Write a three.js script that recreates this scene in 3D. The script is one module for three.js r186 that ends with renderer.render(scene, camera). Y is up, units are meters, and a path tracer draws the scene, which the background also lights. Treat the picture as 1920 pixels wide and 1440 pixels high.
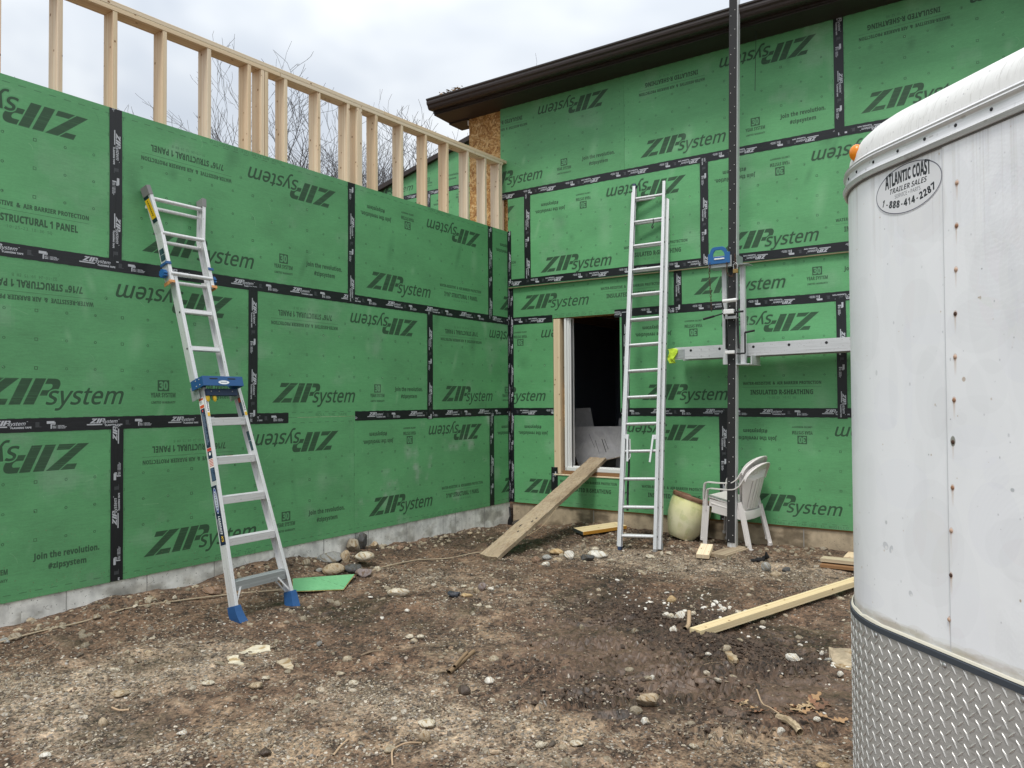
import * as THREE from 'three';
import { RoundedBoxGeometry } from 'three/addons/geometries/RoundedBoxGeometry.js';
import { mergeGeometries, toCreasedNormals, mergeVertices } from 'three/addons/utils/BufferGeometryUtils.js';

// ---------- camera, sky, light, exposure ----------
const scene = new THREE.Scene();
const D2R = Math.PI / 180;
const camera = new THREE.PerspectiveCamera(53.62, 4 / 3, 0.05, 400);
camera.rotation.order = 'YXZ';
camera.rotation.set(1.198 * D2R, 34.475 * D2R, -0.351 * D2R);
camera.position.set(5.8467, 1.3765, 8.4752);
const renderer = new THREE.WebGLRenderer({ antialias: true });
renderer.setSize(1024, 768);
renderer.toneMapping = THREE.LinearToneMapping;
renderer.toneMappingExposure = 1.13;
renderer.shadowMap.enabled = true;
const sun = new THREE.DirectionalLight(new THREE.Color(1.0, 0.96, 0.9), 1.9);
sun.position.set(3.9, 14, 10.0);
sun.target.position.set(2.5, 0, 3);
sun.castShadow = true;
sun.shadow.radius = 22;
sun.shadow.mapSize.set(2048, 2048);
Object.assign(sun.shadow.camera, { left: -12, right: 12, top: 12, bottom: -12, near: 1, far: 60 });
scene.add(sun, sun.target);

// ---------- random numbers and noise ----------
let seedV = 12345;
function srand(s) { seedV = s >>> 0; }
function rnd() { seedV = (seedV + 0x6d2b79f5) | 0; let t = Math.imul(seedV ^ (seedV >>> 15), 1 | seedV); t = (t + Math.imul(t ^ (t >>> 7), 61 | t)) ^ t; return ((t ^ (t >>> 14)) >>> 0) / 4294967296; }
const rr = (a, b) => a + (b - a) * rnd();
function h2(i, j) { let h = Math.imul(i, 374761393) ^ Math.imul(j, 668265263); h = Math.imul(h ^ (h >>> 13), 1274126177); return ((h ^ (h >>> 16)) >>> 0) / 4294967296; }
function vn(x, y) {
  const i = Math.floor(x), j = Math.floor(y); let u = x - i, v = y - j; u = u * u * (3 - 2 * u); v = v * v * (3 - 2 * v);
  const a = h2(i, j), b = h2(i + 1, j), c = h2(i, j + 1), d = h2(i + 1, j + 1);
  return a + (b - a) * u + (c - a) * v + (a - b - c + d) * u * v;
}
function fbm(x, y, o) { let s = 0, a = 0.5, n = 0; for (let k = 0; k < o; k++) { s += a * vn(x, y); n += a; a *= 0.5; x = x * 2.03 + 17.1; y = y * 2.03 + 9.7; } return s / n; }
function n3(x, y, z) { return (vn(x + 3.7 * z, y - 1.9 * z) + vn(y + 31.2 + 2.3 * x, z * 1.7 + 11.4) + vn(z + 57.1 - x, x * 1.3 + y)) / 3; }
function h3(i, j, k) { return h2(i + k * 7919, j - k * 104729); }
function v3(x, y, z) {
  const k = Math.floor(z); let w = z - k; w = w * w * (3 - 2 * w);
  return vn(x + k * 71.7, y - k * 33.3) * (1 - w) + vn(x + (k + 1) * 71.7, y - (k + 1) * 33.3) * w;
}
function fbm3(x, y, z, o) { let s = 0, a = 0.5, n = 0; for (let k = 0; k < o; k++) { s += a * v3(x, y, z); n += a; a *= 0.5; x = x * 2.03 + 5.3; y = y * 2.03 + 1.7; z = z * 2.03 + 8.1; } return s / n; }
const clamp = (x, a = 0, b = 1) => Math.min(b, Math.max(a, x));
const smooth = (a, b, x) => { const t = clamp((x - a) / (b - a)); return t * t * (3 - 2 * t); };
const gauss = (x, z, cx, cz, sx, sz = sx) => Math.exp(-(((x - cx) / sx) ** 2) - (((z - cz) / sz) ** 2));

// overcast sky: pale cloud sheet, blue grey towards the left of the view
{
  const W = 1024, H = 512, d = new Float32Array(W * H * 4);
  const tint = (t) => [0.41 + 0.40 * t, 0.465 + 0.37 * t, 0.55 + 0.30 * t];
  for (let j = 0; j < H; j++) for (let i = 0; i < W; i++) {
    const el = ((j + 0.5) / H - 0.5) * Math.PI, az = ((i + 0.5) / W - 0.5) * 2 * Math.PI;
    const x = Math.cos(el) * Math.cos(az), y = Math.sin(el), z = Math.cos(el) * Math.sin(az);
    const yy = Math.max(y, 0), px = x * 2.1, py = yy * 4.2, pz = z * 2.1;
    const wx = fbm3(px + 4, py, pz, 3) - 0.5;
    let c = fbm3(px * 1.25 + wx * 1.2 + 2.2, py * 1.15 + 7, pz * 1.25, 6);
    c = smooth(0.33, 0.64, c);
    const left = smooth(-0.05, 0.75, -x * 0.82 + z * 0.57);         // direction to the left of the view
    let t = clamp(0.18 + 0.86 * c - 0.2 * left + 0.35 * yy);
    const col = tint(t), up = 0.82 + 1.05 * yy, o = (j * W + i) * 4;
    const gnd = y < 0 ? 0.3 + 0.7 * smooth(-0.12, 0, y) : 1;
    for (let k = 0; k < 3; k++) d[o + k] = col[k] * up * gnd;
    d[o + 3] = 1;
  }
  const t = new THREE.DataTexture(d, W, H, THREE.RGBAFormat, THREE.FloatType);
  t.mapping = THREE.EquirectangularReflectionMapping; t.magFilter = t.minFilter = THREE.LinearFilter; t.needsUpdate = true;
  scene.background = t; scene.environment = t;
}

// ---------- helpers ----------
const used = {};
function numbered(n) { used[n] = (used[n] || 0) + 1; return used[n] === 1 ? n : n + '_' + String(used[n] - 1).padStart(3, '0'); }
function shadows(m) { m.castShadow = m.receiveShadow = true; return m; }
function part(name, geo, mat, parent) { const m = shadows(new THREE.Mesh(geo, mat)); m.name = name; parent.add(m); return m; }
function thing(name, label, category, pos = [0, 0, 0], group) {
  const o = new THREE.Group(); o.name = numbered(name); o.position.set(...pos); scene.add(o);
  o.userData = { label, category }; if (group) o.userData.group = group;
  return o;
}
function solo(name, label, category, geo, mat, group) {
  const o = shadows(new THREE.Mesh(geo, mat)); o.name = numbered(name); scene.add(o);
  o.userData = { label, category }; if (group) o.userData.group = group;
  return o;
}
function sub(name, parent) { const g = new THREE.Group(); g.name = name; parent.add(g); return g; }
// box whose uv run in metres, u along its grain axis (0 x, 1 y, 2 z), starting at a random place of the texture
function uvBox(g, grain = 0, ru = rnd() * 3, rv = rnd() * 3) {
  const p = g.attributes.position, n = g.attributes.normal, uv = new Float32Array(p.count * 2), q = [0, 0, 0];
  for (let i = 0; i < p.count; i++) {
    const a = [Math.abs(n.getX(i)), Math.abs(n.getY(i)), Math.abs(n.getZ(i))], f = a[0] >= a[1] && a[0] >= a[2] ? 0 : a[1] >= a[2] ? 1 : 2;
    q[0] = p.getX(i); q[1] = p.getY(i); q[2] = p.getZ(i);
    let u, v;
    if (f === grain) { u = q[(f + 1) % 3]; v = q[(f + 2) % 3]; } else { u = q[grain]; v = q[3 - grain - f] + f * 0.11; }
    uv[2 * i] = u + ru; uv[2 * i + 1] = v + rv;
  }
  g.setAttribute('uv', new THREE.BufferAttribute(uv, 2)); return g;
}
const ni = (g) => (g.index ? g.toNonIndexed() : g);
function bx(w, h, d, x = 0, y = 0, z = 0, grain, r = 0.002) {
  if (grain === undefined) grain = w >= h && w >= d ? 0 : h >= d ? 1 : 2;
  const rad = Math.min(r, w / 2.1, h / 2.1, d / 2.1);
  const g = rad > 0.0004 ? ni(new RoundedBoxGeometry(w, h, d, 1, rad)) : new THREE.BoxGeometry(w, h, d).toNonIndexed();
  uvBox(g, grain); g.translate(x, y, z); return g;
}
const merge = (list) => mergeGeometries(list.map((g) => { const c = g.index ? g.toNonIndexed() : g; for (const k of Object.keys(c.attributes)) if (!['position', 'normal', 'uv'].includes(k)) c.deleteAttribute(k); return c; }));
function cyl(r0, r1, len, seg = 12) { return new THREE.CylinderGeometry(r0, r1, len, seg).toNonIndexed(); }
function rod(a, b, r0, r1 = r0, seg = 8) {
  const A = new THREE.Vector3(...a), B = new THREE.Vector3(...b), d = B.clone().sub(A), L = d.length();
  const g = new THREE.CylinderGeometry(r1, r0, L, seg).toNonIndexed();
  g.applyQuaternion(new THREE.Quaternion().setFromUnitVectors(new THREE.Vector3(0, 1, 0), d.normalize()));
  g.translate((a[0] + b[0]) / 2, (a[1] + b[1]) / 2, (a[2] + b[2]) / 2); return g;
}
function tube(pts, r, seg = 40, rs = 7, closed = false) { return new THREE.TubeGeometry(new THREE.CatmullRomCurve3(pts.map((p) => new THREE.Vector3(...p)), closed), seg, r, rs, closed).toNonIndexed(); }
// box between two points (b - a runs along local y), cross section w (towards side) by d
function beam(a, b, w, d, side = [1, 0, 0], r = 0.001) {
  const A = new THREE.Vector3(...a), B = new THREE.Vector3(...b), Y = B.clone().sub(A), L = Y.length(); Y.normalize();
  const X = new THREE.Vector3(...side); X.addScaledVector(Y, -X.dot(Y)).normalize(); const Z = X.clone().cross(Y);
  const g = bx(w, L, d, 0, 0, 0, 1, r);
  const m = new THREE.Matrix4().makeBasis(X, Y, Z).setPosition(A.clone().add(B).multiplyScalar(0.5)); g.applyMatrix4(m); return g;
}
function canvas(w, h) { const c = document.createElement('canvas'); c.width = w; c.height = h; return [c, c.getContext('2d')]; }
function tex(c, srgb = true, wrap = true) { const t = new THREE.CanvasTexture(c); if (srgb) t.colorSpace = THREE.SRGBColorSpace; t.wrapS = t.wrapT = wrap ? THREE.RepeatWrapping : THREE.ClampToEdgeWrapping; t.anisotropy = 8; return t; }
function dataTex(w, h, arr, srgb, wrap = THREE.RepeatWrapping) { const t = new THREE.DataTexture(arr, w, h); if (srgb) t.colorSpace = THREE.SRGBColorSpace; t.wrapS = t.wrapT = wrap; t.magFilter = t.minFilter = THREE.LinearFilter; t.needsUpdate = true; return t; }
const std = (o) => new THREE.MeshStandardMaterial(o);

// ---------- materials ----------
function woodTex(seed, base, dark, knots, W = 1024, H = 256) {            // 2 m along the grain by 0.5 m
  srand(seed); const [c, g] = canvas(W, H);
  g.fillStyle = base; g.fillRect(0, 0, W, H);
  for (let k = 0; k < 5; k++) for (let i = 0; i < 60; i++) { g.globalAlpha = rr(0.02, 0.1); g.fillStyle = rnd() < 0.6 ? dark : '#fff2d8'; g.fillRect(0, rr(0, H), W, rr(1, 9)); }
  g.strokeStyle = dark;
  for (let i = 0; i < 70; i++) {
    const y = rr(0, H), a = rr(0.5, 4), f = Math.round(rr(1, 3)), ph = rr(0, 6); g.globalAlpha = rr(0.08, 0.3); g.lineWidth = rr(0.5, 1.6); g.beginPath();
    for (let x = 0; x <= W; x += 16) g.lineTo(x, y + a * Math.sin(ph + x / W * 2 * Math.PI * f) + 1.2 * Math.sin(x / W * 2 * Math.PI * 5 + ph * 3)); g.stroke();
  }
  for (let i = 0; i < knots; i++) {
    const x = rr(40, W - 40), y = rr(12, H - 12), r = rr(2.5, 6);
    for (let k = 5; k > 0; k--) { g.globalAlpha = 0.14; g.beginPath(); g.ellipse(x, y, r * (1 + k * 0.75), r * (0.6 + k * 0.25), 0, 0, 7); g.lineWidth = 1; g.stroke(); }
    g.globalAlpha = 0.75; g.fillStyle = '#6b4526'; g.beginPath(); g.ellipse(x, y, r, r * 0.7, 0, 0, 7); g.fill();
  }
  for (let i = 0; i < 900; i++) { g.globalAlpha = rr(0.04, 0.16); g.fillStyle = dark; g.fillRect(rr(0, W), rr(0, H), rr(6, 40), 1); }
  g.globalAlpha = 1; const t = tex(c); t.repeat.set(0.5, 2); return t;
}
const M = {};
{
  const pine = woodTex(11, '#e6d8c1', '#bd9a74', 26), old = woodTex(12, '#b8a482', '#7a664a', 10), grey = woodTex(13, '#9d8b72', '#4c3d2e', 10), yel = woodTex(14, '#dccba2', '#b08f58', 22);
  M.pine = std({ map: pine, bumpMap: pine, bumpScale: 0.0006, roughness: 0.75 });
  M.pineWarm = std({ map: pine, color: new THREE.Color(0.98, 0.92, 0.83), roughness: 0.75 });
  M.pinePale = std({ map: pine, color: new THREE.Color(1.08, 1.06, 1.0), roughness: 0.75 });
  M.pineTints = [[1, 1, 1], [1.06, 1.03, 0.98], [0.94, 0.88, 0.79], [1.0, 0.93, 0.83], [1.1, 1.08, 1.05], [0.97, 0.95, 0.9]].map((c) => std({ map: pine, bumpMap: pine, bumpScale: 0.0006, color: new THREE.Color(...c), roughness: 0.75 }));
  M.old = std({ map: old, bumpMap: old, bumpScale: 0.0015, roughness: 0.85 });
  M.timber = std({ map: yel, bumpMap: yel, bumpScale: 0.0008, roughness: 0.75 });
  M.brownWood = std({ map: old, color: new THREE.Color(0.62, 0.42, 0.3), roughness: 0.8 });
  M.greyWood = std({ map: grey, bumpMap: grey, bumpScale: 0.002, roughness: 0.9 });
}
// streaky brushed and dirty aluminium
{
  srand(21); const [c, g] = canvas(512, 512); g.fillStyle = '#c9c9c9'; g.fillRect(0, 0, 512, 512);
  for (let i = 0; i < 900; i++) { g.globalAlpha = rr(0.03, 0.14); g.fillStyle = rnd() < 0.5 ? '#6d6d6a' : '#f4f4f4'; g.fillRect(rr(-200, 512), rr(0, 512), rr(20, 400), rr(1, 3)); }
  for (let i = 0; i < 260; i++) { g.globalAlpha = rr(0.05, 0.3); g.fillStyle = '#5f5a52'; g.beginPath(); g.ellipse(rr(0, 512), rr(0, 512), rr(1, 5), rr(1, 3), 0, 0, 7); g.fill(); }
  const a = tex(c); a.repeat.set(1.3, 1.3);
  const [c2, g2] = canvas(256, 256); g2.fillStyle = 'rgb(110,110,110)'; g2.fillRect(0, 0, 256, 256);
  for (let i = 0; i < 700; i++) { g2.globalAlpha = rr(0.05, 0.3); g2.fillStyle = rnd() < 0.5 ? '#444' : '#ccc'; g2.fillRect(rr(-80, 256), rr(0, 256), rr(10, 160), rr(1, 4)); }
  const b = tex(c2, false); b.repeat.set(2, 2);
  M.alu = std({ map: a, roughnessMap: b, color: new THREE.Color(1.25, 1.26, 1.28), metalness: 0.35, roughness: 1 });
  M.aluOld = std({ map: a, roughnessMap: b, color: new THREE.Color(1.1, 1.12, 1.14), metalness: 0.35, roughness: 1 });
  M.galv = std({ map: a, color: new THREE.Color(0.72, 0.77, 0.78), metalness: 0.55, roughness: 0.6 });
  M.steel = std({ color: new THREE.Color(0.5, 0.5, 0.5), metalness: 0.8, roughness: 0.45 });
}
M.blue = std({ color: new THREE.Color(0.018, 0.085, 0.24), roughness: 0.5 });
M.blueDark = std({ color: new THREE.Color(0.012, 0.03, 0.08), roughness: 0.5 });
M.blueBright = std({ color: new THREE.Color(0.016, 0.12, 0.33), roughness: 0.5 });
M.yellow = std({ color: new THREE.Color(0.75, 0.5, 0.02), roughness: 0.5 });
M.orange = std({ color: new THREE.Color(0.6, 0.28, 0.1), roughness: 0.5 });
M.black = std({ color: new THREE.Color(0.012, 0.012, 0.014), roughness: 0.6 });
M.greyPlastic = std({ color: new THREE.Color(0.2, 0.2, 0.2), roughness: 0.7 });
M.rust = std({ color: new THREE.Color(0.09, 0.05, 0.035), metalness: 0.4, roughness: 0.8 });
M.vinyl = std({ color: new THREE.Color(0.78, 0.78, 0.77), roughness: 0.45 });
{
  srand(31); const [c, g] = canvas(512, 128); g.fillStyle = '#3c332f'; g.fillRect(0, 0, 512, 128);
  for (let i = 0; i < 500; i++) { g.globalAlpha = rr(0.03, 0.12); g.fillStyle = rnd() < 0.5 ? '#1e1815' : '#6a5d55'; g.fillRect(rr(-60, 512), rr(0, 128), rr(10, 150), rr(1, 3)); }
  const t = tex(c); t.repeat.set(0.5, 2); M.gutter = std({ map: t, color: new THREE.Color(0.62, 0.56, 0.54), roughness: 0.45 });
  M.soffit = std({ map: t, color: new THREE.Color(0.52, 0.45, 0.43), roughness: 0.6 });
}
{ // oriented strand board: overlapping flakes, 1 m
  srand(41); const [c, g] = canvas(1024, 1024); g.fillStyle = '#b08a55'; g.fillRect(0, 0, 1024, 1024);
  const tones = ['#c79f63', '#b58549', '#d9b57c', '#9c6f3c', '#cfa66b', '#a87a46', '#e0c08c', '#8a5f33'];
  for (let i = 0; i < 5200; i++) {
    g.save(); g.translate(rr(0, 1024), rr(0, 1024)); g.rotate(rr(0, 6.3)); g.globalAlpha = rr(0.5, 0.95); g.fillStyle = tones[Math.floor(rnd() * 8)];
    const l = rr(18, 75), w = rr(5, 20); g.beginPath(); g.moveTo(-l, -w * rr(0.2, 1)); g.lineTo(l, -w * rr(0.2, 1)); g.lineTo(l * rr(0.8, 1), w * rr(0.2, 1)); g.lineTo(-l * rr(0.8, 1), w * rr(0.3, 1)); g.fill();
    g.globalAlpha = 0.3; g.strokeStyle = '#5a3b1c'; g.lineWidth = 1; g.stroke(); g.restore();
  }
  const t = tex(c); M.osb = std({ map: t, bumpMap: t, bumpScale: 0.0015, roughness: 0.8 });
}
function concreteTex(seed, base, stain) {
  srand(seed); const W = 1024, H = 256, [c, g] = canvas(W, H), im = g.createImageData(W, H), B = base;
  for (let j = 0; j < H; j++) for (let i = 0; i < W; i++) {
    const a = fbm(i / 40 + seed, j / 40, 5) - 0.5, b = fbm(i / 12 + seed, j / 90, 3) - 0.5, s = smooth(0.52, 0.75, fbm(i / 90 + 4, j / 60 + seed, 4)) * stain;
    const k = 1 + 0.4 * a + 0.1 * b - 0.35 * s + (rnd() - 0.5) * 0.05, o = (j * W + i) * 4;
    im.data[o] = clamp(B[0] * k, 0, 255); im.data[o + 1] = clamp(B[1] * k * (1 - 0.02 * s), 0, 255); im.data[o + 2] = clamp(B[2] * k * (1 - 0.06 * s), 0, 255); im.data[o + 3] = 255;
  }
  g.putImageData(im, 0, 0);
  for (let i = 0; i < 520; i++) { g.globalAlpha = rr(0.15, 0.6); g.fillStyle = '#4a4742'; g.beginPath(); g.ellipse(rr(0, W), rr(0, H), rr(0.6, 2.6), rr(0.6, 2), 0, 0, 7); g.fill(); }
  for (let i = 0; i < 26; i++) { g.globalAlpha = rr(0.1, 0.35); g.strokeStyle = '#57534c'; g.lineWidth = rr(1, 3); const x = rr(0, W), y = rr(0, H); g.beginPath(); g.moveTo(x, y); g.quadraticCurveTo(x + rr(-20, 20), y + rr(5, 20), x + rr(-26, 26), y + rr(8, 34)); g.stroke(); }
  const t = tex(c); t.repeat.set(0.42, 1.7); return t;
}
M.concrete = std({ map: concreteTex(51, [226, 226, 221], 0.55), roughness: 0.9 }); M.concrete.bumpMap = M.concrete.map; M.concrete.bumpScale = 0.002;
M.concreteBrown = std({ map: concreteTex(52, [172, 156, 132], 0.8), roughness: 0.9 });
M.concreteSeam = std({ color: new THREE.Color(0.3, 0.29, 0.275), roughness: 0.95 });

// ---------- sheathing print and seam tape print ----------
const PH = 1.2192, PW = 2.4384, S = 470;                                  // panel size in metres, pixels per metre
const INK = '#28432f';
function letterText(g, txt, x, y, h, width, weight = 'bold', skew = 0, align = 'left', font = 'sans-serif') {   // h cap height, width to fill
  g.save(); g.translate(x, y); g.transform(1, 0, -skew, 1, 0, 0);
  const f = h / 0.714; g.font = weight + ' ' + f.toFixed(2) + 'px ' + font; const w = g.measureText(txt).width, k = width ? width / w : 1;
  g.scale(k, 1); g.textAlign = align; g.fillText(txt, 0, 0); if (weight === 'bold' && h < 40) { g.lineWidth = h * 0.07; g.strokeStyle = g.fillStyle; g.lineJoin = 'round'; g.strokeText(txt, 0, 0); } g.restore();
}
function poly(g, pts) { g.beginPath(); pts.forEach(([x, y], i) => (i ? g.lineTo(x, y) : g.moveTo(x, y))); g.closePath(); g.fill(); }
// word mark, baseline at (0,0), y down in the canvas; H cap height
function wordMark(g, x, y, H, ink, halo) {
  g.save(); g.translate(x, y); g.scale(H, H); g.fillStyle = ink;
  const k = 0.44, q = (u, v) => [u + k * v, -v];
  poly(g, [q(0.12, 1), q(0.66, 1), q(0.5, 0.78), q(0.12, 0.78)]);
  poly(g, [q(0.71, 1), q(1.18, 1), q(0.44, 0), q(0, 0)]);
  poly(g, [q(0.5, 0), q(1.14, 0), q(1.14, 0.22), q(0.66, 0.22)]);
  poly(g, [q(1.25, 0), q(1.64, 0), q(1.64, 1), q(1.25, 1)]);
  poly(g, [q(1.74, 0), q(2.12, 0), q(2.12, 1), q(1.74, 1)]);
  g.beginPath(); let a = q(2.17, 1); g.moveTo(...a); a = q(2.42, 1); g.lineTo(...a); const c1 = q(2.86, 1), c2 = q(2.86, 0.34), e = q(2.42, 0.34); g.bezierCurveTo(...c1, ...c2, ...e);
  a = q(2.17, 0.34); g.lineTo(...a); a = q(2.17, 0.55); g.lineTo(...a); a = q(2.36, 0.55); g.lineTo(...a); const d1 = q(2.52, 0.56), d2 = q(2.52, 0.79), f = q(2.36, 0.79); g.bezierCurveTo(...d1, ...d2, ...f); a = q(2.17, 0.79); g.lineTo(...a); g.fill();
  g.restore();
  g.save(); g.translate(x + 2.5 * H, y); g.transform(1, 0, -0.3, 1, 0, 0);
  g.font = (H * 0.97).toFixed(2) + 'px sans-serif'; const w = g.measureText('system').width; g.scale(3.02 * H / w, 1); const al = g.globalAlpha; g.globalAlpha = 1; g.lineJoin = 'round'; g.strokeStyle = halo; g.lineWidth = H * 0.13; g.strokeText('system', 0, 0); g.globalAlpha = al; g.fillStyle = g.strokeStyle = ink; g.lineWidth = H * 0.028; g.fillText('system', 0, 0); g.strokeText('system', 0, 0); g.restore();
}
function printRow(g, type, kind) {                                       // origin at a panel's bottom left, y down is negative; metres times S
  const m = (v) => v * S; g.fillStyle = INK; g.globalAlpha = 0.86;
  wordMark(g, m(0.21), m(-0.145), m(0.187), INK, '#5c9e6a');
  // worn roller streaks through the heavy letters
  g.save(); g.globalAlpha = 1; g.fillStyle = '#5c9e6a';
  for (let i = 0; i < 26; i++) { g.globalAlpha = rr(0.05, 0.4); g.fillRect(m(0.2 + rr(-0.05, 0.3)), m(-0.145 - rr(0, 0.187)), m(rr(0.1, 0.4)), 1); }
  g.restore(); g.globalAlpha = 0.8; g.fillStyle = INK;
  g.lineWidth = 1; g.strokeStyle = INK; g.beginPath(); g.arc(m(1.325), m(-0.265), m(0.012), 0, 7); g.stroke();
  letterText(g, 'R', m(1.318), m(-0.258), m(0.012));
  if (type === 'A') {
    g.fillRect(m(1.53), m(-0.335), m(0.1), m(0.09)); g.fillStyle = '#63a272'; letterText(g, '30', m(1.58), m(-0.257), m(0.066), m(0.078), 'bold', 0, 'center'); g.fillStyle = INK;
    letterText(g, 'YEAR SYSTEM', m(1.58), m(-0.197), m(0.034), m(0.215), 'bold', 0, 'center'); letterText(g, 'LIMITED WARRANTY', m(1.58), m(-0.145), m(0.02), m(0.21), 'bold', 0, 'center');
    letterText(g, 'Join the revolution.', m(2.08), m(-0.265), m(0.042), m(0.46), 'bold', 0, 'center'); letterText(g, '#zipsystem', m(2.08), m(-0.185), m(0.04), m(0.27), 'bold', 0, 'center');
  } else {
    letterText(g, 'WATER-RESISTIVE  &  AIR BARRIER PROTECTION', m(1.83), m(-0.31), m(0.032), m(0.82), 'bold', 0, 'center');
    g.fillRect(m(1.42), m(-0.283), m(0.82), 1);
    letterText(g, kind === 'R' ? 'INSULATED R-SHEATHING' : '7/16" STRUCTURAL 1 PANEL', m(1.83), m(-0.2), m(0.052), m(0.66), 'bold', 0, 'center');
    g.globalAlpha = 0.6; letterText(g, kind === 'R' ? '10-20-23  10:52 SQ' : ['01-15-24 12:24 EM B', '10-25-23 18:36 SQ', '02-10-24 09:15 EM B'][Math.floor(rnd() * 3)], m(1.83), m(-0.155), m(0.022), m(0.3), '', 0, 'center', 'monospace');
  }
  g.globalAlpha = 0.55;
  letterText(g, type === 'A' ? 'ROLL THE TAPE' : 'PARA APLICAR USE EL RODILLO', m(rr(0.5, 1.3)), m(-0.012), m(0.024), m(type === 'A' ? 0.42 : 0.75), '', 0, 'left', 'monospace');
  for (let x = 0.03; x < PW; x += 0.1016) g.fillRect(m(x), m(-0.052), m(0.05), 2);
}
const noiseCache = [];
function panelTex(seed, bottom, kind, wear = 0.3, mud = 0) {
  srand(9000 + seed * 131); const W = Math.round(PW * S), H = Math.round(PH * S), [c, g] = canvas(W, H), im = g.createImageData(W, H);
  const ox = rr(0, 500), oy = rr(0, 500), tone = rr(0.965, 1.035);
  // coarse tone on a small grid, fine grain per pixel
  const gw = 96, gh = 48, coarse = new Float32Array(gw * gh), scuff = new Float32Array(gw * gh);
  for (let j = 0; j < gh; j++) for (let i = 0; i < gw; i++) { coarse[j * gw + i] = fbm(ox + i / 14, oy + j / 9, 4) - 0.5; scuff[j * gw + i] = smooth(0.58, 0.85, fbm(ox + 90 + i / 12, oy + j / 12, 5)) * wear; }
  for (let j = 0; j < H; j++) for (let i = 0; i < W; i++) {
    const gi = Math.min(gw - 1, (i * gw / W) | 0) + gw * Math.min(gh - 1, (j * gh / H) | 0);
    const fine = (h2(i + seed * 7, j) - 0.5) * 0.05 + (vn(i / 26 + ox, j / 1.6) - 0.5) * 0.06 + (vn(i / 6 + oy, j / 2.4 + 50) - 0.5) * 0.05, sc = scuff[gi];
    const k = tone + coarse[gi] * 0.16 + fine, o = (j * W + i) * 4;
    im.data[o] = clamp((94 + 56 * sc) * k, 0, 255); im.data[o + 1] = clamp((160 + 14 * sc) * k, 0, 255); im.data[o + 2] = clamp((107 + 46 * sc) * k, 0, 255); im.data[o + 3] = 255;
  }
  g.putImageData(im, 0, 0);
  const m = (v) => v * S;
  // nailing marks
  g.strokeStyle = INK; g.fillStyle = INK; g.lineWidth = 1.8;
  for (const y of [0.405, 0.61, 0.815]) for (let k = 0; k < 12; k++) {
    const x = m(k * 0.2065 + 0.0), yy = H - m(y), s = k % 3 === 0 ? 0.0095 : 0.008; g.globalAlpha = rr(0.6, 0.95);
    if (k % 3 === 0) g.strokeRect(x - m(s), yy - m(s), 2 * m(s), 2 * m(s)); else { g.beginPath(); g.arc(x, yy, m(s), 0, 7); g.stroke(); }
    if (rnd() < 0.16) { g.globalAlpha = 0.9; g.fillStyle = rnd() < 0.5 ? '#20281f' : '#cfd6c8'; g.beginPath(); g.arc(x + rr(-3, 3), yy + rr(-3, 3), rr(1, 1.8), 0, 7); g.fill(); g.fillStyle = INK; }
  }
  g.globalAlpha = 0.5; for (let y = 0.1; y < PH - 0.05; y += 0.1524) { g.fillRect(m(0.055), H - m(y), 2, m(0.024)); g.fillRect(W - m(0.06), H - m(y), 2, m(0.024)); }
  g.globalAlpha = 1;
  g.save(); g.translate(0, H); printRow(g, bottom, kind); g.restore();
  g.save(); g.translate(W, 0); g.rotate(Math.PI); printRow(g, bottom === 'A' ? 'B' : 'A', kind); g.restore();
  for (let i = 0; i < 900 * mud; i++) { g.globalAlpha = rr(0.15, 0.6); g.fillStyle = rnd() < 0.7 ? '#6b5a44' : '#8d7c62'; const y = H * (1 - 0.42 * rnd() ** 3.2); g.beginPath(); g.ellipse(rr(0, W), y, rr(0.5, 2), rr(0.5, 2.4), 0, 0, 7); g.fill(); }
  for (let i = 0; i < 4 + 10 * wear; i++) { const x = rr(0, W), y = rr(0, H), r = rr(30, 130), gr = g.createRadialGradient(0, 0, 0, 0, 0, r); const lt = rnd() < 0.6; gr.addColorStop(0, lt ? 'rgba(190,212,186,0.22)' : 'rgba(36,74,48,0.22)'); gr.addColorStop(1, lt ? 'rgba(190,212,186,0)' : 'rgba(36,74,48,0)'); g.save(); g.translate(x, y); g.rotate(rr(-0.4, 0.4)); g.scale(rr(0.2, 0.6), rr(0.5, 1.3)); g.fillStyle = gr; g.beginPath(); g.arc(0, 0, r, 0, 7); g.fill(); g.restore(); }
  // scratches, scuffs and splashes
  for (let i = 0; i < 14 + 70 * wear; i++) { g.globalAlpha = rr(0.08, 0.4); g.strokeStyle = rnd() < 0.65 ? '#b7d3b4' : '#2d5a3b'; g.lineWidth = rr(0.6, 1.4); const x = rr(0, W), y = rr(0, H), a = rr(-0.6, 3.2); const l = rr(4, 60); g.beginPath(); g.moveTo(x, y); g.quadraticCurveTo(x + l * 0.5 + rr(-4, 4), y + l * 0.4 * Math.sin(a), x + l * Math.cos(a), y + l * Math.sin(a)); g.stroke(); }
  for (let i = 0; i < 10 + 80 * wear; i++) { g.globalAlpha = rr(0.15, 0.6); g.fillStyle = rnd() < 0.5 ? '#dfe8d8' : '#24442f'; g.beginPath(); g.arc(rr(0, W), rr(0, H), rr(0.5, 1.5), 0, 7); g.fill(); }
  g.globalAlpha = 1;
  const t = tex(c, true, false);
  return std({ map: t, roughness: 0.62 });
}
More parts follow.
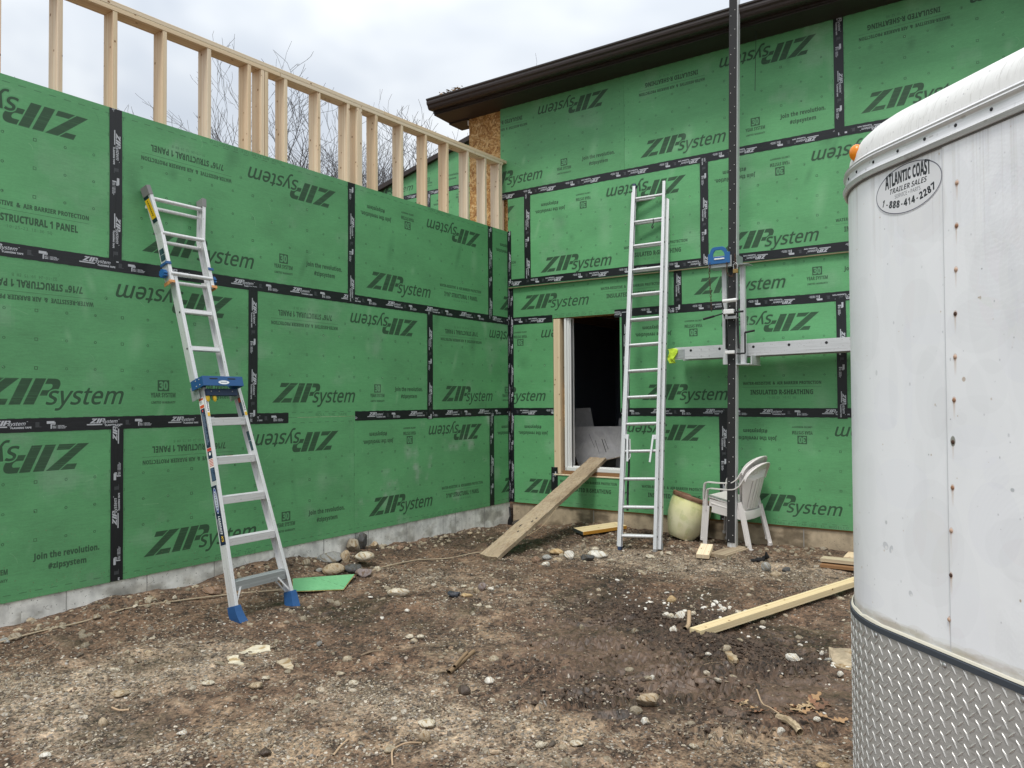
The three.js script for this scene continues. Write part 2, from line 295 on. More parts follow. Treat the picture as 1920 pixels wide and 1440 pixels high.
const tapeMat = (() => {
  const W = 1300, H = 208, [c, g] = canvas(W, H); srand(77); g.fillStyle = '#15171c'; g.fillRect(0, 0, W, H);
  for (let i = 0; i < 160; i++) { g.globalAlpha = rr(0.05, 0.25); g.fillStyle = rnd() < 0.5 ? '#000' : '#3c4048'; g.fillRect(rr(-100, W), rr(0, H), rr(30, 400), rr(1, 5)); }
  g.globalAlpha = 0.86; const w = '#d5d9de';
  wordMark(g, 70, 104, 76, w, '#15171c'); g.fillStyle = w; g.fillRect(30, 114, 230, 18); letterText(g, 'FLASHING TAPE', 300, 152, 26, 270, 'bold');
  letterText(g, 'TM', 505, 54, 9);
  g.globalAlpha = 0.35; for (let i = 0; i < 7; i++) g.fillRect(620, 66 + i * 11, i === 6 ? 80 : 52, 5);
  g.globalAlpha = 0.86; g.fillRect(770, 50, 104, 40); g.fillRect(876, 64, 12, 36); g.fillRect(826, 96, 58, 10); g.fillRect(822, 100, 18, 66);
  letterText(g, 'ROLL', 848, 138, 16, 46); letterText(g, 'TAPE', 848, 162, 16, 46); g.fillRect(906, 112, 3, 54);
  letterText(g, 'TAPE PARA', 922, 128, 12, 90); letterText(g, 'PASAR EL RODILLO', 922, 146, 12, 122); letterText(g, 'PARA SELLAR', 922, 164, 12, 104);
  g.globalAlpha = 1; const t = tex(c);
  // creases
  const [c2, g2] = canvas(1024, 128); g2.fillStyle = '#808080'; g2.fillRect(0, 0, 1024, 128);
  for (let i = 0; i < 46; i++) { g2.globalAlpha = rr(0.2, 0.7); g2.strokeStyle = rnd() < 0.5 ? '#fff' : '#000'; g2.lineWidth = rr(1, 3); const x = rr(0, 1024), y = rr(0, 128); g2.beginPath(); g2.moveTo(x, y); g2.quadraticCurveTo(x + rr(-20, 60), y + rr(-30, 30), x + rr(-40, 120), y + rr(-50, 50)); g2.stroke(); }
  g2.globalAlpha = 0.5; g2.strokeStyle = '#000'; g2.lineWidth = 2; g2.beginPath(); g2.moveTo(0, 64); for (let x = 0; x <= 1024; x += 64) g2.lineTo(x, 64 + rr(-3, 3)); g2.stroke();
  const b = tex(c2, false); b.repeat.set(0.6, 1);
  return std({ map: t, bumpMap: b, bumpScale: 0.002, roughness: 0.42 });
})();

// ---------- the sheathed walls ----------
// A wall face has an origin, a turn about y (local x runs along the wall to the right as seen from outside, z outwards).
function face(parent, x, y, z, turn) { const g = new THREE.Object3D(); g.position.set(x, y, z); g.rotation.y = turn; g.updateMatrix(); return { parent, m: g.matrix, turn }; }
function onFace(f, name, geo, mat) { const c = geo; c.applyMatrix4(f.m); return part(name, c, mat, f.parent); }
// panel whose full sheet starts at sx, sy on the face, cut to x0..x1, y0..y1
function panel(f, mat, sx, sy, x0, x1, y0, y1, z = 0, th = 0.011) {
  const gap = 0.0012, w = x1 - x0 - 2 * gap, h = y1 - y0 - 2 * gap, g = new THREE.BoxGeometry(w, h, th).toNonIndexed(), p = g.attributes.position, uv = g.attributes.uv;
  g.translate((x0 + x1) / 2, (y0 + y1) / 2, z - th / 2);
  for (let i = 0; i < p.count; i++) uv.setXY(i, clamp((p.getX(i) - sx) / PW), clamp((p.getY(i) - sy) / PH));
  return onFace(f, 'sheathing_panel', g, mat);
}
const TW = 0.098;
let tapeLift = 0;
function tape(f, x0, x1, y0, y1, flip = false, z = 0, w = TW) {             // runs along the longer side
  const horiz = Math.abs(x1 - x0) > Math.abs(y1 - y0), L = horiz ? x1 - x0 : y1 - y0;
  tapeLift = (tapeLift + 1) % 5; const lift = 0.0008 + (horiz ? 0 : 0.0016) + tapeLift * 0.00025, segs = Math.max(4, Math.round(L / 0.06));
  const g = new THREE.BoxGeometry(L, w, 0.001, segs, 2, 1).toNonIndexed(), p = g.attributes.position, uv = g.attributes.uv, o = rr(0, 1), sd = rr(0, 90);
  for (let i = 0; i < p.count; i++) {
    const X = p.getX(i), Y = p.getY(i); uv.setXY(i, X / 0.65 + o, Y / w + 0.5);
    p.setY(i, Y + (vn(X * 2.2 + sd, 3) - 0.5) * 0.006 + (vn(X * 9 + sd, Y > 0 ? 9 : 5) - 0.5) * 0.002);
  }
  if (flip) g.rotateZ(Math.PI);
  if (!horiz) g.rotateZ(f.up ? Math.PI / 2 : -Math.PI / 2);
  g.translate((x0 + x1) / 2, (y0 + y1) / 2, z + lift);
  return onFace(f, 'seam_tape', g, tapeMat);
}
const hTape = (f, x0, x1, y, flip, z) => tape(f, x0, x1, y, y, flip, z);
const vTape = (f, x, y0, y1, flip, z, w) => { const t = tape(f, x, x, y0, y1, flip, z, w); return t; };

// left wing: framed wall along x = 0, its outside facing +x; local x = -z
const wing = thing('framed_wing_wall', 'long unfinished left wall of green sheathing with open stud framing rising above it', 'wall');
{
  const f = face(wing, 0, 0, 0, Math.PI / 2), X = (z) => -z;
  srand(101);
  const mk = (i, b, w, m) => panelTex(i, b, 'L', w * 1.3, m);
  const rows = [
    [2.4384, 3.6576, [[5.378, 7.816, 'B', 0.15], [2.906, 5.378, 'A', 0.3], [0.45, 2.906, 'B', 0.2], [-1.99, 0.45, 'B', 0.15]]],
    [1.2192, 2.4384, [[6.56, 8.998, 'A', 0.1], [4.12, 6.56, 'A', 0.25], [1.663, 4.12, 'A', 0.3], [-0.775, 1.663, 'A', 0.3]]],
    [0, 1.2192, [[5.357, 7.795, 'A', 0.3], [2.874, 5.357, 'A', 0.25], [0.438, 2.874, 'B', 0.95], [-2.0, 0.438, 'B', 0.3]]],
  ];
  let n = 0;
  for (const [y0, y1, list] of rows) for (const [za, zb, b, w] of list) {
    const z0 = Math.max(za, 0.002), z1 = Math.min(zb, 7.8); if (z1 < z0) continue;
    panel(f, mk(n++, b, w, y0 < 0.1 ? 0.8 : 0), -(za + PW), y0, -z1, -z0, y0, y1);
  }
  srand(102);
  hTape(f, X(7.8), X(0.03), 2.4384, false); hTape(f, X(7.8), X(3.72), 1.2192, false); hTape(f, X(2.86), X(0.03), 1.2192, false);
  vTape(f, X(5.378), 2.46, 3.655); vTape(f, X(2.906), 2.40, 3.655); vTape(f, X(0.45), 2.42, 3.655);
  vTape(f, X(4.12), 1.19, 2.42); vTape(f, X(1.663), 1.16, 2.42);
  f.up = true; vTape(f, X(5.357), 0.003, 1.2); f.up = false; vTape(f, X(0.438), 0.003, 1.2);
  vTape(f, X(0.03), 0.003, 3.64, false, 0, 0.055);
  // framing: studs 16 inches on centre, doubled where panels break, two plates on top
  srand(103);
  const studs = [5.763, 5.36, 4.949, 4.539, 4.129, 3.985, 3.94, 3.718, 3.308, 2.91, 2.773, 2.735, 2.502, 2.092, 1.677, 1.28, 0.875, 0.498, 0.19, 0.145, 6.17, 6.58, 6.99, 7.4, 7.76].sort((a, b) => a - b);
  const topAt = (z) => 4.588 - 0.0225 * z;
  for (const z of studs) { const h = topAt(z) - 0.04 + 0.001; part('stud', bx(0.138, h, 0.0375, -0.0835, h / 2 + 0.0, z + 0.019 + rr(-0.002, 0.002), 1, 0.003), M.pineTints[Math.floor(rnd() * 6)], wing); }
  const plate = (y, z0, z1, x, mat) => part('top_plate', beam([x, y + topAt(z0), z0], [x, y + topAt(z1), z1], 0.14, 0.0375, [1, 0, 0], 0.003), mat, wing);
  plate(-0.019, 0.12, 3.8, -0.0825, M.pine); plate(-0.019, 3.803, 7.8, -0.0825, M.pineWarm); plate(0.0195, 0.0, 2.4, -0.0815, M.pineWarm); plate(0.0195, 2.403, 6.4, -0.0815, M.pine); plate(0.0195, 6.403, 7.8, -0.0815, M.pine);
  part('bottom_plate', bx(0.138, 0.038, 7.6, -0.0835, 0.022, 3.95, 2), M.pine, wing);
  // concrete footing wall with form seams
  const fo = part('foundation', bx(0.2, 0.9, 7.8, -0.118, -0.452, 3.9, 2, 0.004), M.concrete, wing);
  for (const z of [6.9, 6.3, 5.72, 5.11, 4.49, 3.87, 3.26, 2.84, 2.66, 2.05, 1.42, 1.18, 0.59]) part('form_seam', bx(0.006, 0.44, rr(0.003, 0.007), -0.0178, -0.22, z + rr(-0.01, 0.01), 1, 0.001), M.concreteSeam, fo);
}

// main house: wall along z = 0, its outside facing +z; upper sheathing stands 4 cm proud
const house = thing('sheathed_house', 'house wall of green insulated sheathing with open doorway and dark brown eave', 'house');
{
  const f = face(house, 0, 0, 0, 0), RX = 6.6; srand(201);
  const mk = (i, b, w, m) => panelTex(40 + i, b, 'R', w * 1.3, i < 3 ? 0.8 : 0);
  const DX0 = 0.685, DX1 = 1.645, DY0 = 0.405, DY1 = 2.432;
  const r30 = mk(0, 'B', 0.25), r31 = mk(1, 'B', 0.2), r32 = mk(2, 'B', 0.15), r20 = mk(3, 'B', 0.2), r21 = mk(4, 'B', 0.15), s0 = mk(5, 'B', 0.2), s1 = mk(6, 'A', 0.2), u0 = mk(7, 'B', 0.15), u1 = mk(8, 'B', 0.2), u2 = mk(9, 'B', 0.2), t0 = mk(10, 'A', 0.2), t1 = mk(11, 'A', 0.25), t2 = mk(12, 'A', 0.2);
  panel(f, r30, 0, 0, 0.002, 0.69, 0, PH); panel(f, r31, -0.65, 0, 0.69, 1.66, 0, DY0); panel(f, r31, 0.5, 0, 1.66, 2.935, 0, PH); panel(f, r32, 2.935, 0, 2.935, 5.374, 0, PH); panel(f, r30, 5.374, 0, 5.374, RX, 0, PH);
  panel(f, r20, -0.69, PH, 0.002, DX0, PH, 2 * PH); panel(f, r20, -0.69, PH, DX1, 1.72, PH, 2 * PH); panel(f, r21, 1.72, PH, 1.72, 4.2, PH, 2 * PH); panel(f, r20, 4.2, PH, 4.2, RX, PH, 2 * PH);
  panel(f, s0, -0.04, 2 * PH, 0.002, 2.41, 2 * PH, 2.93); panel(f, s1, 2.39, 2 * PH, 2.41, 4.83, 2 * PH, 2.93); panel(f, s0, 4.83, 2 * PH, 4.83, RX, 2 * PH, 2.93);
  const Z = 0.04, Y1 = 2.895, Y2 = 4.148, Y3 = 5.4;
  panel(f, u0, -2.11, Y1 + 0.03, 0.002, 0.31, Y1, Y2, Z, 0.038); panel(f, u1, 0.31, Y1 + 0.03, 0.31, 2.75, Y1, Y2, Z, 0.038); panel(f, u2, 2.75, Y1 + 0.03, 2.75, 5.19, Y1, Y2, Z, 0.038); panel(f, u1, 5.19, Y1 + 0.03, 5.19, RX, Y1, Y2, Z, 0.038);
  panel(f, t0, -0.69, Y2, -0.115, 1.75, Y2, Y3, Z, 0.038); panel(f, t1, 1.75, Y2, 1.75, 4.22, Y2, Y3, Z, 0.038); panel(f, t2, 4.22, Y2, 4.22, RX, Y2, Y3, Z, 0.038);
  srand(202);
  hTape(f, 0.03, DX0 - 0.002, PH, true); hTape(f, DX1 + 0.01, RX, PH, false);
  hTape(f, 0.03, DX0 - 0.01, 2 * PH, true); hTape(f, DX1 - 0.07, RX, 2 * PH, true);
  hTape(f, 0.01, RX, Y1 + 0.055, true, Z); hTape(f, -0.1, RX, Y2, true, Z);
  vTape(f, 0.32, Y1 + 0.03, Y2 - 0.02, false, Z); vTape(f, 2.755, Y1 + 0.02, Y2, false, Z); vTape(f, 4.222, Y2 - 0.03, 5.35, false, Z);
  vTape(f, 2.41, 2 * PH - 0.04, 2.89); vTape(f, 1.722, PH - 0.04, 2 * PH); vTape(f, 4.2, PH - 0.06, 2 * PH); vTape(f, 2.935, 0.003, PH); vTape(f, 0.692, 0.003, 0.5, false, 0.002);
  vTape(f, 0.03, 0.003, 2.89, false, 0, 0.055); vTape(f, 0.028, 2.92, 3.66, false, Z, 0.055);
  part('sheathing_lip', bx(RX, 0.008, 0.036, RX / 2, Y1 - 0.0045, 0.0185, 0, 0.001), M.old, house);
  // wall behind the sheathing, around the doorway
  const core = (x0, x1, y0, y1) => part('wall_core', bx(x1 - x0, y1 - y0, 0.15, (x0 + x1) / 2, (y0 + y1) / 2, -0.088, 0, 0), M.osb, house);
  core(-0.684, DX0 - 0.002, 0.003, 5.36); core(DX1 + 0.012, RX, 0.003, 5.36); core(DX0, DX1 + 0.01, DY1 + 0.006, 5.36); core(DX0, DX1 + 0.01, 0.003, DY0 - 0.006);
  part('bare_strand_board', bx(0.563, 3.2, 0.0115, -0.4005, 3.76, -0.0065, 1, 0), M.osb, house);
  part('corner_flashing', bx(0.012, 0.09, 0.02, -0.692, 5.31, 0.004, 1, 0.001), M.vinyl, house);
  part('corner_shim', bx(0.03, 1.2, 0.012, -0.1, 3.06 + 1.2, 0.006, 1, 0.001), M.pineWarm, house);
  // doorway lining
  part('door_stud', bx(0.1, DY1 - DY0 - 0.02, 0.115, DX0 + 0.052, (DY0 + DY1) / 2 + 0.005, -0.057, 1, 0.003), M.pineWarm, house);
  part('door_shim', bx(0.03, 0.55, 0.02, 0.807, 1.3, -0.09, 1, 0.001), M.osb, house);
  const fr = sub('door_frame', house), vx = 0.88;
  for (const [dx, w, z] of [[-0.022, 0.034, -0.012], [0.012, 0.026, -0.024], [0.034, 0.016, -0.04]]) part('jamb', bx(w, DY1 - 0.462, 0.09, vx + dx, (DY1 + 0.462) / 2, z - 0.045, 1, 0.003), M.vinyl, fr);
  part('jamb_channel', bx(0.006, DY1 - 0.48, 0.02, vx + 0.045, (DY1 + 0.48) / 2 - 0.02, -0.07, 1, 0.001), M.black, fr);
  part('threshold', bx(DX1 - vx + 0.04, 0.046, 0.1, (DX1 + vx - 0.04) / 2, 0.484, -0.062, 0, 0.004), M.vinyl, fr);
  part('threshold_rib', bx(DX1 - vx - 0.02, 0.014, 0.03, (DX1 + vx + 0.04) / 2, 0.514, -0.082, 0, 0.003), M.vinyl, fr);
  part('sill_board', bx(DX1 - DX0 - 0.12, 0.045, 0.12, (DX1 + DX0) / 2 + 0.055, 0.437, -0.07, 0, 0.002), M.brownWood, house);
  part('sill_lip', bx(DX1 - DX0 + 0.01, 0.016, 0.16, (DX1 + DX0) / 2 + 0.01, 0.4065, -0.07, 0, 0.002), M.pinePale, house);
  // dark room behind
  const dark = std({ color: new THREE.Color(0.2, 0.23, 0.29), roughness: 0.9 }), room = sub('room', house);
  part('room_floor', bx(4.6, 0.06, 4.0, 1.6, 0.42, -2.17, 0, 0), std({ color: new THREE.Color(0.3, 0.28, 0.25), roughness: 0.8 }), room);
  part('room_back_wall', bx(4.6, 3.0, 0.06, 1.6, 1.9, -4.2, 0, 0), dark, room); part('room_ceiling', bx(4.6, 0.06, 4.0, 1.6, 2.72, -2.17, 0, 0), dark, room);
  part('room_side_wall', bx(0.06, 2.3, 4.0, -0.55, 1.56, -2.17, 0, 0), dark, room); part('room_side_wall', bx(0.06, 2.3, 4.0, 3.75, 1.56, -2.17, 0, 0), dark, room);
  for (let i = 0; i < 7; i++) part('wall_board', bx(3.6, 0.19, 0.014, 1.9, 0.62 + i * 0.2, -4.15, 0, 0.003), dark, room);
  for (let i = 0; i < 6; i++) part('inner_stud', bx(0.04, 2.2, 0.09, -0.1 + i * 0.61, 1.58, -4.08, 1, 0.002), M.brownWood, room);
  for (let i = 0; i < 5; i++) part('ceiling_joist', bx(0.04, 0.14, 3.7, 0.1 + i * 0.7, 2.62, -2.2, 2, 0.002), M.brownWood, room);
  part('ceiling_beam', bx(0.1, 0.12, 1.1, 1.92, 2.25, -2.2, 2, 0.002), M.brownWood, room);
  // eave: soffit, fascia, crown shaped gutter, roof edge
  const EX0 = -1.014, EX1 = 7.2, len = EX1 - EX0, ex = (EX0 + EX1) / 2;
  const prism = (pts) => { const s = new THREE.Shape(pts.map(([z, y]) => new THREE.Vector2(-z, y))); const g = ni(new THREE.ExtrudeGeometry(s, { depth: len, bevelEnabled: false })); g.rotateY(Math.PI / 2); g.translate(EX0, 0, 0); uvBox(g, 0); return g; };
  part('soffit', prism([[-0.3, 5.352], [0.042, 5.352], [0.372, 5.366], [0.372, 5.382], [-0.3, 5.39]]), M.soffit, house);
  part('soffit_end', bx(0.33, 0.02, 0.3, -0.85, 5.345, -0.11, 0, 0), M.soffit, house);
  part('fascia', prism([[0.352, 5.384], [0.39, 5.384], [0.395, 5.56], [0.352, 5.56]]), M.gutter, house);
  part('gutter', prism([[0.396, 5.412], [0.47, 5.404], [0.492, 5.41], [0.505, 5.43], [0.512, 5.452], [0.53, 5.47], [0.535, 5.492], [0.532, 5.516], [0.545, 5.528], [0.545, 5.545], [0.53, 5.545], [0.522, 5.53], [0.518, 5.49], [0.49, 5.45], [0.475, 5.425], [0.408, 5.43], [0.408, 5.56], [0.396, 5.56]]), M.gutter, house);
  part('drip_edge', prism([[0.3, 5.585], [0.44, 5.556], [0.446, 5.562], [0.3, 5.592]]), M.galv, house);
  part('roof', prism([[0.35, 5.59], [-2.4, 6.5], [-5.2, 5.57], [-5.2, 5.5], [-2.4, 6.43], [0.3, 5.53]]), std({ color: new THREE.Color(0.05, 0.045, 0.042), roughness: 0.95 }), house);
  // leaves caught in the gutter end
  srand(203); const lit = []; for (let i = 0; i < 46; i++) { const g = new THREE.PlaneGeometry(rr(0.02, 0.05), rr(0.008, 0.02)).toNonIndexed(); g.rotateX(rr(0, 3)); g.rotateY(rr(0, 3)); g.translate(EX0 + rr(0.15, 0.62), 5.565 + rr(0, 0.04), rr(0.42, 0.52)); lit.push(g); }
  const litter = part('gutter_litter', merge(lit), std({ color: new THREE.Color(0.28, 0.17, 0.07), roughness: 0.9, side: THREE.DoubleSide }), house); litter.userData.kind = 'stuff';
  part('side_wall', bx(0.15, 5.4, 4.6, -0.609, 2.7, -2.47, 2, 0), M.osb, house);
  const fo = part('foundation', bx(RX - 0.01, 0.9, 0.14, RX / 2 + 0.012, -0.468, -0.092, 0, 0.003), M.concreteBrown, house);
  part('sill_plate', bx(RX - 0.02, 0.018, 0.12, RX / 2 + 0.02, -0.009, -0.074, 0, 0), M.brownWood, house);
  part('form_seam', bx(0.008, 0.42, 0.005, 3.79, -0.23, -0.021, 1, 0), M.concreteSeam, fo); part('form_seam', bx(0.008, 0.42, 0.004, 1.25, -0.23, -0.021, 1, 0), M.concreteSeam, fo);
}

// rear wing seen through the studs: gable wall parallel to the house wall, further back
const rear = thing('gable_wing', 'small green gable wall with dark rake trim seen through the studs behind', 'house');
{
  const Zr = -4.0; srand(301);
  const rake = (x) => 6.14 + 0.243 * (x + 6.275);
  const wall = (x0, x1, y0, y1f, mat, sx, sy, th = 0.02, z = Zr) => {
    const s = new THREE.Shape(); s.moveTo(x0, y0); s.lineTo(x1, y0); s.lineTo(x1, y1f ?? rake(x1)); s.lineTo(x0, y1f ?? rake(x0));
    const g = ni(new THREE.ExtrudeGeometry(s, { depth: th, bevelEnabled: false })), p = g.attributes.position, uv = g.attributes.uv;
    for (let i = 0; i < p.count; i++) uv.setXY(i, clamp((p.getX(i) - sx) / PW), clamp((p.getY(i) - sy) / PH)); g.translate(0, 0, z - th); return part('sheathing_panel', g, mat, rear);
  };
  const a = panelTex(60, 'A', 'L', 0.15), b = panelTex(61, 'B', 'L', 0.15);
  wall(-6.9, -3.83, 5.865, null, a, -6.27, 5.865); wall(-6.9, -4.876, 4.65, 5.863, b, -7.31, 4.645); wall(-4.874, -2.44, 4.65, 5.863, b, -4.874, 4.645); wall(-3.828, -0.75, 5.865, 6.7, a, -3.83, 5.865);
  part('wall_core', bx(6.1, 5.1, 0.12, -3.85, 2.1, Zr - 0.09, 0, 0), M.osb, rear);
  const f = face(rear, 0, 0, Zr, 0); hTape(f, -6.85, -0.8, 5.865, true); vTape(f, -4.874, 4.65, 5.84);
  part('rake_trim', beam([-7.2, rake(-7.2) + 0.03, Zr + 0.02], [-2.6, rake(-2.6) + 0.03, Zr + 0.02], 0.14, 0.07, [0, 0, 1]), M.soffit, rear);
  part('roof', beam([-7.3, rake(-7.3) + 0.1, Zr - 1.2], [-2.6, rake(-2.6) + 0.1, Zr - 1.2], 2.5, 0.04, [0, 0, 1]), M.soffit, rear);
}

// ---------- ground ----------
const BUMPS = [[0, 3.97, 0.42, 0.7, 0.15], [0, 5.45, 0.4, 0.6, 0.12], [0, 6.4, 0.4, 0.5, 0.05], [0, 2.65, 0.4, 0.5, 0.05], [0, 0, 0.6, 0.5, -0.06], [1.4, 0, 0.45, 0.5, 0.075], [2.2, 0.15, 0.5, 0.4, 0.03], [3.3, 0.6, 0.5, 0.35, 0.045], [4.2, 0.3, 0.5, 0.5, 0.045], [4.2, 3.62, 0.32, 0.2, 0.05], [3.45, 3.2, 0.35, 0.25, 0.035], [3.8, 4.3, 0.6, 0.5, -0.02]];
function ground0(x, z) { let h = -0.235; for (const [bx_, bz, sx, sz, a] of BUMPS) h += a * gauss(x, z, bx_, bz, sx, sz); return h; }
// where the yard is wet churned mud, gravel, or pale sandy grit
const mWet = (x, z) => clamp(1.15 * (gauss(x, z, 3.5, 3.25, 0.75, 0.55) + gauss(x, z, 4.3, 3.6, 0.7, 0.5) + 0.28 * gauss(x, z, 3.75, 4.35, 0.75, 0.5) + 0.3 * gauss(x, z, 4.05, 4.65, 0.6, 0.35) + 0.35 * gauss(x, z, 4.75, 4.2, 0.5, 0.5) + 0.6 * gauss(x, z, 2.9, 2.4, 0.7, 0.6)) + 0.75 * gauss(x, z, 1.0, 1.2, 0.7, 0.9) + 0.65 * gauss(x, z, 1.6, 4.35, 0.5, 0.5) + 0.6 * gauss(x, z, 2.2, 6.5, 0.4, 0.35) + 0.5 * gauss(x, z, 0.9, 6.0, 0.5, 0.3) + 0.5 * gauss(x, z, 2.4, 5.2, 0.45, 0.35) + 0.5 * gauss(x, z, 0.15, 2.4, 0.4, 1.8) - 0.1);
const mSmooth = (x, z) => clamp(1.1 * gauss(x, z, 3.55, 4.2, 0.6, 0.35) + 0.9 * gauss(x, z, 4.45, 4.35, 0.45, 0.3) + 0.9 * gauss(x, z, 4.85, 3.95, 0.35, 0.3) + 0.7 * gauss(x, z, 3.0, 3.6, 0.5, 0.35) - 0.1);
const mGrav = (x, z) => clamp(1.0 * gauss(x, z, 1.5, 5.75, 0.5, 0.55) + 0.9 * gauss(x, z, 3.05, 5.5, 0.6, 0.3) + 1.0 * gauss(x, z, 3.0, 1.35, 1.0, 0.5) + 0.8 * gauss(x, z, 1.2, 6.4, 0.5, 0.4) + 0.9 * gauss(x, z, 2.1, 6.6, 0.9, 0.25) + 0.5 * gauss(x, z, 1.3, 3.2, 0.5, 0.5) + 0.6 * gauss(x, z, 4.2, 1.0, 0.5, 0.4) + 0.5 * gauss(x, z, 2.0, 1.5, 0.6, 0.6) + 0.7 * gauss(x, z, 3.9, 5.5, 0.5, 0.3) + 0.35 * gauss(x, z, 2.4, 3.4, 0.6, 0.5));
const mSand = (x, z) => clamp(gauss(x, z, 2.8, 6.15, 0.5, 0.22) + 0.8 * gauss(x, z, 2.65, 4.4, 0.3, 0.35) + 0.9 * gauss(x, z, 3.8, 5.3, 0.35, 0.25) + 0.7 * gauss(x, z, 3.3, 5.75, 0.35, 0.2) + 0.9 * gauss(x, z, 4.8, 5.0, 0.5, 0.28) + 0.6 * gauss(x, z, 3.0, 5.0, 0.3, 0.2));
// tyre tread marks: bands of slanted lugs pressed into the mud
function tread(x, z) {
  let d = 0;
  for (const [ax, az, ang, len, wid, amp] of [[4.05, 4.62, 0.75, 0.75, 0.15, 1], [3.75, 4.15, 0.62, 0.95, 0.13, 0.55], [4.35, 3.98, 0.7, 0.6, 0.12, 0.9], [3.4, 4.0, 0.6, 0.5, 0.11, 0.6], [4.7, 4.75, 0.8, 0.5, 0.12, 0.6]]) {
    const c = Math.cos(ang), s = Math.sin(ang), u = (x - ax) * c - (z - az) * s, v = (x - ax) * s + (z - az) * c;
    const m = smooth(len, len * 0.7, Math.abs(u)) * smooth(wid, wid * 0.75, Math.abs(v)); if (m <= 0) continue;
    const ph = (u + 0.7 * Math.abs(v)) / 0.062 + 0.5 * vn(u * 5, v * 5), l = smooth(0.25, 0.5, Math.abs(ph - Math.floor(ph) - 0.5) * 2);
    d += amp * m * (l * 0.048 - 0.032) * (0.5 + vn(x * 7, z * 7));
  }
  return d;
}
function groundH(x, z) {
  const inside = smooth(-0.6, 0.1, x) * smooth(-0.6, 0.1, z), wet = mWet(x, z);
  let h = ground0(x, z) - 0.012 * (0.4 + wet) * smooth(0.09, 0.0, Math.abs(fbm(x * 4.3 + 40, z * 5.7 + 11, 3) - 0.5)) * smooth(0.4, 0.6, vn(x * 1.7 + 9, z * 1.7)) + (fbm(x * 1.3 + 3, z * 1.3, 3) - 0.5) * 0.035 + (fbm(x * 5 + 9, z * 5 + 2, 4) - 0.5) * (0.05 + 0.04 * wet);
  const cl = fbm(x * 17 + 4, z * 17 + 8, 3); h += (cl - 0.5) * (0.018 + 0.045 * smooth(0.25, 0.8, wet) * smooth(0.35, 0.65, fbm(x * 2.4, z * 2.4 + 5, 3)));
  h += tread(x, z) * inside;
  for (const [ax, az, bx_, bz, am] of [[3.25, 4.8, 4.35, 4.12, 1], [3.85, 5.15, 5.05, 4.3, 0.8], [2.5, 3.95, 3.7, 3.45, 0.7], [2.9, 4.3, 3.8, 3.85, 0.6], [1.9, 5.0, 2.9, 4.75, 0.5], [4.3, 5.0, 5.1, 4.55, 0.7]]) { const dx = bx_ - ax, dz = bz - az, L2 = dx * dx + dz * dz, u = ((x - ax) * dx + (z - az) * dz) / L2; if (u < 0 || u > 1) continue; const d = ((x - ax) * dz - (z - az) * dx) / Math.sqrt(L2) + (fbm(u * 6 + ax, az, 3) - 0.5) * 0.16, e = am * smooth(0, 0.15, u) * smooth(1, 0.85, u) * smooth(0.2, 0.6, vn(u * 9 + az, ax)); h += e * (0.016 * Math.exp(-(((Math.abs(d) - 0.05) / 0.025) ** 2)) - 0.026 * Math.exp(-((d / 0.022) ** 2))); }
  h -= 0.05 * gauss(x, z, 3.29, 4.63, 0.035, 0.03);
  return h;
}
const GX0 = -0.1, GX1 = 6.4, GZ0 = -0.1, GZ1 = 8.4;
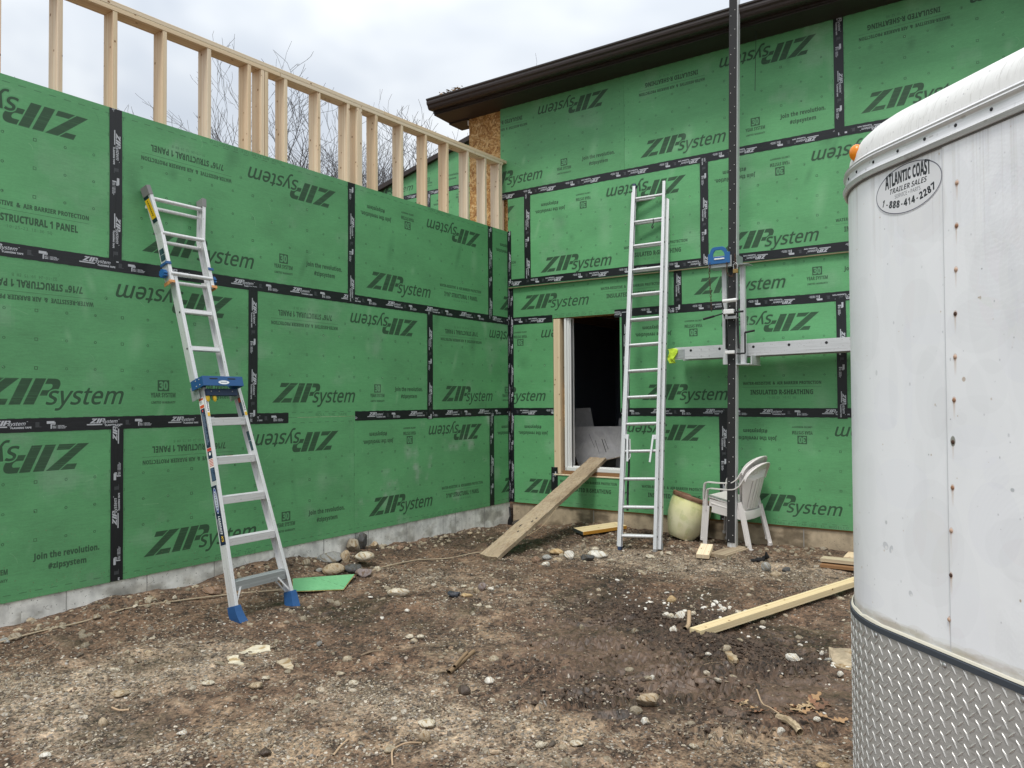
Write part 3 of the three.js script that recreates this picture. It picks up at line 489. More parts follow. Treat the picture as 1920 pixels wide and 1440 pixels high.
{
  // one sheet: fine in the yard, coarser towards the horizon
  const axis = (a, b, step) => { const v = []; for (let x = a; x <= b + 1e-6; x += step) v.push(x); let s = step; const lo = [], hi = []; let p = a, q = b; for (let k = 0; k < 22; k++) { s *= 1.45; p -= s; q += s; lo.unshift(p); hi.push(q); } return [...lo, ...v, ...hi]; };
  const xs = axis(GX0, GX1, 0.0165), zs = axis(GZ0, GZ1, 0.0175), nx = xs.length, nz = zs.length;
  const pos = new Float32Array(nx * nz * 3), uv = new Float32Array(nx * nz * 2), idx = new Uint32Array((nx - 1) * (nz - 1) * 6);
  for (let j = 0, o = 0; j < nz; j++) for (let i = 0; i < nx; i++, o++) {
    const x = xs[i], z = zs[j], far = Math.abs(x - 3) > 12 || Math.abs(z - 4) > 14;
    pos[3 * o] = x; pos[3 * o + 1] = far ? -0.25 : groundH(x, z); pos[3 * o + 2] = z; uv[2 * o] = (x - GX0) / (GX1 - GX0); uv[2 * o + 1] = (z - GZ0) / (GZ1 - GZ0);
  }
  let k = 0; for (let j = 0; j < nz - 1; j++) for (let i = 0; i < nx - 1; i++) { const a = j * nx + i, b = a + 1, c = a + nx, d = c + 1; idx[k++] = a; idx[k++] = c; idx[k++] = b; idx[k++] = b; idx[k++] = c; idx[k++] = d; }
  const g = new THREE.BufferGeometry(); g.setAttribute('position', new THREE.BufferAttribute(pos, 3)); g.setAttribute('uv', new THREE.BufferAttribute(uv, 2)); g.setIndex(new THREE.BufferAttribute(idx, 1)); g.computeVertexNormals();
  // colour, roughness and fine relief, computed over the yard
  const W = 2048, H = 2048, col = new Uint8Array(W * H * 4), rough = new Uint8Array(W * H), bump = new Uint8Array(W * H);
  const lin = (v) => Math.round(255 * (v <= 0.0031308 ? 12.92 * v : 1.055 * Math.pow(v, 1 / 2.4) - 0.055));
  const lut = new Uint8Array(1025); for (let i = 0; i <= 1024; i++) lut[i] = lin(i / 1024);
  const mg = 256, mw = new Float32Array(mg * mg), mgv = new Float32Array(mg * mg), ms = new Float32Array(mg * mg), mm = new Float32Array(mg * mg);
  for (let j = 0; j < mg; j++) for (let i = 0; i < mg; i++) { const x = GX0 + (i + 0.5) / mg * (GX1 - GX0), z = GZ0 + (j + 0.5) / mg * (GZ1 - GZ0); mw[j * mg + i] = mWet(x, z); mgv[j * mg + i] = mGrav(x, z); ms[j * mg + i] = mSand(x, z); mm[j * mg + i] = mSmooth(x, z); }
  const bil = (a, u, v) => { u = clamp(u * mg - 0.5, 0, mg - 1.001); v = clamp(v * mg - 0.5, 0, mg - 1.001); const i = u | 0, j = v | 0, f = u - i, e = v - j, p = j * mg + i; return a[p] * (1 - f) * (1 - e) + a[p + 1] * f * (1 - e) + a[p + mg] * (1 - f) * e + a[p + mg + 1] * f * e; };
  const cell = (x, z, size, dens, seed) => {                              // nearest grit grain of a jittered grid: 0 none, else tone
    const cx = Math.floor(x / size), cz = Math.floor(z / size); let best = 0, bt = 0;
    for (let a = -1; a <= 1; a++) for (let b = -1; b <= 1; b++) {
      const i = cx + a, j = cz + b, r = h2(i * 3 + seed, j); if (r > dens) continue;
      const px = (i + 0.2 + 0.6 * h2(i, j + seed)) * size, pz = (j + 0.2 + 0.6 * h2(i + seed, j * 5)) * size, rad = size * (0.2 + 0.26 * h2(i + 11, j + seed)), an = h2(i, j * 3 + seed) * 6.3, ca = Math.cos(an), sa = Math.sin(an), e = 0.6 + 0.5 * h2(i + 5, j);
      const u = ((x - px) * ca + (z - pz) * sa) / rad, v = (-(x - px) * sa + (z - pz) * ca) / (rad * e), d = 1 - (u * u + v * v); if (d > best) { best = d; bt = h2(i + 77, j + seed); }
    }
    return [best, bt];
  };
  for (let j = 0; j < H; j++) for (let i = 0; i < W; i++) {
    const u = (i + 0.5) / W, v = (j + 0.5) / H, x = GX0 + u * (GX1 - GX0), z = GZ0 + v * (GZ1 - GZ0), o = j * W + i;
    const n1 = fbm(x * 2.2, z * 2.2, 4), n2 = fbm(x * 9 + 7, z * 9, 4), n3_ = fbm(x * 46 + 3, z * 46 + 1, 3), n4 = h2(i, j);
    const sm = clamp(bil(mm, u, v) + (n1 - 0.5) * 0.5); let wet = clamp(bil(mw, u, v) * 1.0 + (n1 - 0.46) * 1.7 + (n2 - 0.5) * 0.6), gr = clamp(bil(mgv, u, v) + (n1 - 0.5) * 0.6 + (n2 - 0.5) * 0.8 - 0.12), sd = clamp(bil(ms, u, v) * 1.0 + (n2 - 0.5) * 0.9 - 0.18);
    wet = smooth(0.25, 0.7, wet); gr *= 1 - 0.6 * wet;
    let r = 0.124 + (0.058 - 0.124) * wet, gg = 0.076 + (0.0355 - 0.076) * wet, b = 0.047 + (0.0225 - 0.047) * wet;
    r += (0.44 - r) * 0.6 * gr; gg += (0.35 - gg) * 0.6 * gr; b += (0.25 - b) * 0.6 * gr;
    r += (0.38 - r) * 0.7 * sd; gg += (0.285 - gg) * 0.7 * sd; b += (0.185 - b) * 0.7 * sd;
    const n5 = fbm(x * 130 + 31, z * 130 + 5, 2); let k = 0.12 + 1.5 * n2 + 1.7 * (n3_ - 0.5) + 1.5 * (n5 - 0.5) + 0.16 * (n4 - 0.5), hgt = 0.42 + 0.6 * (n3_ - 0.5) + 0.35 * (n5 - 0.5) + 0.08 * (n4 - 0.5), ro = 0.92 - 0.42 * wet * smooth(0.35, 0.6, n1) + 0.1 * (n2 - 0.5);
    r += (0.128 - r) * 0.8 * sm; gg += (0.083 - gg) * 0.8 * sm; b += (0.056 - b) * 0.8 * sm; k += (0.75 + 0.5 * n2 - k) * 0.55 * sm; hgt += (0.45 - hgt) * 0.5 * sm; ro += (0.5 + 0.2 * (n3_ - 0.5) - ro) * sm;
    k = Math.max(0.18, k); r *= k; gg *= k; b *= k;
    const dens = (0.03 + 0.62 * gr * gr + 0.07 * (1 - wet) + 0.2 * sd) * (1 - 0.8 * sm);
    for (const [size, sdn, dm] of [[0.012, 3, 1], [0.03, 5, 0.55]]) {
      const [d, t] = cell(x, z, size, dens * dm, sdn); if (d > 0.05) {
        const e = smooth(0.05, 0.35, d), tn = 0.15 + 0.42 * t * t + 0.03 * (n4 - 0.5), warm = 0.75 + 0.2 * h2((t * 999) | 0, 3);
        r += (tn - r) * e; gg += (tn * (0.5 + 0.5 * warm) * 0.96 - gg) * e; b += (tn * warm * 0.9 - b) * e; hgt = Math.max(hgt, 0.45 + 0.5 * Math.sqrt(d) * (size > 0.02 ? 1 : 0.5)); ro = 0.8;
      }
    }
    col[4 * o] = lut[(clamp(r) * 1024) | 0]; col[4 * o + 1] = lut[(clamp(gg) * 1024) | 0]; col[4 * o + 2] = lut[(clamp(b) * 1024) | 0]; col[4 * o + 3] = 255;
    rough[o] = clamp(ro) * 255; bump[o] = clamp(hgt) * 255;
  }
  const mr = THREE.MirroredRepeatWrapping, exp1 = (a) => { const q = new Uint8Array(W * H * 4); for (let i = 0; i < W * H; i++) { q[4 * i] = q[4 * i + 1] = q[4 * i + 2] = a[i]; q[4 * i + 3] = 255; } return q; };
  const mat = std({ map: dataTex(W, H, col, true, mr), roughnessMap: dataTex(W, H, exp1(rough), false, mr), bumpMap: dataTex(W, H, exp1(bump), false, mr), bumpScale: 0.014, roughness: 1 });
  const m = shadows(new THREE.Mesh(g, mat)); m.name = 'ground'; m.userData = { label: 'muddy stony bare dirt yard with wet tracks and gravel patches', kind: 'structure' }; scene.add(m);
}

// ---------- stones ----------
const ico = new THREE.IcosahedronGeometry(1, 3), icoLow = new THREE.IcosahedronGeometry(1, 1), icoMid = new THREE.IcosahedronGeometry(1, 2);
function stoneGeo(base, seed, shape) {
  const g = mergeVertices((() => { const c = base.clone(); c.deleteAttribute('normal'); c.deleteAttribute('uv'); return c; })()), p = g.attributes.position, k = seed * 13.7;
  const planes = []; srand(4000 + seed); for (let i = 0; i < (shape === 'ang' ? 11 : shape === 'flat' ? 6 : 3); i++) { const v = new THREE.Vector3(rr(-1, 1), rr(-1, 1), rr(-1, 1)).normalize(); planes.push([v, rr(0.55, 0.85)]); }
  const v = new THREE.Vector3();
  for (let i = 0; i < p.count; i++) {
    v.fromBufferAttribute(p, i); for (const [n, d] of planes) { const s = v.dot(n); if (s > d) v.addScaledVector(n, (d - s) * (shape === 'ang' ? 0.95 : 0.7)); }
    const r = 1 + (fbm3(v.x * 1.1 + k, v.y * 1.1, v.z * 1.1, 2) - 0.5) * (shape === 'round' ? 0.3 : 0.5) + (fbm3(v.x * 4 + k, v.y * 4, v.z * 4, 2) - 0.5) * 0.12; v.multiplyScalar(r); p.setXYZ(i, v.x, v.y, v.z);
  }
  let out = g; if (shape === 'ang') out = toCreasedNormals(ni(g), 0.55); else { g.computeVertexNormals(); out = g; }
  const q = out.attributes.position, uv = new Float32Array(q.count * 2); for (let i = 0; i < q.count; i++) { uv[2 * i] = q.getX(i) * 0.4 + q.getY(i) * 0.23 + k; uv[2 * i + 1] = q.getZ(i) * 0.4 + q.getY(i) * 0.31; }
  out.setAttribute('uv', new THREE.BufferAttribute(uv, 2)); return out;
}
const stoneMap = (() => {
  const W = 512, d = new Uint8Array(W * W * 4);
  for (let j = 0; j < W; j++) for (let i = 0; i < W; i++) { const a = fbm(i / 60, j / 60, 4), b = fbm(i / 9 + 40, j / 9, 3), s = h2(i, j), dirt = smooth(0.55, 0.72, fbm(i / 34 + 9, j / 34 + 70, 4)), k = 0.7 + 0.3 * a + 0.2 * (b - 0.5) + (s > 0.95 ? -0.1 : 0) + 0.05 * s, o = (j * W + i) * 4; d[o] = clamp(255 * k * (1 - 0.18 * dirt), 0, 255); d[o + 1] = clamp(255 * k * (1 - 0.25 * dirt), 0, 255); d[o + 2] = clamp(255 * k * (1 - 0.36 * dirt), 0, 255); d[o + 3] = 255; }
  return dataTex(W, W, d, true, THREE.MirroredRepeatWrapping);
})();
const TONE = { slate: [0.26, 0.26, 0.25], taupe: [0.34, 0.29, 0.22], dark: [0.1, 0.1, 0.1], tan: [0.45, 0.36, 0.25], cream: [0.6, 0.54, 0.43], mauve: [0.28, 0.23, 0.22], rust: [0.3, 0.2, 0.14], white: [0.74, 0.71, 0.64], grey: [0.36, 0.36, 0.34], ochre: [0.55, 0.4, 0.22], tar: [0.035, 0.04, 0.055], wet: [0.085, 0.06, 0.045] };
const stoneMats = {}; for (const k in TONE) stoneMats[k] = std({ map: stoneMap, bumpMap: stoneMap, bumpScale: 0.003, color: new THREE.Color(...TONE[k].map((v) => v * 1.12)), roughness: k === 'wet' || k === 'tar' ? 0.5 : 0.85 });
const STONES = [
[0.20,3.37,0.223,0.075,'slate','flat','broad grey slab leaning on the concrete at the left of the rock pile'],
[0.05,2.93,0.149,0.094,'taupe','ang','squarish taupe rock at the back of the rock pile against the concrete'],
[0.05,2.80,0.095,0.114,'dark','ang','upright dark grey rock against the concrete behind the rock pile'],
[0.31,3.28,0.119,0.084,'tan','ang','blunt tan cobble in the middle of the rock pile'],
[0.48,3.21,0.196,0.079,'cream','flat','large cream cobble on top of the right side of the rock pile'],
[0.58,3.45,0.189,0.059,'dark','flat','long dark rock under the cream cobble in the rock pile'],
[0.53,3.63,0.196,0.075,'tan','round','speckled tan boulder behind the green offcut at the front of the pile'],
[0.75,3.47,0.157,0.062,'mauve','ang','purple grey lumpy rock at the front right of the rock pile'],
[0.69,3.24,0.066,0.030,'cream','round','small cream stone touching the cord end beside the rock pile'],
[0.10,2.68,0.095,0.057,'tan','ang','tan broken cobble in the dirt bank right of the rock pile'],
[0.24,2.43,0.074,0.044,'rust','round','reddish stone alone in the dirt bank along the concrete'],
[0.30,3.76,0.074,0.058,'taupe','ang','pale leaning shard in the dirt bank behind the right ladder foot'],
[0.29,4.71,0.183,0.052,'rust','ang','reddish brown rock in the dirt behind the left ladder rail'],
[0.22,5.01,0.046,0.036,'cream','ang','small pale chunk on the dirt bank left of the ladder'],
[0.29,5.65,0.069,0.026,'taupe','ang','pale chipped stone at the foot of the concrete on the far left'],
[1.53,3.85,0.161,0.052,'cream','long','long cream cobble with an orange end lying alone on the dirt'],
[1.91,3.59,0.122,0.048,'tar','ang','blue black tarry lump among the white stones in mid yard'],
[1.99,3.40,0.053,0.045,'tan','ang','blocky tan stone leaning on a mauve stone'],
[1.97,3.29,0.072,0.058,'mauve','round','mauve stone behind the blocky tan stone'],
[2.04,3.26,0.059,0.031,'white','ang','white stone right of the mauve stone'],
[2.01,3.55,0.087,0.026,'ochre','flat','flat yellowish stone right of the black lump'],
[1.77,3.29,0.060,0.023,'cream','flat','flat pale stone above the black lump'],
[1.82,3.45,0.067,0.023,'grey','flat','flat grey stone just behind the black lump'],
[2.26,3.72,0.050,0.021,'cream','round','left of two small pale stones below the tan and mauve pair'],
[2.36,3.73,0.058,0.021,'cream','round','right of two small pale stones below the tan and mauve pair'],
[1.88,4.13,0.037,0.021,'white','round','tiny white stone below the long cream cobble'],
[1.85,4.37,0.032,0.020,'white','ang','tiny white stone on bare brown dirt in mid yard'],
[1.36,4.00,0.039,0.018,'white','flat','small white flake left of the long cream cobble'],
[2.11,1.49,0.204,0.065,'white','long','long white rock tilted on a dark slab below the tall ladder'],
[2.10,1.69,0.129,0.064,'dark','ang','dark slab under the long white rock'],
[1.94,1.78,0.108,0.073,'white','ang','lumpy white rock at the right of the pale rock row'],
[1.93,2.21,0.082,0.039,'white','round','low white rock at the left of the pale rock row'],
[1.81,2.00,0.096,0.041,'grey','round','grey rock behind the low white rock'],
[1.90,1.94,0.096,0.036,'tan','round','flat tan rock in the middle of the pale rock row'],
[1.69,1.62,0.140,0.052,'ochre','flat','orange tan shard behind the pale rock row'],
[1.74,2.09,0.090,0.050,'rust','round','brown stone at the left end of the pale rock row'],
[2.34,1.66,0.058,0.036,'cream','ang','small cream stone at the right end of the long white rock'],
[1.84,1.30,0.057,0.063,'taupe','ang','upright brown grey stone behind the dark slab'],
[1.92,1.19,0.092,0.039,'cream','flat','cream stone behind the long white rock'],
[2.61,1.31,0.092,0.037,'cream','ang','cream stone in front of the feet of the tall ladder'],
[2.71,1.24,0.038,0.037,'cream','round','small upright pale stone by the right foot of the tall ladder'],
[2.71,1.04,0.077,0.033,'cream','ang','pale stone right of the tall ladder'],
[3.74,1.20,0.085,0.073,'grey','round','grey egg shaped stone by the black glove'],
[3.88,1.37,0.097,0.041,'tan','round','tan stone in front of the grey egg shaped stone'],
[3.92,1.18,0.084,0.038,'dark','ang','dark brown stone right of the tan stone by the glove'],
[4.02,0.13,0.083,0.038,'taupe','flat','flat taupe stone at the foot of the wall behind the board stack'],
[3.59,3.20,0.071,0.030,'white','ang','leftmost white rubble piece of the cluster at the timber end'],
[3.64,3.25,0.062,0.033,'cream','ang','cream rubble piece at the front left of the cluster by the timber end'],
[3.68,3.15,0.074,0.050,'white','ang','biggest white rubble piece in the middle of the cluster at the timber end'],
[3.73,3.06,0.063,0.037,'cream','ang','rightmost cream rubble piece of the cluster at the timber end'],
[3.72,3.38,0.060,0.029,'white','ang','lowest white rubble piece of the cluster at the timber end'],
[3.80,3.58,0.051,0.037,'white','ang','white stone alone below the rubble cluster at the timber end'],
[3.45,2.77,0.072,0.047,'ochre','ang','orange tan lump at the top of the rubble cluster'],
[3.88,2.79,0.057,0.027,'white','ang','small white stone above the middle of the pale timber'],
[3.99,2.79,0.064,0.034,'cream','ang','cream stone resting above the pale timber'],
[4.15,3.86,0.037,0.020,'white','ang','small white stone on the mud below the timber end'],
[4.59,3.57,0.093,0.039,'white','ang','large white chunk on the mud between timber and trailer'],
[4.77,3.46,0.059,0.025,'grey','ang','grey white stone under the bark slab by the trailer'],
[4.70,3.32,0.034,0.026,'white','round','small white stone above the bark slab by the trailer'],
[4.89,3.73,0.037,0.029,'white','ang','white stone below the bark slab by the trailer'],
[4.82,4.72,0.046,0.030,'white','ang','angular white stone below the grey driftwood piece'],
[4.93,4.48,0.040,0.018,'white','round','white stone at the right edge of the leaf litter'],
[4.86,5.09,0.030,0.018,'cream','round','cream stone at the bottom edge of the view'],
[5.06,4.94,0.061,0.022,'ochre','flat','flat tan stone at the bottom corner by the trailer'],
[4.14,4.73,0.130,0.058,'tan','ang','brown boulder half sunk in the tyre tracked mud'],
[4.23,4.97,0.053,0.027,'white','ang','angular white stone in front of the brown boulder'],
[4.01,4.39,0.028,0.023,'white','round','small white stone on smooth wet mud above the brown boulder'],
[3.92,5.45,0.050,0.025,'cream','round','rounded pale stone low in the middle foreground'],
[4.06,5.36,0.060,0.021,'cream','flat','flat pale stone in the middle foreground'],
[4.53,5.10,0.042,0.025,'cream','ang','pale chip in the right foreground mud'],
[3.25,4.94,0.055,0.029,'white','round','pale stone left of the dark hole in the dirt'],
[3.24,5.16,0.070,0.042,'wet','round','wet dark brown stone alone in the middle foreground'],
[3.33,5.58,0.098,0.029,'cream','flat','long flat pale stone in the lower foreground'],
[3.45,5.73,0.055,0.047,'tan','long','tan stone with roots in the lower foreground'],
[2.59,5.36,0.061,0.024,'cream','flat','flat pale stone left of centre in the foreground'],
[1.92,5.03,0.049,0.030,'slate','ang','blue grey stone on bare dirt right of the ladder'],
[2.42,4.59,0.050,0.027,'cream','flat','right of two flat pale stones side by side in the middle yard'],
[2.36,4.63,0.061,0.024,'cream','flat','left of two flat pale stones side by side in the middle yard'],
[2.14,5.62,0.056,0.021,'cream','ang','pale stone below the torn shingle pieces'],
[1.97,6.47,0.048,0.039,'tan','round','egg shaped tan stone in the left foreground'],
[1.32,6.07,0.057,0.024,'cream','ang','pale stone on the gravel in the left foreground'],
[1.67,6.22,0.097,0.022,'tan','flat','flat tan stone sunk in the left foreground dirt'],
[2.38,6.30,0.050,0.018,'white','flat','flat white stone left of the lower foreground'],
[2.13,6.82,0.053,0.025,'white','ang','white chunk in the bottom left corner'],
[2.23,5.75,0.075,0.036,'tan','flat','flat leaf shaped tan stone below the torn shingle'],
[1.93,5.86,0.070,0.018,'cream','ang','pale chip left of the torn shingle pieces'],
[1.17,5.77,0.065,0.026,'tan','ang','tan chunk on the gravel left of the ladder foot'],
[2.91,6.22,0.061,0.031,'wet','ang','dark clod of soil in the lower left foreground'],
[0.22,6.15,0.085,0.036,'taupe','ang','larger taupe stone at the foot of the concrete on the left edge'],
[0.24,6.22,0.070,0.036,'grey','ang','grey stone at the very left edge below the concrete'],
[0.22,6.01,0.058,0.025,'taupe','flat','flat taupe stone under the concrete near the left edge'],
[0.23,5.86,0.052,0.025,'taupe','ang','small taupe rubble under the concrete left of the chipped stone'],
[0.27,5.36,0.048,0.024,'cream','ang','cream rubble under the black vertical tape on the left'],
[0.35,4.46,0.063,0.030,'taupe','ang','taupe rubble between the two ladder feet by the concrete'],
[0.42,3.71,0.059,0.029,'grey','ang','grey rubble left of the speckled tan boulder'],
[0.24,1.68,0.074,0.037,'taupe','ang','taupe stone on the dirt bank far along the left concrete'],
[0.26,1.25,0.064,0.033,'tan','ang','tan stone on the dirt near the wall corner'],
[2.16,0.84,0.053,0.030,'cream','ang','cream stone behind the left foot of the tall ladder'],
[2.11,0.26,0.087,0.048,'wet','ang','dark clod behind the bottom rung of the tall ladder'],
];
STONES.forEach(([x, z, w, h, tone, shape, label], i) => {
  const g = stoneGeo(w > 0.05 ? ico : icoMid, i + 1, shape === 'long' ? 'round' : shape); srand(7000 + i);
  const dep = shape === 'long' ? 0.55 : rr(0.7, 0.95), hh = (shape === 'flat' ? h * 0.85 : h) * (label.includes('pile') ? 1.4 : 1.2);
  const geo = g; geo.scale(w / 1.86, hh / 1.7, w * dep / 1.86); geo.rotateY(rr(-0.5, 0.5) + 0.6);
  const group = label.startsWith('G:') ? label.slice(2) : null, m = solo('stone', group || label, 'stone', geo, stoneMats[tone], group);
  m.position.set(x, groundH(x, z) + hh * (shape === 'long' ? 0.42 : 0.34) + (label.includes('on top of') ? 0.055 : 0) + (label.includes('upright') ? 0.02 : 0), z);
  if (label.includes('tilted')) m.rotation.z = -0.2;
});

// small stuff of the yard: pebbles, clods of mud, straw and twig bits
{
  const gravel = new THREE.Group(); gravel.name = 'gravel'; gravel.userData = { label: 'loose pebbles and grit scattered over the dirt yard', category: 'gravel', kind: 'stuff' }; scene.add(gravel);
  const camx = camera.position.x, camz = camera.position.z, q = new THREE.Quaternion(), eu = new THREE.Euler(), mtx = new THREE.Matrix4(), pv = new THREE.Vector3(), sv = new THREE.Vector3(), c = new THREE.Color();
  const okSpot = (x, z) => x > 0.02 && z > 0.02 && !(x > 5.35 && z > 4.5 && z > x * 0.92 + 0.9);
  const scatter = (parent, name, geo, mat, n, seed, dens, size, tint, sink, flat) => {
    srand(seed); const im = shadows(new THREE.InstancedMesh(geo, mat, n)); im.name = name; im.userData = { kind: 'stuff' }; let k = 0, guard = 0;
    while (k < n && guard++ < n * 60) {
      const x = rr(0, 6.2), z = rr(0, 8.2); if (!okSpot(x, z) || rnd() > dens(x, z)) continue;
      const s = size(), near = Math.hypot(x - camx, z - camz); if (near < 1.4) continue;
      eu.set(rr(-0.5, 0.5), rr(0, 6.3), rr(-0.5, 0.5)); q.setFromEuler(eu); sv.set(s * rr(0.8, 1.4), s * flat * rr(0.7, 1.2), s * rr(0.7, 1.1)); pv.set(x, groundH(x, z) + sv.y * sink, z);
      im.setMatrixAt(k, mtx.compose(pv, q, sv)); im.setColorAt(k, tint(c)); k++;
    }
    im.count = k; parent.add(im);
  };
  const peb = std({ map: stoneMap, roughness: 0.85 }), pal = [[0.42, 0.36, 0.27], [0.33, 0.27, 0.2], [0.25, 0.22, 0.19], [0.5, 0.44, 0.35], [0.3, 0.22, 0.15], [0.55, 0.5, 0.41], [0.2, 0.17, 0.14], [0.7, 0.66, 0.58]];
  const tint = (c) => { const p = pal[Math.floor(rnd() ** 1.2 * 8)], k = rr(0.6, 1.1); return c.setRGB(p[0] * k, p[1] * k * 0.97, p[2] * k * 0.94); };
  const nearer = (x, z) => clamp(3.2 / (0.6 + Math.hypot(x - camx, z - camz)), 0.25, 1);
  const clump = (x, z) => smooth(0.42, 0.68, fbm(x * 3.1 + 60, z * 3.1 + 20, 4));
  for (let v = 0; v < 4; v++) {
    const g = stoneGeo(icoLow, 300 + v, v % 2 ? 'ang' : 'round');
    scatter(gravel, 'gravel', g, peb, 13000, 800 + v, (x, z) => clamp((0.1 + 0.8 * mGrav(x, z) + 0.35 * mSand(x, z)) * (1 - 0.8 * mWet(x, z)) * (1 - 0.8 * mSmooth(x, z)) * (0.2 + clump(x, z))) * nearer(x, z), () => 0.0025 + 0.0085 * Math.pow(rnd(), 2.4), tint, 0.2, 0.55);
    scatter(gravel, 'gravel', g, peb, 300, 820 + v, (x, z) => clamp(0.1 + 0.7 * mGrav(x, z) + 0.1 * clump(x, z)) * (1 - 0.6 * mWet(x, z)), () => 0.01 + 0.014 * Math.pow(rnd(), 2.5), tint, 0.2, 0.65);
    scatter(gravel, 'gravel', g, peb, 34, 830 + v, (x, z) => clamp(gauss(x, z, 3.6, 2.9, 0.5, 0.35) + gauss(x, z, 3.9, 3.0, 0.4, 0.3) + 0.8 * gauss(x, z, 4.9, 3.4, 0.25, 0.5)), () => 0.006 + 0.016 * Math.pow(rnd(), 2), (c) => { const k = rr(0.75, 1.05); return c.setRGB(k, k * 0.97, k * 0.9); }, 0.3, 0.7);
  }
  for (let v = 0; v < 3; v++) {
    const g = stoneGeo(icoMid, 340 + v, 'ang');
    scatter(gravel, 'gravel', g, peb, 330, 840 + v, (x, z) => clamp(0.9 * gauss(x, 0, 0.12, 0, 0.28, 1) * smooth(0.4, 1.2, z) + 0.8 * gauss(0, z, 0, 0.15, 1, 0.4) * smooth(0.2, 1.2, x) + 0.8 * gauss(x, z, 1.9, 1.5, 0.6, 0.35) + 0.6 * gauss(x, z, 2.0, 3.0, 0.4, 0.3) + 0.07) * (0.3 + clump(x + 2, z + 7)), () => 0.009 + 0.028 * Math.pow(rnd(), 2), (c) => { const k = rr(0.7, 1.5); return c.setRGB(0.36 * k, 0.31 * k, 0.23 * k); }, 0.0, 0.75);
  }
  const clods = new THREE.Group(); clods.name = 'mud_clods'; clods.userData = { label: 'crumbly dark clods of churned wet soil around the timber and tyre tracks', category: 'soil', kind: 'stuff' }; scene.add(clods);
  const soil = std({ color: new THREE.Color(1, 1, 1), roughness: 0.85 }), soilTint = (c) => { const k = rr(0.6, 1.6); return c.setRGB(0.058 * k, 0.039 * k, 0.027 * k); };
  for (let v = 0; v < 2; v++) {
    const g = stoneGeo(icoLow, 320 + v, 'ang');
    scatter(clods, 'mud_clods', g, soil, 3600, 850 + v, (x, z) => clamp(gauss(x, z, 4.2, 3.62, 0.38, 0.2) + 0.8 * gauss(x, z, 3.45, 3.25, 0.4, 0.25) + 0.35 * gauss(x, z, 4.0, 4.75, 0.6, 0.3) * clump(x, z) + 0.35 * gauss(x, z, 3.25, 4.7, 0.18, 0.15) + 0.12 * gauss(x, z, 0.1, 3.0, 0.4, 1.2) + 0.3 * gauss(x, z, 2.1, 0.2, 0.5, 0.3)), () => 0.004 + 0.017 * Math.pow(rnd(), 3), soilTint, -0.05, 0.7);
    scatter(clods, 'mud_clods', g, soil, 6500, 860 + v, (x, z) => clamp(0.08 + 0.3 * clump(x + 5, z + 3) + 0.4 * mWet(x, z) * clump(x, z)) * nearer(x, z), () => 0.003 + 0.013 * Math.pow(rnd(), 3), (c) => { const k = rr(0.7, 1.6); return c.setRGB(0.088 * k, 0.057 * k, 0.037 * k); }, 0, 0.65);
  }
  const straw = new THREE.Group(); straw.name = 'plant_debris'; straw.userData = { label: 'thin bits of straw, roots and bark strewn over the dirt', category: 'debris', kind: 'stuff' }; scene.add(straw);
  const sg = new THREE.CylinderGeometry(0.03, 0.02, 2, 4, 3); sg.rotateZ(Math.PI / 2); { const p = sg.attributes.position; for (let i = 0; i < p.count; i++) p.setZ(i, p.getZ(i) + 0.22 * p.getX(i) ** 2); } sg.computeVertexNormals();
  scatter(straw, 'plant_debris', sg, std({ roughness: 0.9 }), 900, 870, (x, z) => 0.3 + 0.7 * smooth(3.5, 6, z) * clump(x + 3, z), () => 0.01 + 0.03 * Math.pow(rnd(), 2), (c) => { const k = rr(0.4, 1.3); return c.setRGB(0.32 * k, 0.23 * k, 0.14 * k); }, 0.05, 1);
}

// ---------- left combination ladder ----------
function frameOf(name, label, category, pos, X, Y, group) {                // a thing whose local y runs up the leaning ladder, z out of its face
  const o = thing(name, label, category, pos, group), x = new THREE.Vector3(...X).normalize(), y = new THREE.Vector3(...Y); y.addScaledVector(x, -y.dot(x)).normalize(); const z = x.clone().cross(y);
  o.quaternion.setFromRotationMatrix(new THREE.Matrix4().makeBasis(x, y, z)); return o;
}
// channel rail from a to b (x, y, z of the outer front edge), flanges towards side s
function rail(a, b, fl, dep, s, th = 0.003) {
  const P = (p, dx, dz) => [p[0] + dx, p[1], p[2] + dz];
  return merge([beam(P(a, -s * fl / 2, -th / 2), P(b, -s * fl / 2, -th / 2), fl, th), beam(P(a, -s * fl / 2, -dep + th / 2), P(b, -s * fl / 2, -dep + th / 2), fl, th), beam(P(a, -s * th / 2, -dep / 2), P(b, -s * th / 2, -dep / 2), th, dep - 2 * th - 0.0004)]);
}
function labelTex(w, h, draw) { const [c, g] = canvas(w, h); draw(g, w, h); const t = tex(c, true, false); return std({ map: t, roughness: 0.45 }); }
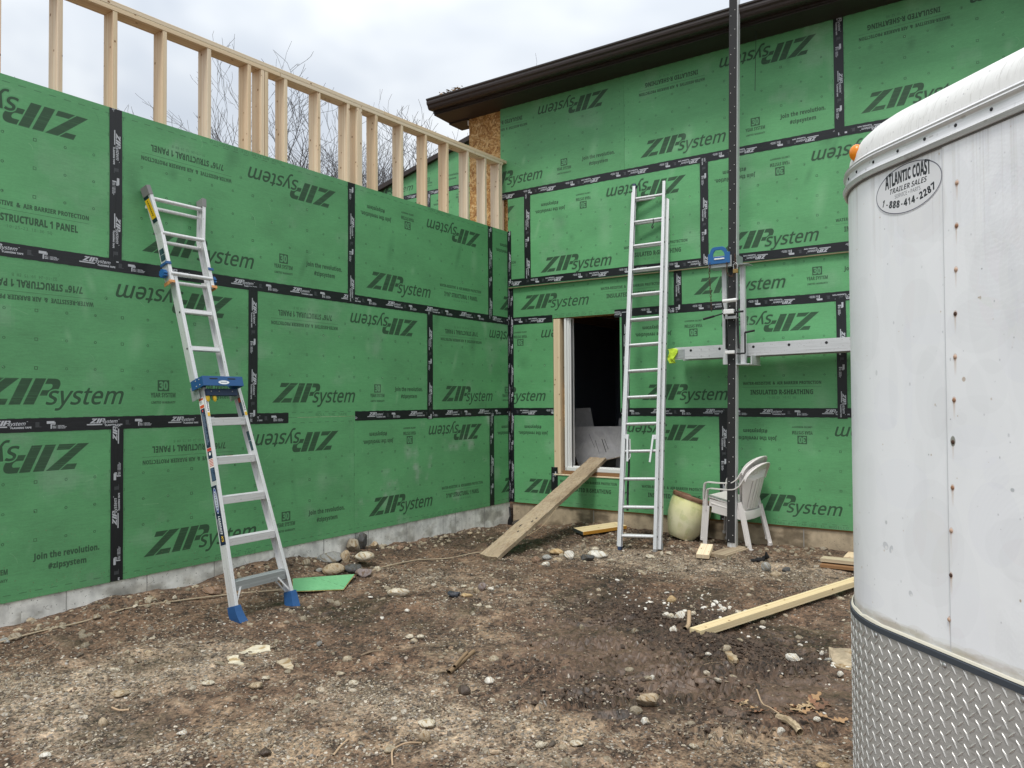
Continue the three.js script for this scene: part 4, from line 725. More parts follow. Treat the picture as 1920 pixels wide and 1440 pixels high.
// sticker: thin plate with its picture on the +x, -x or +z side
function plateGeo(w, h, th = 0.0008) { const g = new THREE.BoxGeometry(w, h, th).toNonIndexed(), p = g.attributes.position, uv = g.attributes.uv; for (let i = 0; i < p.count; i++) uv.setXY(i, p.getX(i) / w + 0.5, p.getY(i) / h + 0.5); return g; }
{
  srand(501);
  const L = frameOf('combination_ladder', 'silver combination ladder with blue hinge shelf leaning on the left green wall', 'ladder', [1.0335, -0.222, 4.783], [-0.018, 0, -1], [-0.284, 0.959, 0.005]);
  const LEAN = 0.288;
  const bl = (v) => -(0.21 - 0.015 * v) - 0.03, br = (v) => 0.283 - 0.106 * v + 0.03, zb = (v) => 0.0285 * v;      // outer edges of the base
  const lRail = part('rail', rail([bl(0.06), 0.06, zb(0.06)], [bl(1.77), 1.77, zb(1.77)], 0.028, 0.078, -1), M.alu, L);
  const rRail = part('rail', rail([br(0.06), 0.06, zb(0.06)], [br(1.77), 1.77, zb(1.77)], 0.028, 0.078, 1), M.alu, L);
  [0.285, 0.605, 0.92, 1.225, 1.53].forEach((v, i) => {
    const x0 = bl(v) + 0.004, x1 = br(v) - 0.004, w = x1 - x0 - 0.003, t = part('tread', merge([bx(w, 0.006, 0.076, 0, 0.0, 0, 0, 0.001), bx(w, i ? 0.05 : 0.062, 0.004, 0, i ? -0.0285 : -0.0345, 0.036, 0, 0.001), bx(w, 0.036, 0.004, 0, -0.0215, -0.036, 0, 0.001), ...[-0.024, -0.012, 0.0, 0.012, 0.024].map((z) => bx(w - 0.002, 0.0024, 0.004, 0, 0.0042, z, 0, 0.0006))]), i ? M.alu : M.galv, L);
    t.position.set((x0 + x1) / 2, v, zb(v) - 0.04); t.rotation.x = LEAN;
    if (i >= 3) { const s = part('step_sticker', plateGeo(0.05, 0.006), M.orange, t); s.position.set(-0.03, 0.006, 0.0); s.rotation.x = -Math.PI / 2; }
  });
  for (const s of [-1, 1]) for (const z of [0.0, -0.055]) part('brace', beam(s < 0 ? [bl(0.12) + 0.02, 0.115, z - 0.012] : [br(0.12) - 0.02, 0.115, z - 0.012], s < 0 ? [bl(0.25) + 0.085, 0.245, z - 0.008] : [br(0.25) - 0.1, 0.235, z - 0.008], 0.014, 0.003), M.alu, L);
  for (const s of [-1, 1]) {                                               // blue boots
    const e = s < 0 ? bl(0) : br(0), g = new THREE.BoxGeometry(0.062, 0.13, 0.1, 1, 3, 1).toNonIndexed(), p = g.attributes.position;
    for (let i = 0; i < p.count; i++) { const k = clamp((0.065 - p.getY(i)) / 0.13); p.setZ(i, p.getZ(i) * (0.84 + 0.2 * k) + 0.014 * k * k); p.setX(i, p.getX(i) * (0.9 + 0.25 * k) - s * 0.016 * k * k); }
    g.computeVertexNormals(); uvBox(g, 1); const f = part('foot', g, M.blue, L); f.position.set(e - s * 0.018, 0.045, -0.035);
    part('foot_pad', bx(0.07, 0.012, 0.1, e - s * 0.034, -0.022, -0.028, 0, 0.003), M.greyPlastic, L);
    for (const dx of [-0.012, 0.012]) part('rivet', new THREE.SphereGeometry(0.004, 8, 6), M.steel, f).position.set(dx, 0.0, 0.047);
  }
  // stickers on the outer side of the left rail
  const warn = labelTex(96, 1024, (g, w, h) => {
    srand(511); g.fillStyle = '#e9e9e6'; g.fillRect(0, 0, w, h); g.fillStyle = '#d7562f'; g.fillRect(6, 14, w - 12, 22); g.fillRect(6, 96, w - 12, 36); g.fillStyle = '#f3f3f3'; g.fillRect(6, 42, w - 12, 50); g.fillStyle = '#777'; for (let i = 0; i < 4; i++) g.fillRect(12, 48 + i * 10, rr(40, 70), 4);
    g.fillStyle = '#1c2c46'; g.fillRect(4, 138, w - 8, 480); g.fillStyle = '#c44'; g.beginPath(); g.arc(44, 166, 13, 0, 7); g.fill();
    g.fillStyle = '#9fb0c6'; for (let i = 0; i < 46; i++) g.fillRect(12, 190 + i * 8.6, rr(30, 72), 3);
    g.fillStyle = '#c8402f'; g.fillRect(4, 622, w - 8, 36); g.fillStyle = '#1c2c46'; g.fillRect(4, 660, w - 8, 90); g.fillStyle = '#fff'; g.beginPath(); g.arc(48, 692, 20, 0, 7); g.fill();
    g.fillStyle = '#f0e6e2'; g.fillRect(4, 754, w - 8, 100); g.fillStyle = '#c8402f'; for (let i = 0; i < 5; i++) g.fillRect(10, 760 + i * 18, w - 20, 9);
    g.fillStyle = '#1c3450'; g.fillRect(4, 860, w - 8, 160); g.fillStyle = '#6f8aa8'; for (let i = 0; i < 16; i++) g.fillRect(12, 868 + i * 9, rr(30, 72), 3);
  });
  const brand = labelTex(160, 1024, (g, w, h) => {
    g.fillStyle = '#15243f'; g.fillRect(0, 0, w, h); g.save(); g.translate(w / 2, h / 2); g.rotate(Math.PI / 2);
    g.fillStyle = '#dfe4ea'; g.beginPath(); g.ellipse(-250, 0, 225, 58, 0, 0, 7); g.fill(); g.fillStyle = '#2a47a0'; g.beginPath(); g.ellipse(-250, 0, 214, 48, 0, 0, 7); g.fill();
    g.fillStyle = '#d7dde5'; g.beginPath(); g.ellipse(-250, 0, 170, 40, 0, 0, 7); g.fill();
    g.fillStyle = '#17233c'; letterText(g, 'WERNER', -250, 20, 40, 290, 'bold', 0.1, 'center');
    g.fillStyle = '#f3f5f7'; letterText(g, 'LEANSAFE', 10, 22, 58, 320, 'bold', 0.12); g.fillRect(60, 42, 250, 7); g.fillStyle = '#f0c33c'; letterText(g, 'X5', 350, 24, 62, 110, 'bold', 0.1); g.restore();
  });
  const slope = Math.atan2(-0.015, -1), rl = (mat, v0, v1, w) => { const m = part('sticker', plateGeo(w, v1 - v0), mat, lRail); m.rotation.set(0, -Math.PI / 2, 0); const v = (v0 + v1) / 2; m.position.set(bl(v) - 0.0012, v, zb(v) - 0.038); m.rotation.order = 'ZYX'; m.rotation.z = -Math.atan(0.015); m.rotation.x = -0; return m; };
  rl(warn, 1.04, 1.70, 0.058); rl(brand, 0.56, 1.01, 0.062);
  const inner = labelTex(96, 256, (g, w, h) => { srand(512); g.fillStyle = '#1d3850'; g.fillRect(0, 0, w, h); g.fillStyle = '#d7562f'; g.fillRect(4, 6, w - 8, 60); g.fillStyle = '#8ea4ba'; for (let i = 0; i < 18; i++) g.fillRect(10, 80 + i * 9, rr(30, 72), 3); });
  const innerPlain = labelTex(96, 256, (g, w, h) => { srand(513); g.fillStyle = '#1d3a44'; g.fillRect(0, 0, w, h); g.fillStyle = '#e6e9e9'; g.fillRect(0, 124, w, 6); g.fillStyle = '#54737c'; for (let i = 0; i < 24; i++) g.fillRect(10, 8 + i * 10, rr(30, 72), 3); });
  for (const [mat, v0, v1] of [[inner, 1.55, 1.70], [innerPlain, 1.26, 1.42]]) { const v = (v0 + v1) / 2, m = part('sticker', plateGeo(0.05, v1 - v0), mat, rRail); m.rotation.y = -Math.PI / 2; m.position.set(br(v) - 0.0042, v, zb(v) - 0.038); m.rotation.order = 'ZYX'; m.rotation.z = Math.atan(0.106); }
  const edge = labelTex(24, 256, (g, w, h) => { g.fillStyle = '#e8e8e6'; g.fillRect(0, 0, w, h); g.fillStyle = '#e2b53a'; g.fillRect(0, 210, w, 46); g.save(); g.translate(w / 2, 6); g.rotate(Math.PI / 2); g.fillStyle = '#1c2a45'; letterText(g, 'LEANSAFE', 0, 6, 12, 190, 'bold'); g.restore(); });
  for (const s of [-1, 1]) { const v = 1.62, m = part('sticker', plateGeo(0.02, 0.16), edge, s < 0 ? lRail : rRail); m.position.set((s < 0 ? bl(v) + 0.014 : br(v) - 0.014), v, zb(v) + 0.0008); m.rotation.z = s < 0 ? -0.015 : Math.atan(0.106); }
  // hinge shelf
  const sh = sub('hinge_shelf', L), sx = -0.075, sv = 1.80;
  const shBody = part('shelf_front', merge([bx(0.36, 0.078, 0.006, sx, sv, 0.118, 0, 0.002), bx(0.36, 0.006, 0.13, sx, sv + 0.036, 0.052, 0, 0.002)]), M.blue, sh);
  for (const s of [-1, 1]) part('shelf_side', bx(0.006, 0.076, 0.15, sx + s * 0.177, sv - 0.001, 0.04, 2, 0.002), M.blue, sh);
  for (const dx of [-0.085, 0.075]) part('slot', bx(0.07, 0.009, 0.003, sx + dx, sv + 0.018, 0.1215, 0, 0.001), M.black, sh);
  const oval = labelTex(128, 64, (g, w, h) => { g.fillStyle = '#1a3f7c'; g.fillRect(0, 0, w, h); g.fillStyle = '#eef1f4'; g.beginPath(); g.ellipse(64, 32, 62, 30, 0, 0, 7); g.fill(); g.strokeStyle = '#8a97ab'; g.lineWidth = 3; g.beginPath(); g.ellipse(64, 32, 54, 24, 0, 0, 7); g.stroke(); g.fillStyle = '#4a5873'; letterText(g, 'WERNER', 64, 40, 17, 78, 'bold', 0, 'center'); });
  { const g = new THREE.CylinderGeometry(0.5, 0.5, 1, 32).toNonIndexed(); const p = g.attributes.position, uv = g.attributes.uv; g.rotateX(Math.PI / 2); for (let i = 0; i < p.count; i++) uv.setXY(i, p.getX(i) + 0.5, p.getY(i) + 0.5); g.scale(0.1, 0.034, 0.001); const m = part('badge', g, oval, sh); m.position.set(sx + 0.0, sv - 0.012, 0.122); }
  for (const dy of [-0.02, 0.022]) for (const dz of [0.03, 0.075]) part('rivet', new THREE.SphereGeometry(0.005, 8, 6), M.steel, sh).position.set(sx - 0.181, sv + dy, dz);
  part('hinge_plate', bx(0.004, 0.11, 0.1, -0.232, sv - 0.055, -0.035, 1, 0.002), M.galv, sh); part('hinge_plate', bx(0.004, 0.11, 0.1, 0.106, sv - 0.055, -0.03, 1, 0.002), M.galv, sh);
  part('latch_bar', bx(0.28, 0.055, 0.03, sx + 0.01, sv - 0.075, 0.055, 0, 0.003), M.blueDark, sh); for (const dx of [-0.09, -0.02, 0.1]) part('rivet', new THREE.SphereGeometry(0.005, 8, 6), M.steel, sh).position.set(sx + dx, sv - 0.07, 0.072);
  for (const dx of [-0.115, -0.055]) { const g = new THREE.SphereGeometry(0.017, 12, 10); g.scale(1, 1.9, 0.7); part('release_tab', g, M.yellow, sh).position.set(sx + dx, sv - 0.115, 0.05); }
  // upper part: narrow section, then a wider flared head
  const cU = (v) => -(0.055 + 0.05 * (v - 2.1)), zu = (v) => -0.05 + 0.05 * smooth(1.8, 3.45, v) - 0.012, z2 = (v) => -0.05 + 0.05 * (v - 1.75) / 1.7;
  for (const s of [-1, 1]) {
    const e = (v) => cU(v) + s * (0.1285 + 0.03);
    const r = part('rail', rail([e(1.86), 1.86, z2(1.86)], [e(2.72), 2.72, z2(2.72)], 0.03, 0.07, s), M.alu, L);
    const cut = part('rail_knuckle', beam([e(1.86) - s * 0.012, 1.865, z2(1.86) - 0.03], [e(1.8) - s * 0.03, 1.79, 0.01], 0.024, 0.05), M.blue, L);
    if (s < 0) for (const v of [2.12, 2.42]) { const h = part('lock_hole', new THREE.CylinderGeometry(0.008, 0.008, 0.002, 12), M.black, r); h.rotation.z = Math.PI / 2; h.position.set(e(v) - 0.0008, v, z2(v) - 0.02); }
    const o = (v) => cU(v) + s * (0.1675 + 0.028 + (v > 3.07 ? (v - 3.07) * 0.18 : 0)), z3 = (v) => z2(v) + 0.006 + (v > 3.07 ? (v - 3.07) * 0.1 : 0);
    const hd = part('rail', merge([rail([o(2.66), 2.66, z3(2.66)], [o(3.08), 3.08, z3(3.08)], 0.03, 0.082, s), rail([o(3.08), 3.08, z3(3.08)], [o(3.4), 3.4, z3(3.4)], 0.03, 0.082, s)]), M.alu, L);
    part('end_cap', beam([o(3.385) - s * 0.015, 3.375, z3(3.385) - 0.042], [o(3.455) - s * 0.015, 3.45, z3(3.455) - 0.048], 0.036, 0.088), M.greyPlastic, L);
    const st = (v) => cU(v) + s * 0.19;
    part('collar', merge([bx(0.05, 0.024, 0.006, st(2.82), 2.82, z3(2.82) + 0.004, 0), bx(0.006, 0.024, 0.09, st(2.82) + s * 0.013, 2.82, z3(2.82) - 0.04, 2)]), M.blue, L);
    part('guide', merge([bx(0.05, 0.022, 0.006, st(2.66), 2.665, z3(2.66) + 0.004, 0), bx(0.006, 0.03, 0.09, st(2.66) + s * 0.013, 2.66, z3(2.66) - 0.04, 2)]), M.orange, L);
    const kn = []; for (let k = 0; k < 8; k++) { const a = k / 8 * 6.283; kn.push(cyl(0.011, 0.011, 0.03, 8).translate(0.026 * Math.cos(a), 0, 0.026 * Math.sin(a))); } kn.push(cyl(0.028, 0.028, 0.034, 18));
    const k = part('clamp_knob', merge(kn), M.blueBright, L); k.rotation.z = Math.PI / 2; k.position.set(st(2.74) + s * 0.03, 2.74, z3(2.74) - 0.045);
    if (s < 0) {
      const lab = labelTex(96, 256, (g, w, h) => { g.fillStyle = '#142f38'; g.fillRect(0, 0, w, h); g.fillStyle = '#e9c21f'; g.fillRect(0, 34, w, 186); g.save(); g.translate(w / 2, 46); g.rotate(Math.PI / 2); g.fillStyle = '#2a2410'; letterText(g, 'LEANSAFE', 0, 10, 22, 150, 'bold'); g.restore(); });
      const v = 3.27, m = part('sticker', plateGeo(0.06, 0.22), lab, hd); m.rotation.order = 'ZYX'; m.rotation.y = -Math.PI / 2; m.rotation.z = Math.atan(0.18 + 0.05); m.position.set(o(v) - 0.0015, v, z3(v) - 0.042);
      const w2 = part('sticker', plateGeo(0.06, 0.1), innerPlain, hd); w2.rotation.order = 'ZYX'; w2.rotation.y = -Math.PI / 2; w2.rotation.z = Math.atan(0.05); w2.position.set(o(2.9) - 0.0015, 2.9, z3(2.9) - 0.042);
    }
  }
  const rung = (v, hw, d = 0) => merge([rod([cU(v) - hw, v + d, z2(v) + 0.0], [cU(v) + hw, v - 0.0, z2(v) + 0.0], 0.0165), rod([cU(v) - hw, v + d - 0.05, z2(v) - 0.062], [cU(v) + hw, v - 0.05, z2(v) - 0.062], 0.0155)]);
  for (const v of [3.36, 3.075, 2.735]) part('rung', rung(v, 0.185 + (v > 3.1 ? 0.05 : 0)), M.alu, L);
  for (const v of [2.43, 2.12]) { const r = part('rung', merge([bx(0.262, 0.034, 0.03, cU(v), v, z2(v) - 0.02, 0, 0.006), bx(0.262, 0.006, 0.05, cU(v), v + 0.018, z2(v) - 0.03, 0, 0.002)]), M.alu, L); }
}

// ---------- tall extension ladder ----------
{
  srand(520);
  const E = frameOf('extension_ladder', 'tall weathered aluminium extension ladder leaning against the house by the doorway', 'ladder', [2.37, -0.225, 1.06], [0.985, 0, -0.174], [-0.04, 0.973, -0.226]);
  const xl = (v) => -0.232 - 0.0155 * v, xr = (v) => 0.186 - 0.0205 * v;                    // outer edges of the front section
  const section = (dz, dx, v0, v1, rv) => {
    const a = sub('ladder_section', E);
    part('rail', rail([xl(v0) - dx, v0, dz], [xl(v1) - dx, v1, dz], 0.034, 0.068, -1), M.aluOld, a);
    part('rail', rail([xr(v0) + dx, v0, dz], [xr(v1) + dx, v1, dz], 0.034, 0.068, 1), M.aluOld, a);
    rv.forEach((v) => { part('rung', rod([xl(v) - dx + 0.004, v - 0.012, dz - 0.034], [xr(v) + dx - 0.004, v + 0.004, dz - 0.034], 0.0165, 0.0165, 12), M.aluOld, a); });
    for (const v of rv) { const h = part('rung_end', new THREE.CylinderGeometry(0.011, 0.011, 0.003, 12), M.black, a); h.rotation.z = Math.PI / 2; h.position.set(xr(v) + dx + 0.0005, v + 0.004, dz - 0.034); }
    return a;
  };
  const rv = []; for (let i = 0; i < 14; i++) rv.push(0.152 + i * 0.3065);
  section(0, 0, 0.0, 4.3, rv);
  section(-0.075, 0.033, 0.03, 4.24, rv.map((v) => v + 0.012));
  for (const s of [-1, 1]) {
    const x = s < 0 ? xl(0.02) + 0.017 : xr(0.02) - 0.017;
    part('rail_end_cap', bx(0.037, 0.04, 0.07, x, 0.006, -0.034, 1, 0.003), s < 0 ? M.blueDark : M.greyPlastic, E);
    const f = part('shoe', merge([bx(0.045, 0.012, 0.11, 0, -0.03, 0, 2, 0.003), beam([-0.018, -0.025, -0.02], [-0.018, 0.07, -0.005], 0.004, 0.04), beam([0.018, -0.025, -0.02], [0.018, 0.07, -0.005], 0.004, 0.04)]), M.galv, E); f.position.set(s < 0 ? xl(0) - 0.012 : xr(0) + 0.02, 0.02, -0.11);
    // rung locks on the fly section
    const lx = s < 0 ? xl(1.25) + 0.062 : xr(1.25) - 0.062, lk = part('rung_lock', merge([beam([lx - s * -0.0, 1.23, 0.012], [lx - s * 0.02, 0.94, 0.026], 0.02, 0.006), beam([lx - s * 0.018, 1.2, -0.03], [lx - s * 0.03, 1.0, -0.04], 0.016, 0.006), bx(0.05, 0.05, 0.03, lx + s * 0.012, 1.22, -0.01, 1), rod([lx - s * 0.02, 0.95, 0.025], [lx - s * 0.035, 0.99, -0.02], 0.006)]), M.aluOld, E);
  }
  part('end_cap', bx(0.038, 0.03, 0.074, xl(4.3) + 0.017, 4.297, -0.034, 1, 0.003), M.blueDark, E);
  part('pulley_hook', tube([[-0.03, 3.83, -0.02], [-0.025, 3.77, -0.01], [-0.04, 3.73, -0.01], [-0.03, 3.7, 0], [-0.015, 3.73, 0]], 0.006, 20, 6), M.black, E);
  part('strap', tube([[xl(1.2) + 0.04, 1.2, -0.1], [xl(0.9) + 0.06, 0.9, -0.11], [xl(0.7) + 0.055, 0.7, -0.115], [xl(0.45) + 0.06, 0.42, -0.12]], 0.012, 20, 6), M.black, E);
}

// ---------- pump jack pole with its bracket, and the plank it carries ----------
{
  srand(530);
  const P = thing('scaffold_pole', 'tall black faced square scaffold pole standing in front of the house wall', 'scaffold pole', [3.2, -0.19, 0.54]);
  const tilt = 0.0165; P.rotation.z = -tilt;
  const H = 7.4, rub = std({ color: new THREE.Color(0.018, 0.018, 0.019), roughness: 0.75 });
  part('post', bx(0.087, H, 0.082, 0.004, H / 2, 0, 1, 0.003), M.aluOld, P);
  const face_ = part('rubber_face', bx(0.084, H - 0.05, 0.006, 0, H / 2 + 0.03, 0.0445, 1, 0.001), rub, P);
  const nail = new THREE.SphereGeometry(0.0042, 6, 5); const nl = []; for (let y = 0.08; y < 6.4; y += 0.205) { nl.push(nail.clone().translate(-0.022, y, 0.0475)); nl.push(nail.clone().translate(0.02, y + 0.055, 0.0475)); }
  part('nail_heads', merge(nl), M.vinyl, face_).userData.kind = 'stuff';
  part('joint_line', bx(0.085, 0.006, 0.003, 0, 0.76, 0.0475, 0, 0.0005), M.black, P);
  { const g = new THREE.ConeGeometry(0.022, 0.05, 4).toNonIndexed(); g.rotateY(Math.PI / 4); g.scale(1, 1, 0.15); part('foot_spur', g, M.aluOld, P).position.set(-0.005, 0.03, 0.049); }
  part('pole_line', tube([[0.13, 4.9, -0.3], [0.14, 6.2, -0.3], [0.1, 7.0, -0.28]], 0.003, 16, 5), M.black, P);

  const J = thing('pump_jack', 'white metal jack bracket with blue top plate clamped round the black pole', 'scaffold jack', [3.24, 0, 0.54]);
  const wm = M.aluOld;
  for (const s of [-1, 1]) part('upright', rail([s * 0.105 - s * -0.016, 1.74, -0.01], [s * 0.105 + s * 0.016, 2.78, -0.01], 0.05, 0.05, s), wm, J);
  part('head_box', merge([bx(0.25, 0.12, 0.006, -0.1, 2.82, 0.105, 0), bx(0.25, 0.006, 0.2, -0.1, 2.765, 0.0, 0), bx(0.006, 0.12, 0.2, -0.222, 2.82, 0.0, 2), bx(0.006, 0.12, 0.2, 0.075, 2.82, 0.0, 2), bx(0.17, 0.006, 0.16, 0.1, 2.78, -0.02, 0)]), M.galv, J);
  const bs = new THREE.Shape(); bs.moveTo(-0.115, -0.055); bs.lineTo(0.115, -0.055); bs.lineTo(0.115, 0.055); bs.lineTo(0.085, 0.06); bs.quadraticCurveTo(0.075, 0.115, 0.03, 0.12); bs.lineTo(-0.05, 0.12); bs.quadraticCurveTo(-0.09, 0.112, -0.095, 0.055); bs.lineTo(-0.115, 0.05); bs.closePath();
  const hole = new THREE.Path(); hole.moveTo(-0.068, 0.015); hole.lineTo(0.065, 0.015); hole.quadraticCurveTo(0.062, 0.08, 0.015, 0.09); hole.lineTo(-0.03, 0.09); hole.quadraticCurveTo(-0.066, 0.08, -0.068, 0.015); bs.holes.push(hole);
  const bg = new THREE.ExtrudeGeometry(bs, { depth: 0.01, bevelEnabled: true, bevelSize: 0.002, bevelThickness: 0.002, bevelSegments: 1 }); part('blue_plate', bg, M.blueBright, J).position.set(-0.105, 2.855, 0.112);
  part('keeper', bx(0.11, 0.016, 0.012, -0.1, 2.848, 0.124, 0, 0.003), M.vinyl, J);
  const chain = (name, pts) => { const c = sub(name, J), cv = new THREE.CatmullRomCurve3(pts.map((p) => new THREE.Vector3(...p))), n = Math.round(cv.getLength() / 0.03); for (let i = 0; i < n; i++) { const p = cv.getPointAt((i + 0.5) / n), t = cv.getTangentAt((i + 0.5) / n), g = new THREE.TorusGeometry(0.0115, 0.0034, 5, 10); g.scale(0.8, 1.5, 1); const m = part('link', g, M.rust, c); m.position.copy(p); m.quaternion.setFromUnitVectors(new THREE.Vector3(0, 1, 0), t); m.rotateY(i % 2 ? 1.3 : 0.1); } };
  chain('chain', [[-0.2, 2.85, 0.12], [-0.21, 2.7, 0.12], [-0.2, 2.5, 0.12], [-0.19, 2.3, 0.12]]);
  chain('chain', [[-0.02, 2.8, 0.125], [-0.01, 2.68, 0.13], [0.03, 2.65, 0.13], [0.07, 2.72, 0.125], [0.065, 2.88, 0.12]]);
  const pad = sub('padlock', J); part('lock_body', bx(0.052, 0.042, 0.022, 0.075, 2.7, 0.135, 0, 0.004), std({ color: new THREE.Color(0.33, 0.22, 0.08), metalness: 0.6, roughness: 0.45 }), pad); part('shackle', tube([[0.056, 2.72, 0.135], [0.056, 2.765, 0.135], [0.075, 2.785, 0.135], [0.094, 2.765, 0.135], [0.094, 2.72, 0.135]], 0.0045, 20, 6), M.steel, pad);
  part('roller', rod([-0.075, 2.4, 0.1], [0.075, 2.405, 0.1], 0.019, 0.019, 14), M.vinyl, J);
  part('roller_arm', beam([-0.085, 2.4, 0.1], [-0.06, 2.22, 0.09], 0.012, 0.02), M.black, J); part('roller_arm', beam([0.085, 2.4, 0.1], [0.075, 2.22, 0.09], 0.012, 0.02), M.black, J);
  part('foot_pedal', bx(0.11, 0.05, 0.05, -0.01, 2.285, 0.105, 0, 0.008), M.vinyl, J);
  part('crank', merge([rod([-0.06, 2.275, 0.1], [0.14, 2.28, 0.1], 0.011), rod([-0.06, 2.275, 0.1], [-0.17, 2.25, 0.1], 0.007), rod([-0.17, 2.25, 0.1], [-0.29, 2.225, 0.1], 0.012)]), M.black, J);
  part('clamp_plate', bx(0.12, 0.03, 0.012, 0, 2.225, 0.095, 0, 0.002), M.steel, J);
  for (const s of [-1, 1]) part('side_link', beam([s * 0.06, 2.22, 0.04], [s * 0.065, 1.9, 0.03], 0.012, 0.04), M.black, J);
  part('lower_pad', bx(0.1, 0.035, 0.03, -0.012, 1.862, 0.085, 0, 0.006), M.vinyl, J);
  part('lower_crank', merge([rod([0.06, 1.845, 0.09], [0.15, 1.845, 0.09], 0.009), rod([0.15, 1.845, 0.09], [0.15, 2.06, 0.09], 0.009), rod([0.15, 2.06, 0.09], [0.25, 2.075, 0.09], 0.011)]), M.black, J);
  part('arm_bracket', merge([bx(0.16, 0.012, 0.4, 0.1, 1.735, -0.16, 2), bx(0.012, 0.1, 0.3, 0.18, 1.78, -0.16, 2), bx(0.012, 0.1, 0.3, 0.03, 1.78, -0.16, 2)]), wm, J);

  // plank: two side beams with a deck, resting on the bracket arms between pole and wall
  const a = [2.505, 1.882, 0.4], b = [6.1, 1.935, 0.36], dx = b[0] - a[0], dz = b[2] - a[2], ang = Math.atan2(-dz, dx), Lp = Math.hypot(dx, dz);
  const K = thing('scaffold_plank', 'long aluminium scaffold plank held level behind the black pole', 'scaffold plank', a); K.rotation.set(0, ang, Math.atan2(b[1] - a[1], Lp));
  const sideGeo = () => { const s = new THREE.Shape(); s.moveTo(0.012, -0.066); s.lineTo(Lp, -0.066); s.lineTo(Lp, 0.066); s.lineTo(0.02, 0.066); s.quadraticCurveTo(0, 0.066, 0, 0.046); s.lineTo(0, -0.05); s.quadraticCurveTo(0, -0.066, 0.012, -0.066); for (let x = 0.21; x < Lp; x += x < 0.5 ? 0.325 : 0.365) { const h = new THREE.Path(); h.absellipse(x, 0.028, 0.012, 0.012, 0, 6.283, true); s.holes.push(h); } return ni(new THREE.ExtrudeGeometry(s, { depth: 0.004, bevelEnabled: false, curveSegments: 10 })); };
  for (const z of [0, -0.3]) { const g = sideGeo(); uvBox(g, 0); const r = part('side_beam', g, M.aluOld, K); r.position.z = z; part('beam_flange', merge([bx(Lp - 0.03, 0.004, 0.026, Lp / 2 + 0.01, 0.068, z ? 0.015 : -0.011, 0, 0.001), bx(Lp - 0.03, 0.004, 0.026, Lp / 2 + 0.01, -0.064, z ? 0.015 : -0.011, 0, 0.001)]), M.aluOld, r); }
  part('deck', bx(Lp - 0.04, 0.012, 0.27, Lp / 2 + 0.02, 0.058, -0.148, 0, 0.002), M.aluOld, K);
  for (let x = 0.21; x < Lp; x += x < 0.5 ? 0.325 : 0.365) part('cross_tube', rod([x, 0.028, -0.3], [x, 0.028, 0.0055], 0.0145, 0.0145, 12), M.black, K);
  part('end_bracket', bx(0.13, 0.1, 0.003, 0.075, -0.004, 0.0065, 0, 0.001), M.galv, K);
  for (const [x, y] of [[0.06, 0.03], [0.11, 0.032], [0.085, -0.01], [0.115, -0.045], [0.33, 0.03], [0.33, -0.04], [0.42, 0.03], [0.42, -0.04]]) { const r = part('rivet', new THREE.CylinderGeometry(0.0055, 0.0055, 0.003, 10), M.steel, K); r.rotation.x = Math.PI / 2; r.position.set(x, y, 0.0085); }
  // bright rag on the plank end
  { const g = new THREE.BoxGeometry(0.085, 0.16, 0.05, 8, 14, 5), p = g.attributes.position; for (let i = 0; i < p.count; i++) { const x = p.getX(i), y = p.getY(i), z = p.getZ(i); const n = fbm3(x * 22 + 3, y * 22, z * 22, 3) - 0.5; p.setXYZ(i, x * (1 - 0.25 * clamp(-y / 0.08)) + n * 0.03 + 0.015 * Math.sin(y * 40), y + n * 0.02, z * (1 - 0.4 * clamp(-y / 0.08)) + (fbm3(x * 30, y * 25 + 9, z * 30, 3) - 0.5) * 0.04); } g.computeVertexNormals();
    const r = solo('safety_rag', 'bright yellow green cloth wrapped over the left end of the scaffold plank', 'rag', g, std({ color: new THREE.Color(0.55, 0.78, 0.05), roughness: 0.8 })); r.position.set(2.505, 1.86, 0.415); }
}

// ---------- timber and boards ----------
{ // weathered speckled plank face
  srand(600); const [c, g] = canvas(1024, 256); g.fillStyle = '#b9ab95'; g.fillRect(0, 0, 1024, 256);
  for (let i = 0; i < 4200; i++) { g.globalAlpha = rr(0.05, 0.25); g.fillStyle = ['#e0cfae', '#8a7355', '#cdb990', '#6f5a42', '#d8c8aa'][Math.floor(rnd() * 5)]; g.beginPath(); g.ellipse(rr(0, 1024), rr(0, 256), rr(2, 16), rr(1, 5), rr(-0.3, 0.3), 0, 7); g.fill(); }
  for (let i = 0; i < 60; i++) { g.globalAlpha = rr(0.03, 0.1); g.fillStyle = '#5c4a36'; g.beginPath(); g.ellipse(rr(0, 1024), rr(0, 256), rr(20, 120), rr(8, 40), 0, 0, 7); g.fill(); }
  const t = tex(c); t.repeat.set(0.5, 2); M.rampWood = std({ map: t, color: new THREE.Color(0.76, 0.72, 0.68), bumpMap: t, bumpScale: 0.001, roughness: 0.85 });
}
function board(name, label, category, L, w, t, mat, seed, bump = 0.002) {
  srand(seed); const seg = Math.max(6, Math.round(L / 0.05)), g = new THREE.BoxGeometry(L, t, w, seg, 1, 6).toNonIndexed(), p = g.attributes.position;
  for (let i = 0; i < p.count; i++) { const x = p.getX(i), z = p.getZ(i), e = Math.abs(z) > w * 0.49 ? 1 : 0, en = Math.abs(x) > L * 0.497 ? 1 : 0; p.setZ(i, z + e * (vn(x * 14 + seed, z > 0 ? 3 : 8) - 0.5) * bump * 3); p.setX(i, x + en * (vn(z * 60 + seed, x > 0 ? 1 : 5) - 0.5) * bump * 3); p.setY(i, p.getY(i) + (vn(x * 2 + seed, z * 4) - 0.5) * bump * 2); }
  uvBox(g, 0); g.computeVertexNormals(); return solo(name, label, category, g, mat);
}
